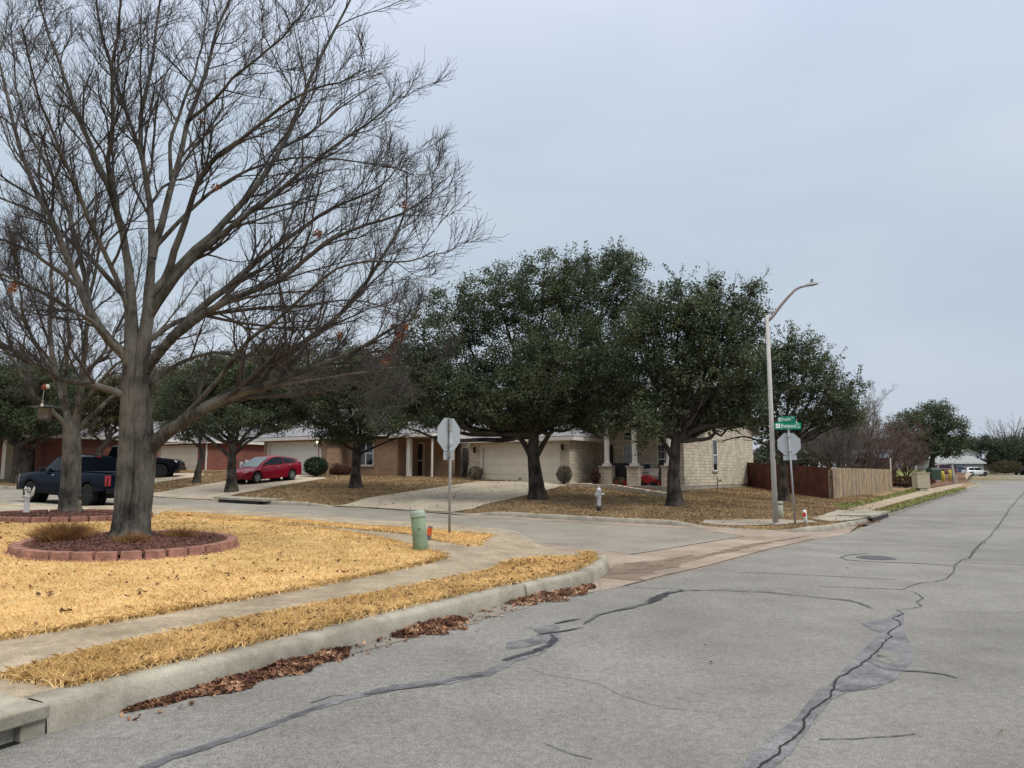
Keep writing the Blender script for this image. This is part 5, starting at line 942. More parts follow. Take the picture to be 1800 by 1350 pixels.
M['orange'] = mat('orange_tape', (.75, .12, .03), .5); M['mgrey'] = mat('marker_grey', (.16, .16, .165), .6)
g2 = gnd(742, 953, Hnear); g3 = Vector((at(753, 940, g2.y+.5).x, g2.y+.5, 0)); g3.z = float(Hnear(np.array([g3.x]), np.array([g3.y]))[0]); hp = g3.y/F
root = empty('cable_marker', tuple(g3), radians(-20), 'grey leaning cable marker with an orange panel behind the green pedestal', 'marker post', 'cable markers'); root.rotation_euler = (0, radians(9), radians(-15))
mb = MB(); mb.box(-.05, .05, -.012, .012, -.1, 24*hp); mb.build('post', M['mgrey'], root, bev=.004); mb = MB(); mb.box(-.038, .048, -.016, -.0125, 8*hp, 21*hp); mb.build('orange_panel', M['orange'], root)
g = fg(1371.5, 912); hp = g.y/F; root = empty('utility_pedestal', tuple(g), 0, 'short tan utility pedestal just right of the street lamp base', 'utility pedestal', 'utility pedestals')
mb = MB(); mb.lathe([(6*hp, -.1), (5.6*hp, 10*hp), (5.3*hp, 25*hp)], 18); mb.build('body', M['ped_tan'], root, sm=True); mb = MB(); mb.lathe([(5.7*hp, 24.5*hp), (5.7*hp, 28*hp), (4*hp, 30*hp), (.01, 30.3*hp)], 18); mb.build('cap', M['ped_tan'], root, sm=True)
g = fg(1417, 921); hp = g.y/F; root = empty('cable_marker', tuple(g), 0, 'short white cable marker with a red sticker right of the stop sign post', 'marker post', 'cable markers'); root.rotation_euler = (0, radians(-5), 0)
mb = MB(); mb.lathe([(3.2*hp, -.1), (3.1*hp, 23*hp), (2.6*hp, 24*hp), (.01, 24.2*hp)], 12); mb.build('tube', M['wpaint'], root, sm=True)
mb = MB(); mb.box(-4.6*hp, .6*hp, -3.4*hp, -2.9*hp, 13*hp, 20*hp); mb.build('sticker', M['red'], root)
M['silver'] = mat('hydrant_silver', (.46, .47, .48), .4, .45, noise=(8, .1))
g = fg(1053, 897.5); hp = g.y/F; Hh = 42*hp; root = empty('fire_hydrant', tuple(g), radians(10), 'silver fire hydrant with a black lower barrel on the tan lawn', 'fire hydrant')
rr = 3.9*hp; mb = MB(); mb.lathe([(rr, -.05), (rr, Hh*.19)], 16); mb.build('lower_barrel', M['black'], root, sm=True)
mb = MB(); mb.lathe([(rr*1.0, Hh*.192), (rr*.95, Hh*.52), (rr*1.25, Hh*.54), (rr*1.25, Hh*.58), (rr*.98, Hh*.60), (rr*1.02, Hh*.74), (rr*1.35, Hh*.75), (rr*1.35, Hh*.79)], 18); mb.build('barrel', M['silver'], root, sm=False)
mb = MB(); mb.lathe([(rr*1.25, Hh*.791), (rr*1.15, Hh*.86), (rr*.8, Hh*.92), (rr*.3, Hh*.94), (rr*.25, Hh*1.0), (.005, Hh*1.0)], 18); mb.build('bonnet', M['silver'], root, sm=True)
for nm, ang, ln, r1 in (('pumper_nozzle', radians(235), .17, rr*.95), ('hose_nozzle', radians(-5), .17, rr*.6), ('hose_nozzle', radians(175), .14, rr*.6)):
    T_ = Matrix.Translation((0, 0, Hh*.66)) @ Matrix.Rotation(ang, 4, 'Z') @ Matrix.Rotation(pi/2, 4, 'Y'); mb = MB(); mb.lathe([(r1*.8, .04), (r1*.8, ln*.8), (r1, ln*.8), (r1, ln*1.05), (r1*.35, ln*1.06), (r1*.3, ln*1.25), (.003, ln*1.25)], 12, T_); mb.build(nm, M['silver'], root, sm=False)
# ------------------------------------------------------------------ storm inlets
g = [gxy(p[0], p[1]) for p in ((83, 1290), (-60, 1335), (-200, 1380))]
d = (Vector(g[1])-Vector(g[0])).normalized(); nn = Vector((-d.y, d.x)); 
if nn.y < 0: nn = -nn
rz = atan2(d.y, d.x); L_ = 2.6; o3 = Vector((g[0][0], g[0][1], 0)); rt = empty('storm_inlet', (o3.x+d.x*.012, o3.y+d.y*.012, 0), rz, 'concrete kerb inlet with a dark slot at the lower left', 'storm drain', 'storm drains')
sgn = 1 if (Matrix.Rotation(rz, 3, 'Z') @ Vector((0, 1, 0))).to_2d().dot(nn) > 0 else -1
def yb(mb, x0, x1, a, b, c, e): mb.box(x0, x1, min(a*sgn, b*sgn), max(a*sgn, b*sgn), c, e)
mb = MB(); yb(mb, 0, L_, -.035, .98, .115, .205); mb.build('top_slab', M['kerb'], rt, bev=.012)
mb = MB(); yb(mb, .0, .16, .0, .9, -.1, .113); yb(mb, .16, .30, .06, .9, -.1, .11); mb.build('cheek', M['kerb'], rt, bev=.01)
mb = MB(); yb(mb, .3, L_, .5, .55, -.4, .112); yb(mb, .3, L_, .02, .5, -.4, -.35); mb.build('throat_shade', M['dark'], rt)  # pit wall and floor coloured dark for the shade inside the opening
mb = MB(); yb(mb, .16, L_, -.02, .5, -.05, .010); mb.build('mouth_shade', M['black'], rt)  # black slab stands for the shade under the top slab
def far_inlet(p0, p1, label, hh=.13):
    a = gxy(*p0); b = gxy(*p1); dv = Vector((b[0]-a[0], b[1]-a[1])); ln = dv.length; z = float(z0(np.array([a[0]]), np.array([a[1]]))[0]); z2 = float(z0(np.array([b[0]]), np.array([b[1]]))[0])
    r = empty('storm_inlet', (a[0], a[1], z), atan2(dv.y, dv.x), label, 'storm drain', 'storm drains'); s = (z2-z)/ln
    def sl(mb, x0, x1, y0, y1, c, e): mb.add([(x0, y0, c+x0*s), (x1, y0, c+x1*s), (x1, y1, c+x1*s), (x0, y1, c+x0*s), (x0, y0, e+x0*s), (x1, y0, e+x1*s), (x1, y1, e+x1*s), (x0, y1, e+x0*s)], [(0, 3, 2, 1), (4, 5, 6, 7), (0, 1, 5, 4), (1, 2, 6, 5), (2, 3, 7, 6), (3, 0, 4, 7)])
    mb = MB(); sl(mb, -.25, ln+.25, -.05, 1.1, hh, hh+.09); mb.build('top_slab', M['kerb'], r, bev=.01); mb = MB(); sl(mb, 0, ln, -.035, .1, .006, hh-.003); mb.build('throat_shade', M['black'], r)  # solid black box below the slab stands for the slot's inner shade
far_inlet((385, 883), (456, 887), 'concrete kerb inlet with a long dark slot below the red hatchback driveway')
far_inlet((1532, 917.5), (1560, 909), 'dark kerb inlet at the bend of the main road kerb', .14)
# ------------------------------------------------------------------ tree rings
M['ring'] = mat('ring_block', (.33, .165, .125), .85, noise=(5, .25), col2=(.25, .13, .10), bump=(25, .5))
def tree_ring(cx, cy, rx, ry, nb, hb, label, seed, dep=.2, rows=1):
    rng = random.Random(seed); z = float(Hnear(np.array([cx]), np.array([cy]))[0]); root = empty('tree_ring', (cx, cy, z), 0, label, 'garden edging', 'block rings round the bare trees')
    mb = MB()
    for i in range(nb):
        a = 2*pi*(i+.5)/nb; w_ = (2*pi*(rx+ry)/2/nb)/2*.985; j = rng.uniform(-.012, .012)
        c = Vector((rx*cos(a), ry*sin(a), 0)); ta = atan2(ry*cos(a), -rx*sin(a)); T_ = Matrix.Translation((c.x, c.y, float(Hnear(np.array([cx+c.x]), np.array([cy+c.y]))[0])-z)) @ Matrix.Rotation(ta+rng.uniform(-.02, .02), 4, 'Z')
        t = .035; mb.add([(-w_, -dep+t+j, 0), (w_, -dep+t+j, 0), (w_-.01, 0, 0), (-w_+.01, 0, 0), (-w_+.012, -dep+t+j+.012, hb), (w_-.012, -dep+t+j+.012, hb), (w_-.02, 0, hb), (-w_+.02, 0, hb), (0, -dep+j, .0), (0, -dep+j+.01, hb)],
               [(0, 3, 2, 1, 8), (4, 9, 5, 6, 7), (0, 8, 9, 4), (8, 1, 5, 9), (1, 2, 6, 5), (2, 3, 7, 6), (3, 0, 4, 7)], T_)
        if rows: mb.add([(-w_, -dep-.03+j, -.05), (w_, -dep-.03+j, -.05), (w_, 0, -.05), (-w_, 0, -.05), (-w_, -dep-.02+j, .035), (w_, -dep-.02+j, .035), (w_, -.01, .035), (-w_, -.01, .035)], [(4, 5, 6, 7), (0, 1, 5, 4), (1, 2, 6, 5), (3, 0, 4, 7)], T_)
    mb.build('edging', M['ring'], root, bev=.008)
    P = [((rx-.06)*cos(2*pi*i/40), (ry-.06)*sin(2*pi*i/40)) for i in range(40)]
    def hm(x, y): d = np.hypot(x/rx, y/ry); return hb*.55+.09*(1-d)+(Hnear(x+cx, y+cy)-z)
    o = sheet('mulch', P, hm, 0, M['mulch'], step=.15, edge=.15, parent=root); 
    n = 5200; a = RNG.uniform(0, 2*pi, n); q = np.sqrt(RNG.uniform(0, 1, n)); x = (rx-.1)*q*np.cos(a); y = (ry-.1)*q*np.sin(a); C = np.c_[x, y, hm(x, y)+RNG.uniform(0, .018, n)]
    V, Fc = chips(C, .055, .5); link('mulch_chips', np_mesh('chips', V, Fc), M['mulch_chip'], root); root.children[-1]['kind'] = 'stuff'
    return root
M['mulch_chip'] = leaf_mat('mulch_chip', (.035, .014, .012), (.20, .095, .07), 0, 3, .8)
def chips(C, s, tilt=.5, wr=.35):
    n = len(C); nr = RNG.normal(0, tilt, (n, 3)); nr[:, 2] = 1; nr /= np.linalg.norm(nr, axis=1)[:, None]; u = np.cross(nr, RNG.normal(0, 1, (n, 3))); u /= np.linalg.norm(u, axis=1)[:, None]; v = np.cross(nr, u)
    L1 = s*RNG.uniform(.5, 1.3, n)[:, None]; W1 = L1*wr*RNG.uniform(.6, 1.4, n)[:, None]
    V = np.stack([C-u*L1/2, C-v*W1/2, C+u*L1/2+nr*L1*.08, C+v*W1/2], 1).reshape(-1, 3); return V, np.arange(4*n).reshape(-1, 4)
DR = DB-.62; c1 = at(229, 950, DR); tree_ring(c1.x, DR, 156/F*DR, 1.62, 32, .15, 'larger ring of red blocks with mulch round the huge forked tree', 1)
DR2 = D2_-.75; c2 = at(118, 908, DR2); tree_ring(c2.x, DR2, 124/F*DR2, 1.7, 30, .15, 'farther ring of red blocks with mulch, a white statue standing in it', 2)
M['bronze_grass'] = leaf_mat('bronze_grass', (.10, .045, .02), (.42, .24, .09), 0, 4, .9)
def tuft(px, py, D, w_, h_, n, label, m='bronze_grass', name='dry_clump', cat='dry plant', hf=Hnear, seed=3, spread=.6, grp=None, wid=.009, base=0.):
    rng = np.random.default_rng(seed); p = at(px, py, D); z = float(hf(np.array([p.x]), np.array([p.y]))[0])+base
    b = np.c_[rng.normal(0, w_*.25, n), rng.normal(0, w_*.25, n), np.zeros(n)]; d = np.c_[b[:, :2]/w_*spread*3+rng.normal(0, .35, (n, 2)), np.ones(n)]; d /= np.linalg.norm(d, axis=1)[:, None]
    ln = h_*rng.uniform(.5, 1.2, n)[:, None]; m1 = b+d*ln*.55; d2 = d+np.c_[d[:, :2]*1.1, np.zeros(n)]+rng.normal(0, .25, (n, 3)); d2 /= np.linalg.norm(d2, axis=1)[:, None]; e = m1+d2*ln*.45
    V, Fc = tubes(np.stack([b, m1, e], 1), np.tile([wid/2, wid/2.5, wid/6], (n, 1)), 3); o = link(name, np_mesh(name, V, Fc), M[m]); o.location = (p.x, p.y, z-.01); return tag(o, label, cat, grp)
DC = 'dried clumps in the larger tree ring'
tuft(108, 955, DB-.35, .6, .33, 1700, 'wide brown dried clump at the left inside the larger block ring', grp=DC, base=.10)
tuft(232, 968, DB-.85, .3, .22, 600, 'small orange dried clump at the foot of the forked trunk', seed=5, grp=DC, base=.10)
tuft(316, 948, DB+.25, .35, .22, 420, 'low brown dried clump at the right inside the larger block ring', seed=6, grp=DC, base=.10)
# ------------------------------------------------------------------ garden figures, feeder
M['statue'] = mat('statue_white', (.58, .57, .54), .6, noise=(14, .14))
def figurine(px, py, D, h, label, m):
    p = at(px, py, D); z = float(Hnear(np.array([p.x]), np.array([p.y]))[0])+.12; r = empty('garden_statue', (p.x, p.y, z), radians(-20), label, 'garden statue', 'figurines in the farther ring')
    mb = MB(); mb.lathe([(.11*h, 0), (.12*h, .03*h), (.085*h, .12*h), (.10*h, .25*h), (.075*h, .38*h), (.085*h, .48*h), (.095*h, .58*h), (.06*h, .68*h), (.035*h, .72*h)], 14); mb.build('robe', m, r, sm=True)
    mb = MB(); mb.lathe([(.01, .70*h), (.055*h, .73*h), (.075*h, .80*h), (.06*h, .87*h), (.01, .90*h)], 12, Matrix.Translation((.02*h, 0, 0))); mb.build('head', m, r, sm=True)
    return r
st = figurine(46, 905, D2_-.55, .74, 'white winged angel statue left of the farther trunk', M['statue'])
h = .74
for s in (-1, 1):
    mb = MB(); mb.prism([(s*.04*h, .50*h), (s*.20*h, .62*h), (s*.26*h, .86*h), (s*.22*h, .95*h), (s*.12*h, .80*h), (s*.05*h, .70*h)][::s], .05*h, .075*h); mb.build('wing', M['statue'], st, bev=.004)
    mb = MB(); mb.tube([(s*.07*h, -.02, .62*h), (s*.13*h, -.08*h, .56*h), (s*.04*h, -.14*h, .60*h)], [.028*h, .024*h, .02*h], 8); mb.build('arm', M['statue'], st, sm=True)
mb = MB(); mb.lathe([(.01, 0), (.07*h, .03*h), (.09*h, .08*h), (.085*h, .09*h), (.05*h, .04*h), (.01, .03*h)], 12, Matrix.Translation((.12*h, -.14*h, .80*h))); mb.build('bowl', M['statue'], st, sm=True)
f2 = figurine(139, 904, D2_-.5, .50, 'small dark and cream gnome figure right of the farther trunk', mat('gnome', (.20, .17, .12), .7, noise=(9, .5)))
mb = MB(); mb.lathe([(.075, .40), (.05, .44), (.004, .56)], 10); mb.build('hat', M['black'], f2, sm=True)
# bird feeder and red ornament hanging in the bare tree
fd = D2_-2.0; p = at(78, 738, fd); hp = fd/F; r = empty('bird_feeder', tuple(p), 0, 'dark roofed bird feeder hanging between the two bare trees', 'bird feeder')
mb = MB(); mb.add([(-.36, -.22, .31), (.36, -.22, .31), (.36, .22, .31), (-.36, .22, .31), (-.12, 0, .37), (.12, 0, .37)], [(0, 1, 5, 4), (1, 2, 5), (2, 3, 4, 5), (3, 0, 4), (3, 2, 1, 0)]); mb.build('roof', M['black'], r)
mb = MB(); mb.box(-.13, .13, -.08, .08, .03, .30); mb.build('seed_box', mat('feeder_wood', (.15, .125, .11), .8, noise=(8, .3)), r); mb = MB(); mb.box(-.2, .2, -.14, .14, 0, .028); mb.build('tray', M['dark'], r)
mb = MB(); mb.tube([(0, 0, .39), (.0, 0, 1.05)], .006, 5); mb.build('hanger', M['black'], r)
p = at(79, 680, fd-1.0); r = empty('hanging_ornament', tuple(p), 0, 'small red and white ornament hanging from a low limb at the left', 'ornament'); r.scale = (.72, .72, .72)
mb = MB(); mb.lathe([(.01, -.12), (.07, -.07), (.09, 0), (.06, .08), (.02, .11)], 12, Matrix.Rotation(radians(35), 4, 'Y')); mb.build('red_body', mat('ornament_red', (.20, .04, .025), .6), r, sm=True)
mb = MB(); mb.lathe([(.01, -.02), (.075, .02), (.08, .06), (.02, .09)], 12, Matrix.Translation((.06, -.01, .0)) @ Matrix.Rotation(radians(80), 4, 'Y')); mb.build('white_trim', M['statue'], r, sm=True)
mb = MB(); mb.tube([(-.02, 0, -.1), (-.05, 0, -.55)], .006, 5); mb.lathe([(.01, -.66), (.045, -.63), (.03, -.55), (.01, -.54)], 10, Matrix.Translation((-.05, 0, 0))); mb.build('pendant', M['statue'], r)
# ------------------------------------------------------------------ vehicles (x forward, y left, z up)
M['tyre'] = mat('tyre', (.012, .012, .012), .85, noise=(20, .2)); M['rim_a'] = mat('rim_alloy', (.42, .43, .45), .35, .7); M['rim_d'] = mat('rim_dark', (.03, .03, .035), .35, .6)
M['cglass'] = mat('car_glass', (.004, .006, .009), .05, 0, .25); M['wglass'] = mat('windscreen_glass', (.055, .09, .09), .08, 0, .7); M['lens'] = mat('headlight_lens', (.62, .63, .64), .15, .1, .7); M['tail'] = mat('tail_lens', (.27, .010, .012), .2, 0, .6)
M['plast'] = mat('black_plastic', (.008, .008, .009), .5, 0, .2); M['chrome'] = mat('chrome', (.6, .6, .62), .2, .9)
M['plate'] = mat('number_plate', (.55, .55, .56), .5)
def loft(sec, mb, capa=True, capb=True):
    n = len(sec[0]); vs = [p for s in sec for p in s]; fs = []
    for j in range(len(sec)-1):
        for i in range(n): a, b = j*n+i, j*n+(i+1) % n; fs.append((a, a+n, b+n, b))
    if capa: fs.append(tuple(range(n)))
    if capb: fs.append(tuple(range(len(sec)*n-1, (len(sec)-1)*n-1, -1)))
    mb.add(vs, fs)
def interp(st, x):
    xs = [s[0] for s in st]; return [float(np.interp(x, xs, [s[k] for s in st])) for k in range(1, len(st[0]))]
def vehicle(name, label, cat, loc, heading, pitch, body, gh, wheels, wr, ww, paint, rim, sides, wscreen, rear_glass, heads, tails, arch=.07, extra=None, group='vehicles parked around the corner', mirror=None, plate_f=None, plate_r=None, wg='cglass', bumper=None, handles=(), trim=None):
    """body: (x, w, zb, zt); gh: (x, wb, zb, wt, zt) both sorted by x (rear to front)"""
    root = empty(name, loc, heading, label, cat, group); root.rotation_euler = (0, -pitch, heading)
    xs = sorted(set([s[0] for s in body]+list(np.linspace(body[0][0], body[-1][0], 46)))); sec = []
    for x in xs:
        w_, zb, zt = interp(body, x); cut = 0
        for wx in wheels:
            dx = abs(x-wx)
            if dx < wr+arch: cut = max(cut, wr+sqrt((wr+arch)**2-dx*dx))
        zl = max(zb, cut); zm = zl+(zt-zl)*.45
        sec.append([(x, -w_*.90, max(zb, 0)), (x, -w_*.93, max(zb, 0)+.0), (x, -w_*(.985), zl+.01), (x, -w_, zm), (x, -w_*.975, zt-.10), (x, -w_*.90, zt-.015), (x, -w_*.55, zt+.012), (x, w_*.55, zt+.012), (x, w_*.90, zt-.015), (x, w_*.975, zt-.10), (x, w_, zm), (x, w_*.985, zl+.01), (x, w_*.93, max(zb, 0)), (x, w_*.90, max(zb, 0))])
        if cut:  # open wheel housing: pull the lower edge inwards and up
            s = sec[-1]; s[1] = (x, -w_*.62, zl); s[0] = (x, -w_*.60, zl-.01); s[12] = (x, w_*.62, zl); s[13] = (x, w_*.60, zl-.01)
    mb = MB(); loft(sec, mb); b = mb.build('body', paint, root, sm=True); m_ = b.modifiers.new('edge', 'EDGE_SPLIT'); m_.split_angle = radians(38)
    mb = MB(); mb.box(body[0][0]+.25, body[-1][0]-.25, -body[5][1]*.6, body[5][1]*.6, wr*.75, wr*1.7); mb.build('underbody', M['plast'], root)
    sec = [[(x, -wb, zb), (x, -(wb*.55+wt*.45), zb+(zt-zb)*.5), (x, -wt, zt-.06*(zt > zb+.1)), (x, -wt*.80, zt), (x, wt*.80, zt), (x, wt, zt-.06*(zt > zb+.1)), (x, wb*.55+wt*.45, zb+(zt-zb)*.5), (x, wb, zb)] for x, wb, zb, wt, zt in gh]
    mb = MB(); loft(sec, mb); c = mb.build('cabin', paint, root, sm=True); m_ = c.modifiers.new('edge', 'EDGE_SPLIT'); m_.split_angle = radians(30)
    def ys(x, z):
        wb, zb, wt, zt = interp(gh, x); t = min(1, max(0, (z-zb)/(zt-zb+1e-6))); m2 = wb*.55+wt*.45
        return wb+(m2-wb)*t*2 if t < .5 else m2+(wt-m2)*(t-.5)*2
    for poly in sides:
        for s in (1, -1):
            # subdivide the outline so that it hugs the side of the cabin
            P = []; n = len(poly)
            for i in range(n):
                a, b2 = poly[i], poly[(i+1) % n]
                for k in range(4): t = k/4; P.append((a[0]+(b2[0]-a[0])*t, a[1]+(b2[1]-a[1])*t))
            cx, cz = sum(p[0] for p in P)/len(P), sum(p[1] for p in P)/len(P); off = .012
            vs = [(x, s*(ys(x, z)+off), z) for x, z in P]+[(cx, s*(ys(cx, cz)+off+.004), cz)]; nn = len(P)
            fs = [(i, (i+1) % nn, nn) if s < 0 else ((i+1) % nn, i, nn) for i in range(nn)]
            mb = MB(); mb.add(vs, fs); mb.build('side_window', M['cglass'], root, sm=True)
    for nm, q, mt in (('windscreen', wscreen, wg), ('rear_window', rear_glass, 'cglass')):
        if not q: continue
        (xa, za, wa), (xb, zb_, wb_) = q; nrm = Vector((zb_-za, 0, -(xb-xa))).normalized(); 
        if nrm.z < 0: nrm = -nrm
        o = nrm*.012; vs = []
        for k in range(5):
            t = k/4; bow = .035*sin(pi*t)
            for u in (-1, -.5, 0, .5, 1):
                vs.append((xa+(xb-xa)*t+o.x*(1+.5*(1-u*u))+ (0), u*(wa+(wb_-wa)*t), za+(zb_-za)*t+o.z+.012*(1-u*u)+bow*.4))
        mb = MB(); mb.add(vs, [(r*5+i, r*5+i+1, (r+1)*5+i+1, (r+1)*5+i) for r in range(4) for i in range(4)]); mb.build(nm, M[mt], root, sm=True)
    wy = interp(body, wheels[0])[0]
    for wx in wheels:
        for s in (1, -1):
            T_ = Matrix.Translation((wx, s*(wy-ww/2-.015), wr)) @ Matrix.Rotation(-s*pi/2, 4, 'X'); mb = MB()
            mb.lathe([(wr*.6, -ww/2), (wr*.93, -ww/2), (wr, -ww*.38), (wr, ww*.38), (wr*.93, ww/2), (wr*.64, ww/2), (wr*.6, ww*.42)], 28, T_); wl = mb.build('wheel', M['tyre'], root, sm=False)
            mb = MB(); mb.lathe([(wr*.63, ww*.40), (wr*.62, ww*.47), (wr*.56, ww*.47), (wr*.54, ww*.30), (.001, ww*.28)], 24, T_, cap=False)
            for k in range(5 if rim == 'rim_a' else 6):
                a = 2*pi*k/(5 if rim == 'rim_a' else 6); Tk = T_ @ Matrix.Rotation(a, 4, 'Z'); mb.box(wr*.1, wr*.57, -wr*.075, wr*.075, ww*.30, ww*.44, Tk)
            mb.lathe([(wr*.16, ww*.28), (wr*.15, ww*.47), (.001, ww*.48)], 12, T_); mb.build('rim', M[rim], wl)
            mb = MB(); mb.lathe([(wr+arch*.9, -.22), (wr+arch*.9, .0), (.001, .0)], 20, Matrix.Translation((wx, s*(wy-ww-.06), wr)) @ Matrix.Rotation(-s*pi/2, 4, 'X')); mb.build('wheel_housing', M['plast'], root)
    def panel(nm, pts, m, dep=.02):
        mb = MB(); P = [Vector(p) for p in pts]; nrm = (P[1]-P[0]).cross(P[2]-P[0]).normalized()
        mb.add([tuple(p) for p in P]+[tuple(p-nrm*dep) for p in P], [tuple(range(len(P)))]+[tuple(range(2*len(P)-1, len(P)-1, -1))]+[(i, i+len(P), (i+1) % len(P)+len(P), (i+1) % len(P)) for i in range(len(P))]); return mb.build(nm, m, root)
    for pts in heads:
        panel('headlight', pts, M['lens']); panel('headlight', [(x, -y, z) for x, y, z in pts][::-1], M['lens'])
    for pts in tails:
        panel('taillight', pts, M['tail']); panel('taillight', [(x, -y, z) for x, y, z in pts][::-1], M['tail'])
    if mirror:
        mx_, my_, mz_, ms_2 = mirror
        for s in (1, -1): mb = MB(); mb.cbox((mx_, s*(my_+.09), mz_), (.09, ms_2*1.0, ms_2*.8)); mb.cbox((mx_+.02, s*(my_), mz_-.03), (.05, .1, .04)); mb.build('mirror', paint if cat != 'pickup truck' else M['plast'], root, bev=.02)
    for nm, p in (('number_plate', plate_f), ('number_plate', plate_r)):
        if p: mb = MB(); mb.cbox((p[0], p[1] if len(p) > 2 else 0, p[-1]), (.02, .30, .15)); mb.build(nm, M['plate'], root)
    for hx, hz in handles:
        for s in (1, -1): mb = MB(); mb.cbox((hx, s*(interp(body, hx)[0]+.008), hz), (.20, .03, .03)); mb.build('door_handle', M['chrome'], root, bev=.008)
    if extra: extra(root, panel)
    return root
def seams(root, xs, y, z0_, z1):
    pass
# dark pickup at the kerb of the side street, seen from behind on its left
M['navy'] = mat('navy_paint', (.003, .007, .016), .1, 0, .07); M['blackp'] = mat('black_paint', (.004, .005, .008), .1, 0, .07)
M['redp'] = mat('red_paint', (.17, .004, .016), .2, 0, .25, coat=.05); M['whitep'] = mat('white_paint', (.62, .64, .66), .3, 0, .5, coat=.5); M['bluep'] = mat('blue_paint', (.03, .06, .22), .3, 0, .5, coat=.5); M['maroon'] = mat('maroon_paint', (.11, .03, .04), .35, 0, .5, coat=.3)
TB = [(-2.95, .93, .62, 1.16), (-2.86, .99, .58, 1.24), (-1.9, 1.01, .52, 1.26), (-.95, 1.01, .50, 1.27), (-.4, 1.0, .48, 1.27), (.8, 1.0, .48, 1.25), (1.5, 1.0, .48, 1.24), (2.1, .995, .48, 1.20), (2.7, .96, .50, 1.13), (2.90, .90, .55, 1.02), (2.96, .84, .62, .9)]
TG = [(-1.02, .93, 1.25, .80, 1.28), (-.86, .93, 1.25, .74, 1.86), (-.55, .93, 1.25, .75, 1.91), (.2, .93, 1.25, .76, 1.93), (.55, .92, 1.24, .74, 1.88), (1.36, .88, 1.22, .86, 1.235)]
def truck_extra(root, panel):
    mb = MB(); mb.box(-2.97, -2.955, -.78, .78, .68, 1.20); mb.build('tailgate', root.children[0].data.materials[0], root, bev=.01)
    mb = MB(); mb.box(-3.10, -2.93, -.93, .93, .50, .68); mb.build('rear_bumper', M['plast'], root, bev=.02)
    mb = MB(); mb.box(2.93, 3.03, -.88, .88, .48, .72); mb.build('front_bumper', M['plast'], root, bev=.02)
    mb = MB(); mb.box(-1.4, 1.3, .94, 1.05, .42, .46); mb.build('side_step', M['plast'], root); mb = MB(); mb.box(-1.4, 1.3, -1.05, -.94, .42, .46); mb.build('side_step', M['plast'], root)
    mb = MB(); mb.box(-2.80, -1.06, -.80, .80, 1.278, 1.292); mb.build('bed_cover', M['plast'], root)
    mb = MB(); mb.box(-.93, -.88, -.10, .10, 1.84, 1.865); mb.build('brake_lamp', M['tail'], root)
def place_h(px, D, hf): p = at(px, 870, D); return p.x, D, float(hf(np.array([p.x]), np.array([D]))[0])
HD = radians(90+63)     # heading angle from +X
def veh_xy(x0_, y0_, head, back): return x0_-cos(head)*back, y0_-sin(head)*back
TH = [(2.90, .70, .92), (2.82, .93, .95), (2.72, .955, 1.06), (2.86, .74, 1.05)]
TL = [(-2.965, .80, .78), (-2.90, .985, .78), (-2.88, .985, 1.16), (-2.955, .80, 1.16)]
tk = dict(body=TB, gh=TG, wheels=(-1.82, 1.92), wr=.415, ww=.29, rim='rim_d', sides=[[(-.80, 1.30), (-.72, 1.78), (-.12, 1.83), (-.12, 1.30)], [(-.02, 1.30), (-.02, 1.83), (.52, 1.78), (1.12, 1.30)]], wscreen=((1.28, 1.27, .78), (.56, 1.86, .68)), rear_glass=((-.99, 1.34, .72), (-.88, 1.80, .64)),
          heads=[TH], tails=[TL], mirror=(.98, .98, 1.32, .22), handles=((-.35, 1.12), (.35, 1.12)), extra=truck_extra, plate_r=(-3.11, .58))
cx, cy = at(183, 885, 27.2).x, 27.2      # rear left corner
hd = radians(90+62); fx, fy = cos(hd), sin(hd); lx_, ly_ = -fy, fx
ox, oy = cx+fx*2.95-lx_*1.0, cy+fy*2.95-ly_*1.0; oz = float(z0(np.array([ox]), np.array([oy]))[0])+.005; zr = float(z0(np.array([ox-fx*2]), np.array([oy-fy*2]))[0]); zf = float(z0(np.array([ox+fx*2]), np.array([oy+fy*2]))[0])
t1 = vehicle('pickup_truck', 'dark navy crew cab pickup parked at the kerb behind the bare trunks, red tail lights toward us', 'pickup truck', (ox, oy, oz), hd, atan2(zf-zr, 4), paint=M['navy'], **tk)
t1['label'] = 'dark navy crew cab pickup parked on the side street behind the two bare trunks'
t1.scale = (.98, .98, .98)
# second black pickup nose toward the right in the driveway of the red brick house
p = at(227, 840, 45.5); z = float(Hfar(np.array([p.x]), np.array([45.5]))[0])+.03
t2_ = vehicle('pickup_truck', 'black pickup in the red brick house driveway, its nose right of the forked trunk', 'pickup truck', (p.x, 45.5, z), radians(12), radians(-1), paint=M['blackp'], **tk)
# red hatchback
HB = [(-2.20, .72, .42, .88), (-2.12, .82, .30, .98), (-1.8, .86, .26, 1.02), (-1.0, .875, .22, 1.0), (0, .875, .20, .95), (.9, .87, .20, .90), (1.4, .86, .20, .83), (1.8, .82, .22, .74), (2.1, .72, .25, .62), (2.24, .58, .30, .50)]
HG = [(-2.14, .74, .97, .70, 1.02), (-2.0, .78, .98, .62, 1.16), (-1.5, .80, .99, .58, 1.33), (-.7, .80, .97, .58, 1.45), (-.2, .80, .95, .58, 1.48), (.2, .79, .93, .57, 1.43), (.75, .77, .90, .62, 1.18), (1.32, .70, .84, .68, .86)]
hd = radians(-118); p = at(466, 850, 41.0); za = float(Hfar(np.array([p.x]), np.array([41.0]))[0])+.03
q = (cos(hd), sin(hd)); z1_ = float(Hfar(np.array([p.x+q[0]*1.4]), np.array([41.0+q[1]*1.4]))[0]); z2_ = float(Hfar(np.array([p.x-q[0]*1.4]), np.array([41.0-q[1]*1.4]))[0])
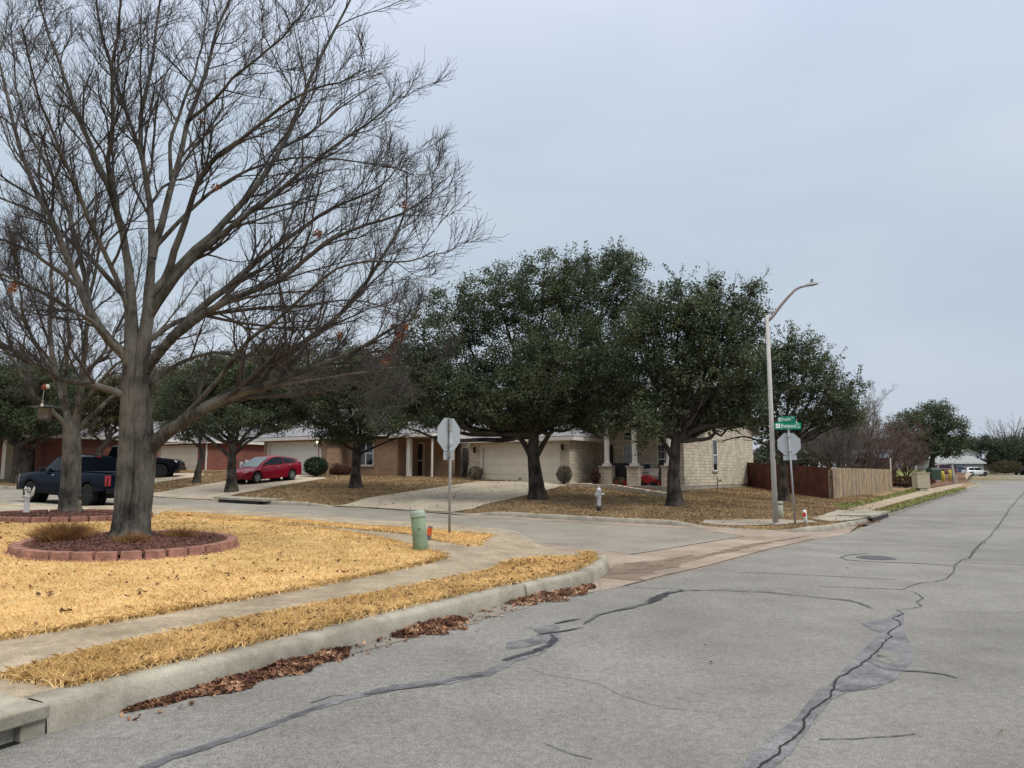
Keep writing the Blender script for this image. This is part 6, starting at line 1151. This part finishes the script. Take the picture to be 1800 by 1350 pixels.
def hatch_extra(root, panel):
    mb = MB(); mb.box(-2.16, -1.98, -.58, .58, 1.15, 1.19); mb.build('spoiler', M['redp'], root, bev=.01)
    mb = MB(); mb.box(2.10, 2.235, -.45, .45, .24, .36); mb.build('lower_grille', M['plast'], root); mb = MB(); mb.box(2.18, 2.25, -.12, .12, .53, .58); mb.build('badge', M['chrome'], root)
rc = vehicle('hatchback_car', 'red hatchback parked nose down in the tan brick house driveway', 'car', (p.x, 41.0, za), hd, atan2(z1_-z2_, 2.8), HB, HG, (-1.32, 1.38), .31, .2, M['redp'], 'rim_a',
        [[(-1.75, 1.03), (-1.45, 1.25), (-.72, 1.37), (-.72, 1.0)], [(-.66, 1.0), (-.66, 1.38), (-.2, 1.40), (.16, 1.35), (.72, 1.10), (.95, .96)]], ((1.24, .90, .66), (.24, 1.41, .54)), ((-2.08, 1.04, .6), (-1.72, 1.26, .55)),
        [[(2.06, .42, .62), (1.98, .72, .60), (1.62, .80, .74), (1.86, .55, .74)]], [[(-2.205, .55, .72), (-2.13, .80, .72), (-2.08, .80, .98), (-2.15, .6, .98)]], extra=hatch_extra, mirror=(.86, .82, .98, .13), plate_f=(2.26, .40), wg='wglass', handles=((-.2, .84), (-1.1, .88))); rc.scale = (.93, .95, .95)
# far cars
SB = [(-2.25, .80, .45, .95), (-2.15, .88, .34, 1.04), (-1.2, .92, .28, 1.04), (.2, .92, .26, 1.02), (1.1, .91, .26, .99), (1.7, .89, .28, .93), (2.15, .80, .34, .82), (2.28, .68, .42, .68)]
SG = [(-2.2, .80, 1.03, .70, 1.08), (-1.95, .82, 1.03, .66, 1.52), (-1.0, .84, 1.03, .66, 1.63), (0, .84, 1.02, .66, 1.64), (.35, .83, 1.01, .66, 1.60), (1.25, .80, .98, .76, 1.0)]
def far_car(px, py, D, head, paint, label, sc_=1.):
    p = at(px, py, D); v = vehicle('parked_car', label, 'car', tuple(p), head, 0, SB, SG, (-1.35, 1.4), .36, .22, paint, 'rim_a', [[(-1.85, 1.08), (-1.7, 1.48), (-.75, 1.56), (-.75, 1.06)], [(-.68, 1.06), (-.68, 1.56), (.3, 1.54), (1.0, 1.06)]], ((1.2, 1.02, .74), (.38, 1.58, .62)), ((-2.16, 1.12, .68), (-1.99, 1.48, .62)),
        [[(2.2, .50, .74), (2.08, .82, .74), (1.9, .86, .86), (2.1, .6, .86)]], [[(-2.26, .60, .85), (-2.18, .87, .85), (-2.16, .87, 1.02), (-2.24, .6, 1.02)]], group='cars parked far up the road'); v.scale = (sc_, sc_, sc_); return v
far_car(1715, 836.3, 143, radians(3), M['whitep'], 'white wagon parked across the far end of the road')
far_car(1691, 834.5, 147, radians(60), M['bluep'], 'blue car mostly behind the rear of the white wagon')
far_car(1659, 834, 122, radians(20), M['maroon'], 'maroon car behind the yellow bollards')
far_car(1797, 834.5, 150, radians(75), M['blackp'], 'dark car at the right edge of the photo')
# ------------------------------------------------------------------ utility cabinet, transformer, bollards, post, low hedge
M['ctan'] = mat('cabinet_tan', (.40, .345, .26), .8, noise=(3, .1), bump=(6, .1)); M['tgreen'] = mat('transformer_green', (.03, .055, .042), .6, noise=(3, .15)); M['yellow'] = mat('bollard_yellow', (.55, .46, .05), .6, noise=(4, .1)); M['pgrey'] = mat('post_grey', (.33, .33, .30), .7, noise=(3, .1))
g = fg(1614, 863.0); hp = g.y/F; r = empty('utility_cabinet', tuple(g), radians(14), 'tan ribbed utility cabinet on a plinth beside the sidewalk', 'utility cabinet')
w_ = 26*hp; h_ = 30*hp; mb = MB(); mb.box(0, w_, 0, w_*.5, .22, h_)
for i in range(1, 7): z = .22+(h_-.22)*i/7; mb.box(-.005, w_+.005, -.012, -.002, z-.012, z+.012)
mb.build('housing', M['ctan'], r, bev=.01)
mb = MB(); mb.box(-.05, w_+.05, -.05, w_*.5+.05, h_+.002, h_+.07); mb.build('lid', M['ctan'], r, bev=.01); mb = MB(); mb.box(w_*.2, w_*.8, .06, w_*.42, -.2, .218); mb.build('plinth', M['footing'], r)
p = at(1648, 844, 88); r = empty('transformer_box', (p.x, 88, p.z), radians(10), 'dark green transformer box left of the yellow bollards', 'transformer'); mb = MB(); mb.prismx([(0, 0), (1.1, 0), (1.1, 1.45), (.35, 1.45), (0, 1.2)], -.6, .7); mb.build('cabinet', M['tgreen'], r, bev=.02); mb = MB(); mb.box(-.7, .8, -.1, 1.2, -.3, -.002); mb.build('pad', M['footing'], r)
BL_ = None
for i, (px, py, lab) in enumerate(((1658, 845.0, 'yellow bollard nearest the green transformer box'), (1670.5, 842.5, 'yellow bollard left of the rightmost one'), (1674.5, 842, 'yellow bollard beside the grey post'))):
    D = 84 if i == 0 else 88; p = at(px, py, D)
    if BL_ is None:
        BL_ = empty('bollard', (p.x, D, p.z), 0, lab, 'bollard', 'yellow bollards'); mb = MB(); mb.lathe([(.17, -.2), (.17, .98), (.14, 1.05), (.01, 1.08)], 14); mb.build('tube', M['yellow'], BL_, sm=True)
        mb = MB(); mb.lathe([(.172, .7), (.172, .78), (.171, .78)], 14, cap=False); mb.build('band', M['pgrey'], BL_)
    else: o = copy_tree(BL_); o.location = (p.x, D, p.z); o['label'] = lab
p = at(1678.5, 850, 80); hp = 80/F; r = empty('grey_post', (p.x, 80, p.z), 0, 'tall grey square post standing right of the yellow bollards', 'post'); mb = MB(); mb.tube([(0, 0, -.2), (-3*hp, 0, 34*hp)], [.16, .14], 4); mb.build('shaft', M['pgrey'], r); mb = MB(); mb.cbox((-3*hp, 0, 34.6*hp), (.34, .34, .06)); mb.build('cap', M['pgrey'], r); mb = MB(); mb.cbox((0, 0, .4), (.42, .42, .8)); mb.build('base', M['footing'], r, bev=.02)
for px, py, hh, lab in ((1487.5, 822.5, 14, 'white vent pipe above the left part of the weathered fence'), (1566, 825, 17, 'white vent pipe above the far end of the weathered fence'), (1440.5, 820, 8, 'white vent pipe above the dark fence')):
    p = at(px, py, 62); r = empty('vent_pipe', tuple(p), 0, lab, 'pipe', 'white pipes above the fences'); mb = MB(); mb.tube([(0, 0, -1.6), (0, 0, hh*62/F)], .045, 8); mb.build('pipe', M['white'], r); mb = MB(); mb.lathe([(.06, hh*62/F), (.07, hh*62/F+.08), (.01, hh*62/F+.1)], 8); mb.build('cap', M['white'], r)
# ------------------------------------------------------------------ shrubs
def shrub(px, py, D, w_, h_, n, size, label, m, seed, name='shrub', hf=Hfar, base=0., cat='shrub', grp='shrubs', ry=None, stems=True):
    rng = np.random.default_rng(seed); p = at(px, py, D); z = float(hf(np.array([p.x]), np.array([D]))[0])+base; r = empty(name, (p.x, D, z), 0, label, cat, grp)
    d = rng.normal(0, 1, (n, 3)); d /= np.linalg.norm(d, axis=1)[:, None]; d[:, 2] = d[:, 2]*.98; q = rng.uniform(.55, 1.0, (n, 1))**.5; C = d*q*np.array((w_/2, (ry or w_)/2, h_/2))+np.array((0, 0, h_*.55)); C += rng.normal(0, .015, C.shape)
    V, Fc = leaves(C, .04, 5, size, rng); link('foliage', np_mesh('foliage', V, Fc), M[m], r)
    if stems:
        S = []; 
        for i in range(16): a = rng.uniform(0, 2*pi); k = rng.uniform(.15, .4); S.append([(0, 0, 0), (cos(a)*w_*k*.5, sin(a)*w_*k*.5, h_*.35), (cos(a)*w_*k, sin(a)*w_*k, h_*.75)])
        V, Fc = tubes(np.array(S), np.tile([.018, .012, .006], (16, 1)), 4); link('stems', np_mesh('stems', V, Fc), M['bark_dark'], r)
    return r
M['box_leaf'] = leaf_mat('box_leaf', (.010, .024, .012), (.045, .075, .03)); M['red_leaf'] = leaf_mat('red_leaf', (.05, .022, .016), (.17, .085, .05)); M['grey_leaf'] = leaf_mat('grey_leaf', (.06, .06, .04), (.20, .18, .13))
bx = Bh.w(Bh.lx(556, -1.2), -1.2); shrub(555, 835, bx.y, 1.45, 1.15, 2200, .07, 'round clipped dark green shrub in front of the white garage door edge', 'box_leaf', 3, 'round_shrub')
for k, (px, yy, w_, h_, lab, mt) in enumerate(((583, 1.0, 1.3, .75, 'reddish brown low shrub right of the round clipped shrub', 'red_leaf'), (600, 1.0, 1.2, .55, 'lower reddish shrub between the clipped shrub and the oak', 'red_leaf'))):
    q = Bh.w(Bh.lx(px, yy-.4), yy-.4); shrub(px, 836, q.y, w_, h_, 700, .07, lab, mt, 40+k, 'winter_shrub')
q = A.w(A.lx(836, -.5), -.5); shrub(836, 840, q.y, .9, .75, 500, .06, 'low grey shrub left of the cream garage door', 'grey_leaf', 44, 'winter_shrub')
q = A.w(A.lx(992, -.4), -.4); shrub(992, 840, q.y, .8, .95, 650, .06, 'grey green shrub right of the cream garage door', 'grey_leaf', 45, 'winter_shrub')
q = A.w(A.lx(1047, .6), .6); shrub(1047, 840, q.y, .5, .75, 300, .07, 'small potted looking shrub left of the first porch pier', 'red_leaf', 46, 'winter_shrub')
p = at(1595, 852, 62); shrub(1592, 852, 63, 5.2, .95, 2600, .10, 'long low dark reddish hedge right of the weathered fence', 'red_leaf', 47, 'low_hedge', ry=1.2)
p = at(1768, 836, 140); shrub(1768, 836, 140, 5.5, 2.4, 1500, .22, 'brown mounded shrub right of the cream house', 'brown_leaf', 48, 'winter_shrub')
# bare multi-stem shrub against the limestone house
q = A.w(-1.6, 1.7); rng = np.random.default_rng(5); r = empty('bare_shrub', (q.x, q.y, float(Hfar(np.array([q.x]), np.array([q.y]))[0])), 0, 'upright bare twiggy shrub between the two houses', 'shrub', 'shrubs')
S = [[(rng.normal(0, .1), rng.normal(0, .1), 0), (0, 0, 0), (0, 0, 0), (0, 0, 0)] for _ in range(22)]
for s in S:
    a = rng.uniform(-.2, .55); b_ = rng.normal(0, .25)
    for k in (1, 2, 3): s[k] = (s[0][0]+a*k*.38, s[0][1]+b_*k*.3, k*rng.uniform(.5, .66))
Bq = np.array(S); Rq = np.tile([.022, .016, .011, .006], (22, 1)); C1, R1 = spawn(Bq, Rq, 8, .45, (.3, .8), rng, t0=.25, up=.3, n=4, rmin=.006, Lmin=.3)
V, Fc = tubes(Bq, Rq, 4); link('stems', np_mesh('stems', V, Fc), M['twig'], r); V, Fc = tubes(C1, R1, 3); link('twigs', np_mesh('twigs', V, Fc), M['twig_grey'], r)
# ------------------------------------------------------------------ porch furniture of the limestone house
def on_porch(x, y, name, label, cat, grp='things standing on the stone porch'): p = A.w(x, y, .003); return empty(name, tuple(p), ROT, label, cat, grp)
x = A.lx(1088, 1.6); r = on_porch(x, 1.7, 'covered_grill', 'black covered grill between the first two porch piers', 'grill'); mb = MB(); mb.prism([(-.36, .42), (.36, .42), (.38, 1.02), (.28, 1.16), (-.28, 1.16), (-.38, 1.02)], -.25, .28); mb.build('cover', M['black'], r, bev=.04)
for s in (-1, 1): mb = MB(); mb.box(s*.3-.03, s*.3+.03, -.2, .2, 0, .42); mb.build('leg', M['black'], r)
M['terra'] = mat('terracotta', (.28, .09, .05), .8, noise=(6, .15)); M['pred'] = mat('red_plastic', (.30, .015, .02), .5); M['navyc'] = mat('navy_fabric', (.02, .03, .07), .9)
def pot(px, y, s, label, mt='terra', plant=True):
    r = on_porch(A.lx(px, y), y, 'flower_pot', label, 'flower pot', 'pots on the stone porch'); mb = MB(); mb.lathe([(s*.55, 0), (s*.85, s*1.2), (s, s*1.22), (s, s*1.5), (s*.8, s*1.5), (s*.75, s*1.3), (.001, s*1.3)], 14); mb.build('pot', M[mt], r)
    if plant: rng = np.random.default_rng(int(px)); V, Fc = leaves(np.array([(0, 0, s*2.0), (s*.4, 0, s*2.2), (-s*.3, .02, s*1.9)]), s*.8, 40, .08, rng); link('plant', np_mesh('plant', V, Fc), M['grey_leaf'], r)
pot(1081, 1.2, .17, 'plant pot just right of the first porch pier'); pot(1097, 1.1, .16, 'wide red plant pot left of the middle porch pier', 'pred', False)
pot(1158, 1.2, .15, 'red plant pot left of the rightmost porch pier', 'pred')
x = A.lx(1140, 2.0); r = on_porch(x, 2.0, 'potting_table', 'white table between the middle and the right porch pier', 'table'); mb = MB(); mb.box(-.55, .55, -.3, .3, .80, .84); mb.build('table_top', M['white'], r); mb = MB(); mb.box(-.52, .52, -.28, -.26, .45, .798); mb.build('apron', M['white'], r)
for sx in (-1, 1):
    for sy in (-1, 1): mb = MB(); mb.cbox((sx*.5, sy*.24, .4), (.05, .05, .8)); mb.build('leg', M['white'], r)
r = on_porch(A.lx(1137, 1.4), 1.4, 'toy_car', 'red toy car in front of the white porch table', 'toy'); mb = MB(); mb.prism([(-.42, .12), (.45, .12), (.45, .32), (.2, .36), (.05, .52), (-.25, .52), (-.42, .4)], -.2, .2); mb.build('body', M['pred'], r, bev=.03)
for sx in (-.26, .28):
    for sy in (-1, 1): mb = MB(); mb.lathe([(.11, -.04), (.12, 0), (.11, .04)], 12, Matrix.Translation((sx, sy*.2, .12)) @ Matrix.Rotation(pi/2, 4, 'X')); mb.build('wheel', M['black'], r)
def chair(px, y, rz, label, m):
    r = on_porch(A.lx(px, y), y, 'porch_chair', label, 'chair', 'chairs on the stone porch'); r.rotation_euler[2] = ROT+rz
    mb = MB(); mb.cbox((0, 0, .45), (.5, .5, .05)); mb.build('seat', m, r); mb = MB(); mb.cbox((0, .24, .78), (.5, .04, .6)); mb.build('backrest', m, r)
    for sx in (-1, 1):
        for sy in (-1, 1): mb = MB(); mb.cbox((sx*.22, sy*.22, .215), (.045, .045, .42)); mb.build('leg', m, r)
        mb = MB(); mb.cbox((sx*.25, 0, .66), (.05, .5, .04)); mb.build('armrest', m, r)
chair(1163, 1.7, .5, 'dark brown porch chair beside the rightmost pier', M['dark']); chair(1127, 1.7, -.4, 'dark blue porch chair right of the middle pier', M['navyc'])
r = on_porch(A.lx(1050, 1.6), 1.6, 'potted_palm', 'dark leafless potted plant in the shade left of the first pier', 'potted plant'); mb = MB(); mb.lathe([(.15, 0), (.2, .35), (.17, .35), (.001, .3)], 12); mb.build('pot', M['dark'], r)
S = np.array([[(0, 0, .3), (.05*k, .03*k, .8), (.16*(k-2), .05*k, 1.3+.1*k)] for k in range(5)]); V, Fc = tubes(S, np.tile([.02, .015, .012], (5, 1)), 5); link('stem', np_mesh('stem', V, Fc), M['bark_dark'], r)
# stone garden edging in front of the porch
P = [tuple(fg(a, b_))[:2] for a, b_ in ((1000, 855), (1040, 857), (1080, 860), (1120, 866), (1150, 871), (1178, 876))]; P = densify(P, .38, False); mb = MB(); rng = random.Random(3)
for i in range(len(P)-1):
    a, b_ = Vector(P[i]), Vector(P[i+1]); d = (b_-a); ang = atan2(d.y, d.x); z = float(Hfar(np.array([a.x]), np.array([a.y]))[0]); T_ = Matrix.Translation((a.x, a.y, z)) @ Matrix.Rotation(ang, 4, 'Z'); l_ = d.length; h_ = rng.uniform(.15, .22)
    mb.box(.006, l_-.006, -.14, .12+rng.uniform(-.02, .02), -.1, h_, T_)
tag(mb.build('garden_edging', M['limestone'], bev=.02), 'low curved limestone edging in front of the porch', 'garden edging')
poly = [p_ for p_ in P]+[tuple(A.w(x_, py0-.2))[:2] for x_ in (XR-.6, 9, 7.5, GW+.2)]
sheet('planting_bed', [(float(a), float(b_)) for a, b_ in poly], Hfar, .07, M['mulch'], step=.4, edge=.3)
# hose stand by the side wall
p = at(1261, 868, 40.5); z = float(Hfar(np.array([p.x]), np.array([40.5]))[0]); hp = 40.5/F; r = empty('tap_stand', (p.x, 40.5, z), 0, 'thin dark tap stand in front of the limestone side wall', 'tap')
mb = MB(); mb.tube([(0, 0, -.1), (.04, 0, 24*hp)], .022, 6); mb.build('pipe', M['dark'], r); mb = MB(); mb.tube([(.03, 0, 17*hp), (.12, 0, 17*hp), (.2, -.03, 19*hp), (.22, 0, 17*hp)], .03, 6); mb.build('spout', M['dark'], r)
# ------------------------------------------------------------------ grass, leaves
M['gold_blade'] = leaf_mat('gold_blade', (.54, .345, .13), (.95, .70, .35), .2, 1.2, .8); M['tan_blade'] = leaf_mat('tan_blade', (.16, .11, .06), (.48, .35, .20), .2, .8, .85); M['green_blade'] = leaf_mat('green_blade', (.09, .12, .03), (.30, .28, .11), .2, .8, .8)
M['litter'] = leaf_mat('litter', (.02, .008, .006), (.62, .42, .28), .1, 6, .75, ((.33, (.095, .042, .026)), (.6, (.23, .115, .068)), (.8, (.42, .25, .15)))); M['litter_dark'] = leaf_mat('litter_dark', (.05, .02, .012), (.20, .095, .05), .1, 4, .8)
def sample(poly, n, rng): x0, y0 = np.min(poly, 0); x1, y1 = np.max(poly, 0); P = np.c_[rng.uniform(x0, x1, n), rng.uniform(y0, y1, n)]; return P[pip(poly, P[:, 0], P[:, 1])]
def in_view(P, m=1.06): return (P[:, 1] > 3) & (np.abs(P[:, 0]) < P[:, 1]*.69*m+1.5)
def grass(polys, hf, off, m, n, label, ref=9., h=(.025, .06), exclude=(), seed=5, wk=.00085, name='grass', pw=1.5):
    rng = np.random.default_rng(seed); A_ = [sample(p, n, rng) for p in polys]; P = np.concatenate(A_); P = P[in_view(P)]; P = P[rng.uniform(0, 1, len(P)) < np.clip((ref/P[:, 1])**pw, 0, 1)]
    for cx, cy, rx, ry in exclude: P = P[((P[:, 0]-cx)/rx)**2+((P[:, 1]-cy)/ry)**2 > 1]
    n = len(P); z = hf(P[:, 0], P[:, 1])+off; b = np.c_[P, z]; D = P[:, 1]; patch_ = .75+.5*np.sin(P[:, 0]*1.3+np.sin(P[:, 1]*.9)*2)*np.sin(P[:, 1]*1.1+1)
    hh = rng.uniform(h[0], h[1], n)*(.8+.35*patch_); a = rng.uniform(0, 2*pi, n); w_ = wk*D*rng.uniform(.7, 1.4, n)+.0015; ln = rng.normal(0, .6, (n, 2)); ln *= hh[:, None]
    u = np.c_[np.cos(a)*w_, np.sin(a)*w_, np.zeros(n)]; mid = b+np.c_[ln*.35, hh*.6]; tip = b+np.c_[ln, hh]
    V = np.stack([b-u, b+u, mid+u*.7, tip, mid-u*.7], 1).reshape(-1, 3); Fc = np.arange(5*n).reshape(-1, 5)
    return tag(link(name, np_mesh(name, V, Fc), M[m]), label, 'grass', kind='stuff')
EX = [(c1.x, DR, 156/F*DR+.05, 1.68), (c2.x, DR2, 124/F*DR2+.05, 1.75)]
grass([lawn_poly], Hnear, .015, 'gold_blade', 900000, 'short dormant golden grass on the near lawn', ref=7.5, exclude=EX, h=(.018, .044))
grass([strip_poly], Hnear, .015, 'gold_blade', 420000, 'short dormant golden grass between kerb and sidewalk', ref=6.5, h=(.022, .055), seed=6)
grass([isl_poly], Hnear, .015, 'gold_blade', 90000, 'dormant golden grass round the left stop sign post', ref=14, seed=7)
def edge_grass(pl, hf, off, m, per, label, seed, h=(.03, .075), out=.05):
    rng = np.random.default_rng(seed); Q = np.array(densify(pl, .05, False)); Q = Q[in_view(Q)]; P = np.repeat(Q, per, 0); P = P+rng.normal(0, out, P.shape); n = len(P); D = P[:, 1]; b = np.c_[P, hf(P[:, 0], P[:, 1])+off]
    hh = rng.uniform(*h, n); a = rng.uniform(0, 2*pi, n); w_ = .0006*D+.0015; ln = rng.normal(0, 1.0, (n, 2))*hh[:, None]; u = np.c_[np.cos(a)*w_, np.sin(a)*w_, np.zeros(n)]; mid = b+np.c_[ln*.4, hh*.6]; tip = b+np.c_[ln*1.1, hh*.8]
    V = np.stack([b-u, b+u, mid+u*.7, tip, mid-u*.7], 1).reshape(-1, 3); return tag(link('grass', np_mesh('grass', V, np.arange(5*n).reshape(-1, 5)), M[m]), label, 'grass', kind='stuff')
edge_grass(strip_poly+[strip_poly[0]], Hnear, .0, 'gold_blade', 26, 'ragged grass edge of the kerb strip', 8)
edge_grass(lawn_poly[:-2], Hnear, .0, 'gold_blade', 20, 'ragged grass edge of the near lawn', 9)
edge_grass(isl_poly+[isl_poly[0]], Hnear, .0, 'gold_blade', 8, 'ragged grass edge round the left stop sign', 10)
edge_grass(strip_poly[:len(STRIP_LO)], Hnear, .0, 'litter_dark', 12, 'dead thatch along the kerb back', 18, h=(.015, .045), out=.03)
edge_grass(lawn_poly[:14], Hnear, .0, 'litter_dark', 7, 'dead thatch along the sidewalk', 19, h=(.015, .04), out=.025)
near_far = [p_ for p_ in far_poly]
rng = np.random.default_rng(12); P = np.c_[rng.uniform(-40, 22, 620000), rng.uniform(20, 52, 620000)]; P = P[pip(far_poly, P[:, 0], P[:, 1])]; P = P[in_view(P)]
DRV = [fp((795, 904), (830, 896), (880, 882), (940, 868), (985, 856), (1010, 851), (1000, 847), (840, 847), (780, 856), (700, 868), (640, 878), (585, 891)), fp((383, 880), (400, 874.5), (440, 865), (480, 857), (540, 847), (575, 841.5), (560, 836), (470, 836), (400, 846), (330, 857), (290, 865), (250, 874)), fp((190, 869), (230, 858), (280, 848), (345, 838.5), (360, 835), (350, 832.5), (275, 832.5), (215, 839), (100, 852), (30, 860), (80, 864))]
for o_ in list(bpy.data.objects):
    if o_.name.split('.')[0] in ('driveway', 'sidewalk', 'path', 'verge', 'dirt_patch') and o_.data and max(v.co.y for v in o_.data.vertices) > 21 and min(v.co.y for v in o_.data.vertices) > 15:
        me = o_.data; vv = np.array([v.co[:2] for v in me.vertices]); kx0, ky0 = vv.min(0); kx1, ky1 = vv.max(0)
        e_ = {}
        for pl in me.polygons:
            for k in pl.edge_keys: e_[k] = e_.get(k, 0)+1
        bnd = [k for k, c in e_.items() if c == 1]; x_, y_ = P[:, 0], P[:, 1]; ins = np.zeros(len(P), bool); cand = np.where((x_ > kx0) & (x_ < kx1) & (y_ > ky0) & (y_ < ky1))[0]
        if len(cand) == 0 or not bnd: continue
        xx, yy = x_[cand], y_[cand]; ii = np.zeros(len(cand), bool)
        for a, b_ in bnd:
            (ax, ay), (bx2, by2) = vv[a], vv[b_]
            if ay == by2: continue
            ii ^= ((ay > yy) != (by2 > yy)) & (xx < (bx2-ax)*(yy-ay)/(by2-ay)+ax)
        ins[cand] = ii; P = P[~ins]
P = P[segdist(P[:, 0], P[:, 1], FAR) > .22]; P = P[rng.uniform(0, 1, len(P)) < np.clip((24/P[:, 1])**1.5, 0, 1)]; n = len(P); b = np.c_[P, Hfar(P[:, 0], P[:, 1])]; hh = rng.uniform(.03, .08, n); a = rng.uniform(0, 2*pi, n); w_ = .0009*P[:, 1]; u = np.c_[np.cos(a)*w_, np.sin(a)*w_, np.zeros(n)]; ln = rng.normal(0, .6, (n, 2))*hh[:, None]
V = np.stack([b-u, b+u, b+np.c_[ln, hh]], 1).reshape(-1, 3); tag(link('grass', np_mesh('grass', V, np.arange(3*n).reshape(-1, 3)), M['tan_blade']), 'patchy brown winter grass on the far yards', 'grass', kind='stuff')
for k, px_ in enumerate((((1531, 901), (1560, 892), (1604, 879), (1640, 869), (1690, 857), (1700, 859), (1655, 873), (1620, 884.5), (1580, 896), (1557, 903)), ((1465, 885), (1500, 885), (1540, 876), (1572, 867), (1600, 861), (1640, 856), (1625, 860.5), (1580, 872), (1540, 882), (1486, 896), (1470, 894)))):
    grass([fp(*px_)], Hfar, .02, 'green_blade', 60000, ('patchy green grass between kerb and sidewalk on the main road', 'patchy green grass at the foot of the weathered fence')[k], ref=24, h=(.03, .08), seed=20+k)
# leaf litter in the gutter: three drifts against the near kerb
def drift(px0, n, label, seed, wf, hmax=.05):
    rng = np.random.default_rng(seed); Q = np.array(densify([gxy(*p_) for p_ in px0], .02, False)); T = np.gradient(Q, axis=0); T /= np.linalg.norm(T, axis=1)[:, None]; Nn = np.c_[T[:, 1], -T[:, 0]]
    t = rng.beta(1.3, 1.3, n); i = (t*(len(Q)-1)).astype(int); W = np.interp(t, np.linspace(0, 1, len(wf)), wf)*(1+.25*np.sin(t*23)); q = rng.uniform(0, 1, n)**1.3
    P = Q[i]+Nn[i]*(q*W+.01)[:, None]; hz = hmax*(1-q)**.8*(W/max(wf)); C = np.c_[P, z0(P[:, 0], P[:, 1])+.012+hz*rng.uniform(.1, 1, n)]
    V, Fc = chips(C, .052, .75, .5); return tag(link('leaf_litter', np_mesh('leaf_litter', V, Fc), M['litter']), label, 'leaves', kind='stuff')
drift([(215, 1251), (300, 1228), (375, 1208), (500, 1172), (560, 1155), (612, 1139)], 3400, 'long drift of brown leaves against the kerb', 3, [.03, .13, .22, .24, .26, .24, .04])
drift([(684, 1120), (740, 1104), (806, 1086)], 1900, 'heap of brown leaves against the kerb between the joints', 4, [.12, .34, .40, .34, .08], .065)
drift([(888, 1063), (950, 1049), (1005, 1038), (1040, 1028)], 1900, 'drift of brown leaves near the kerb corner', 5, [.16, .42, .34, .26, .05], .065)
drift([(160, 1268), (300, 1228), (500, 1172), (610, 1140), (700, 1115), (800, 1088), (890, 1062), (1010, 1036), (1050, 1024)], 420, 'thin trail of brown leaves and grit along the near gutter', 14, [.2, .3, .3, .35, .3, .35, .3], .005)
drift([(1660, 874), (1680, 868), (1700, 862)], 300, 'brown leaves by the far kerb', 6, [.2, .6, .2], .05); drift([(1500, 925), (1530, 918), (1545, 913)], 400, 'brown leaves at the far kerb inlet', 7, [.1, .3, .1], .05)
rng = np.random.default_rng(31)
P = np.concatenate([sample(lawn_poly, 16000, rng), sample(strip_poly, 9000, rng)]); P = P[in_view(P)]
cl_ = P[rng.integers(0, len(P), 420)]; Q = np.repeat(cl_, 4, 0)+rng.normal(0, .035, (1680, 2)); P = np.concatenate([P[rng.integers(0, len(P), 1000)], Q])
for cx, cy, rx, ry in EX: P = P[((P[:, 0]-cx)/rx)**2+((P[:, 1]-cy)/ry)**2 > 1]
V, Fc = chips(np.c_[P, Hnear(P[:, 0], P[:, 1])+.05], .055, .7, .5); tag(link('leaf_litter', np_mesh('leaf_litter', V, Fc), M['litter_dark']), 'scattered dead leaves on the golden lawn', 'leaves', kind='stuff')
P = np.c_[rng.uniform(-14, 18, 2600), rng.uniform(23, 40, 2600)]; P = P[pip(far_poly, P[:, 0], P[:, 1])]; V, Fc = chips(np.c_[P, Hfar(P[:, 0], P[:, 1])+.045], .08, .5, .5); tag(link('leaf_litter', np_mesh('leaf_litter', V, Fc), M['litter_dark']), 'scattered dead leaves on the far yards', 'leaves', kind='stuff')
P = np.array([gxy(a, b_) for a, b_ in ((840, 1110), (690, 1269), (1240, 1136), (1250, 1167), (965, 1155), (985, 1148), (1060, 1167), (1100, 1085), (1210, 1018), (1192, 1015), (1490, 1000), (1754, 1003), (1760, 1290), (640, 1139), (660, 1138), (1345, 984), (1415, 868))]); C = np.c_[P, z0(P[:, 0], P[:, 1])+.018]; V, Fc = chips(C, .06, .25, .4); tag(link('leaf_litter', np_mesh('leaf_litter', V, Fc), M['litter_dark']), 'single fallen leaves on the asphalt', 'leaves', kind='stuff')
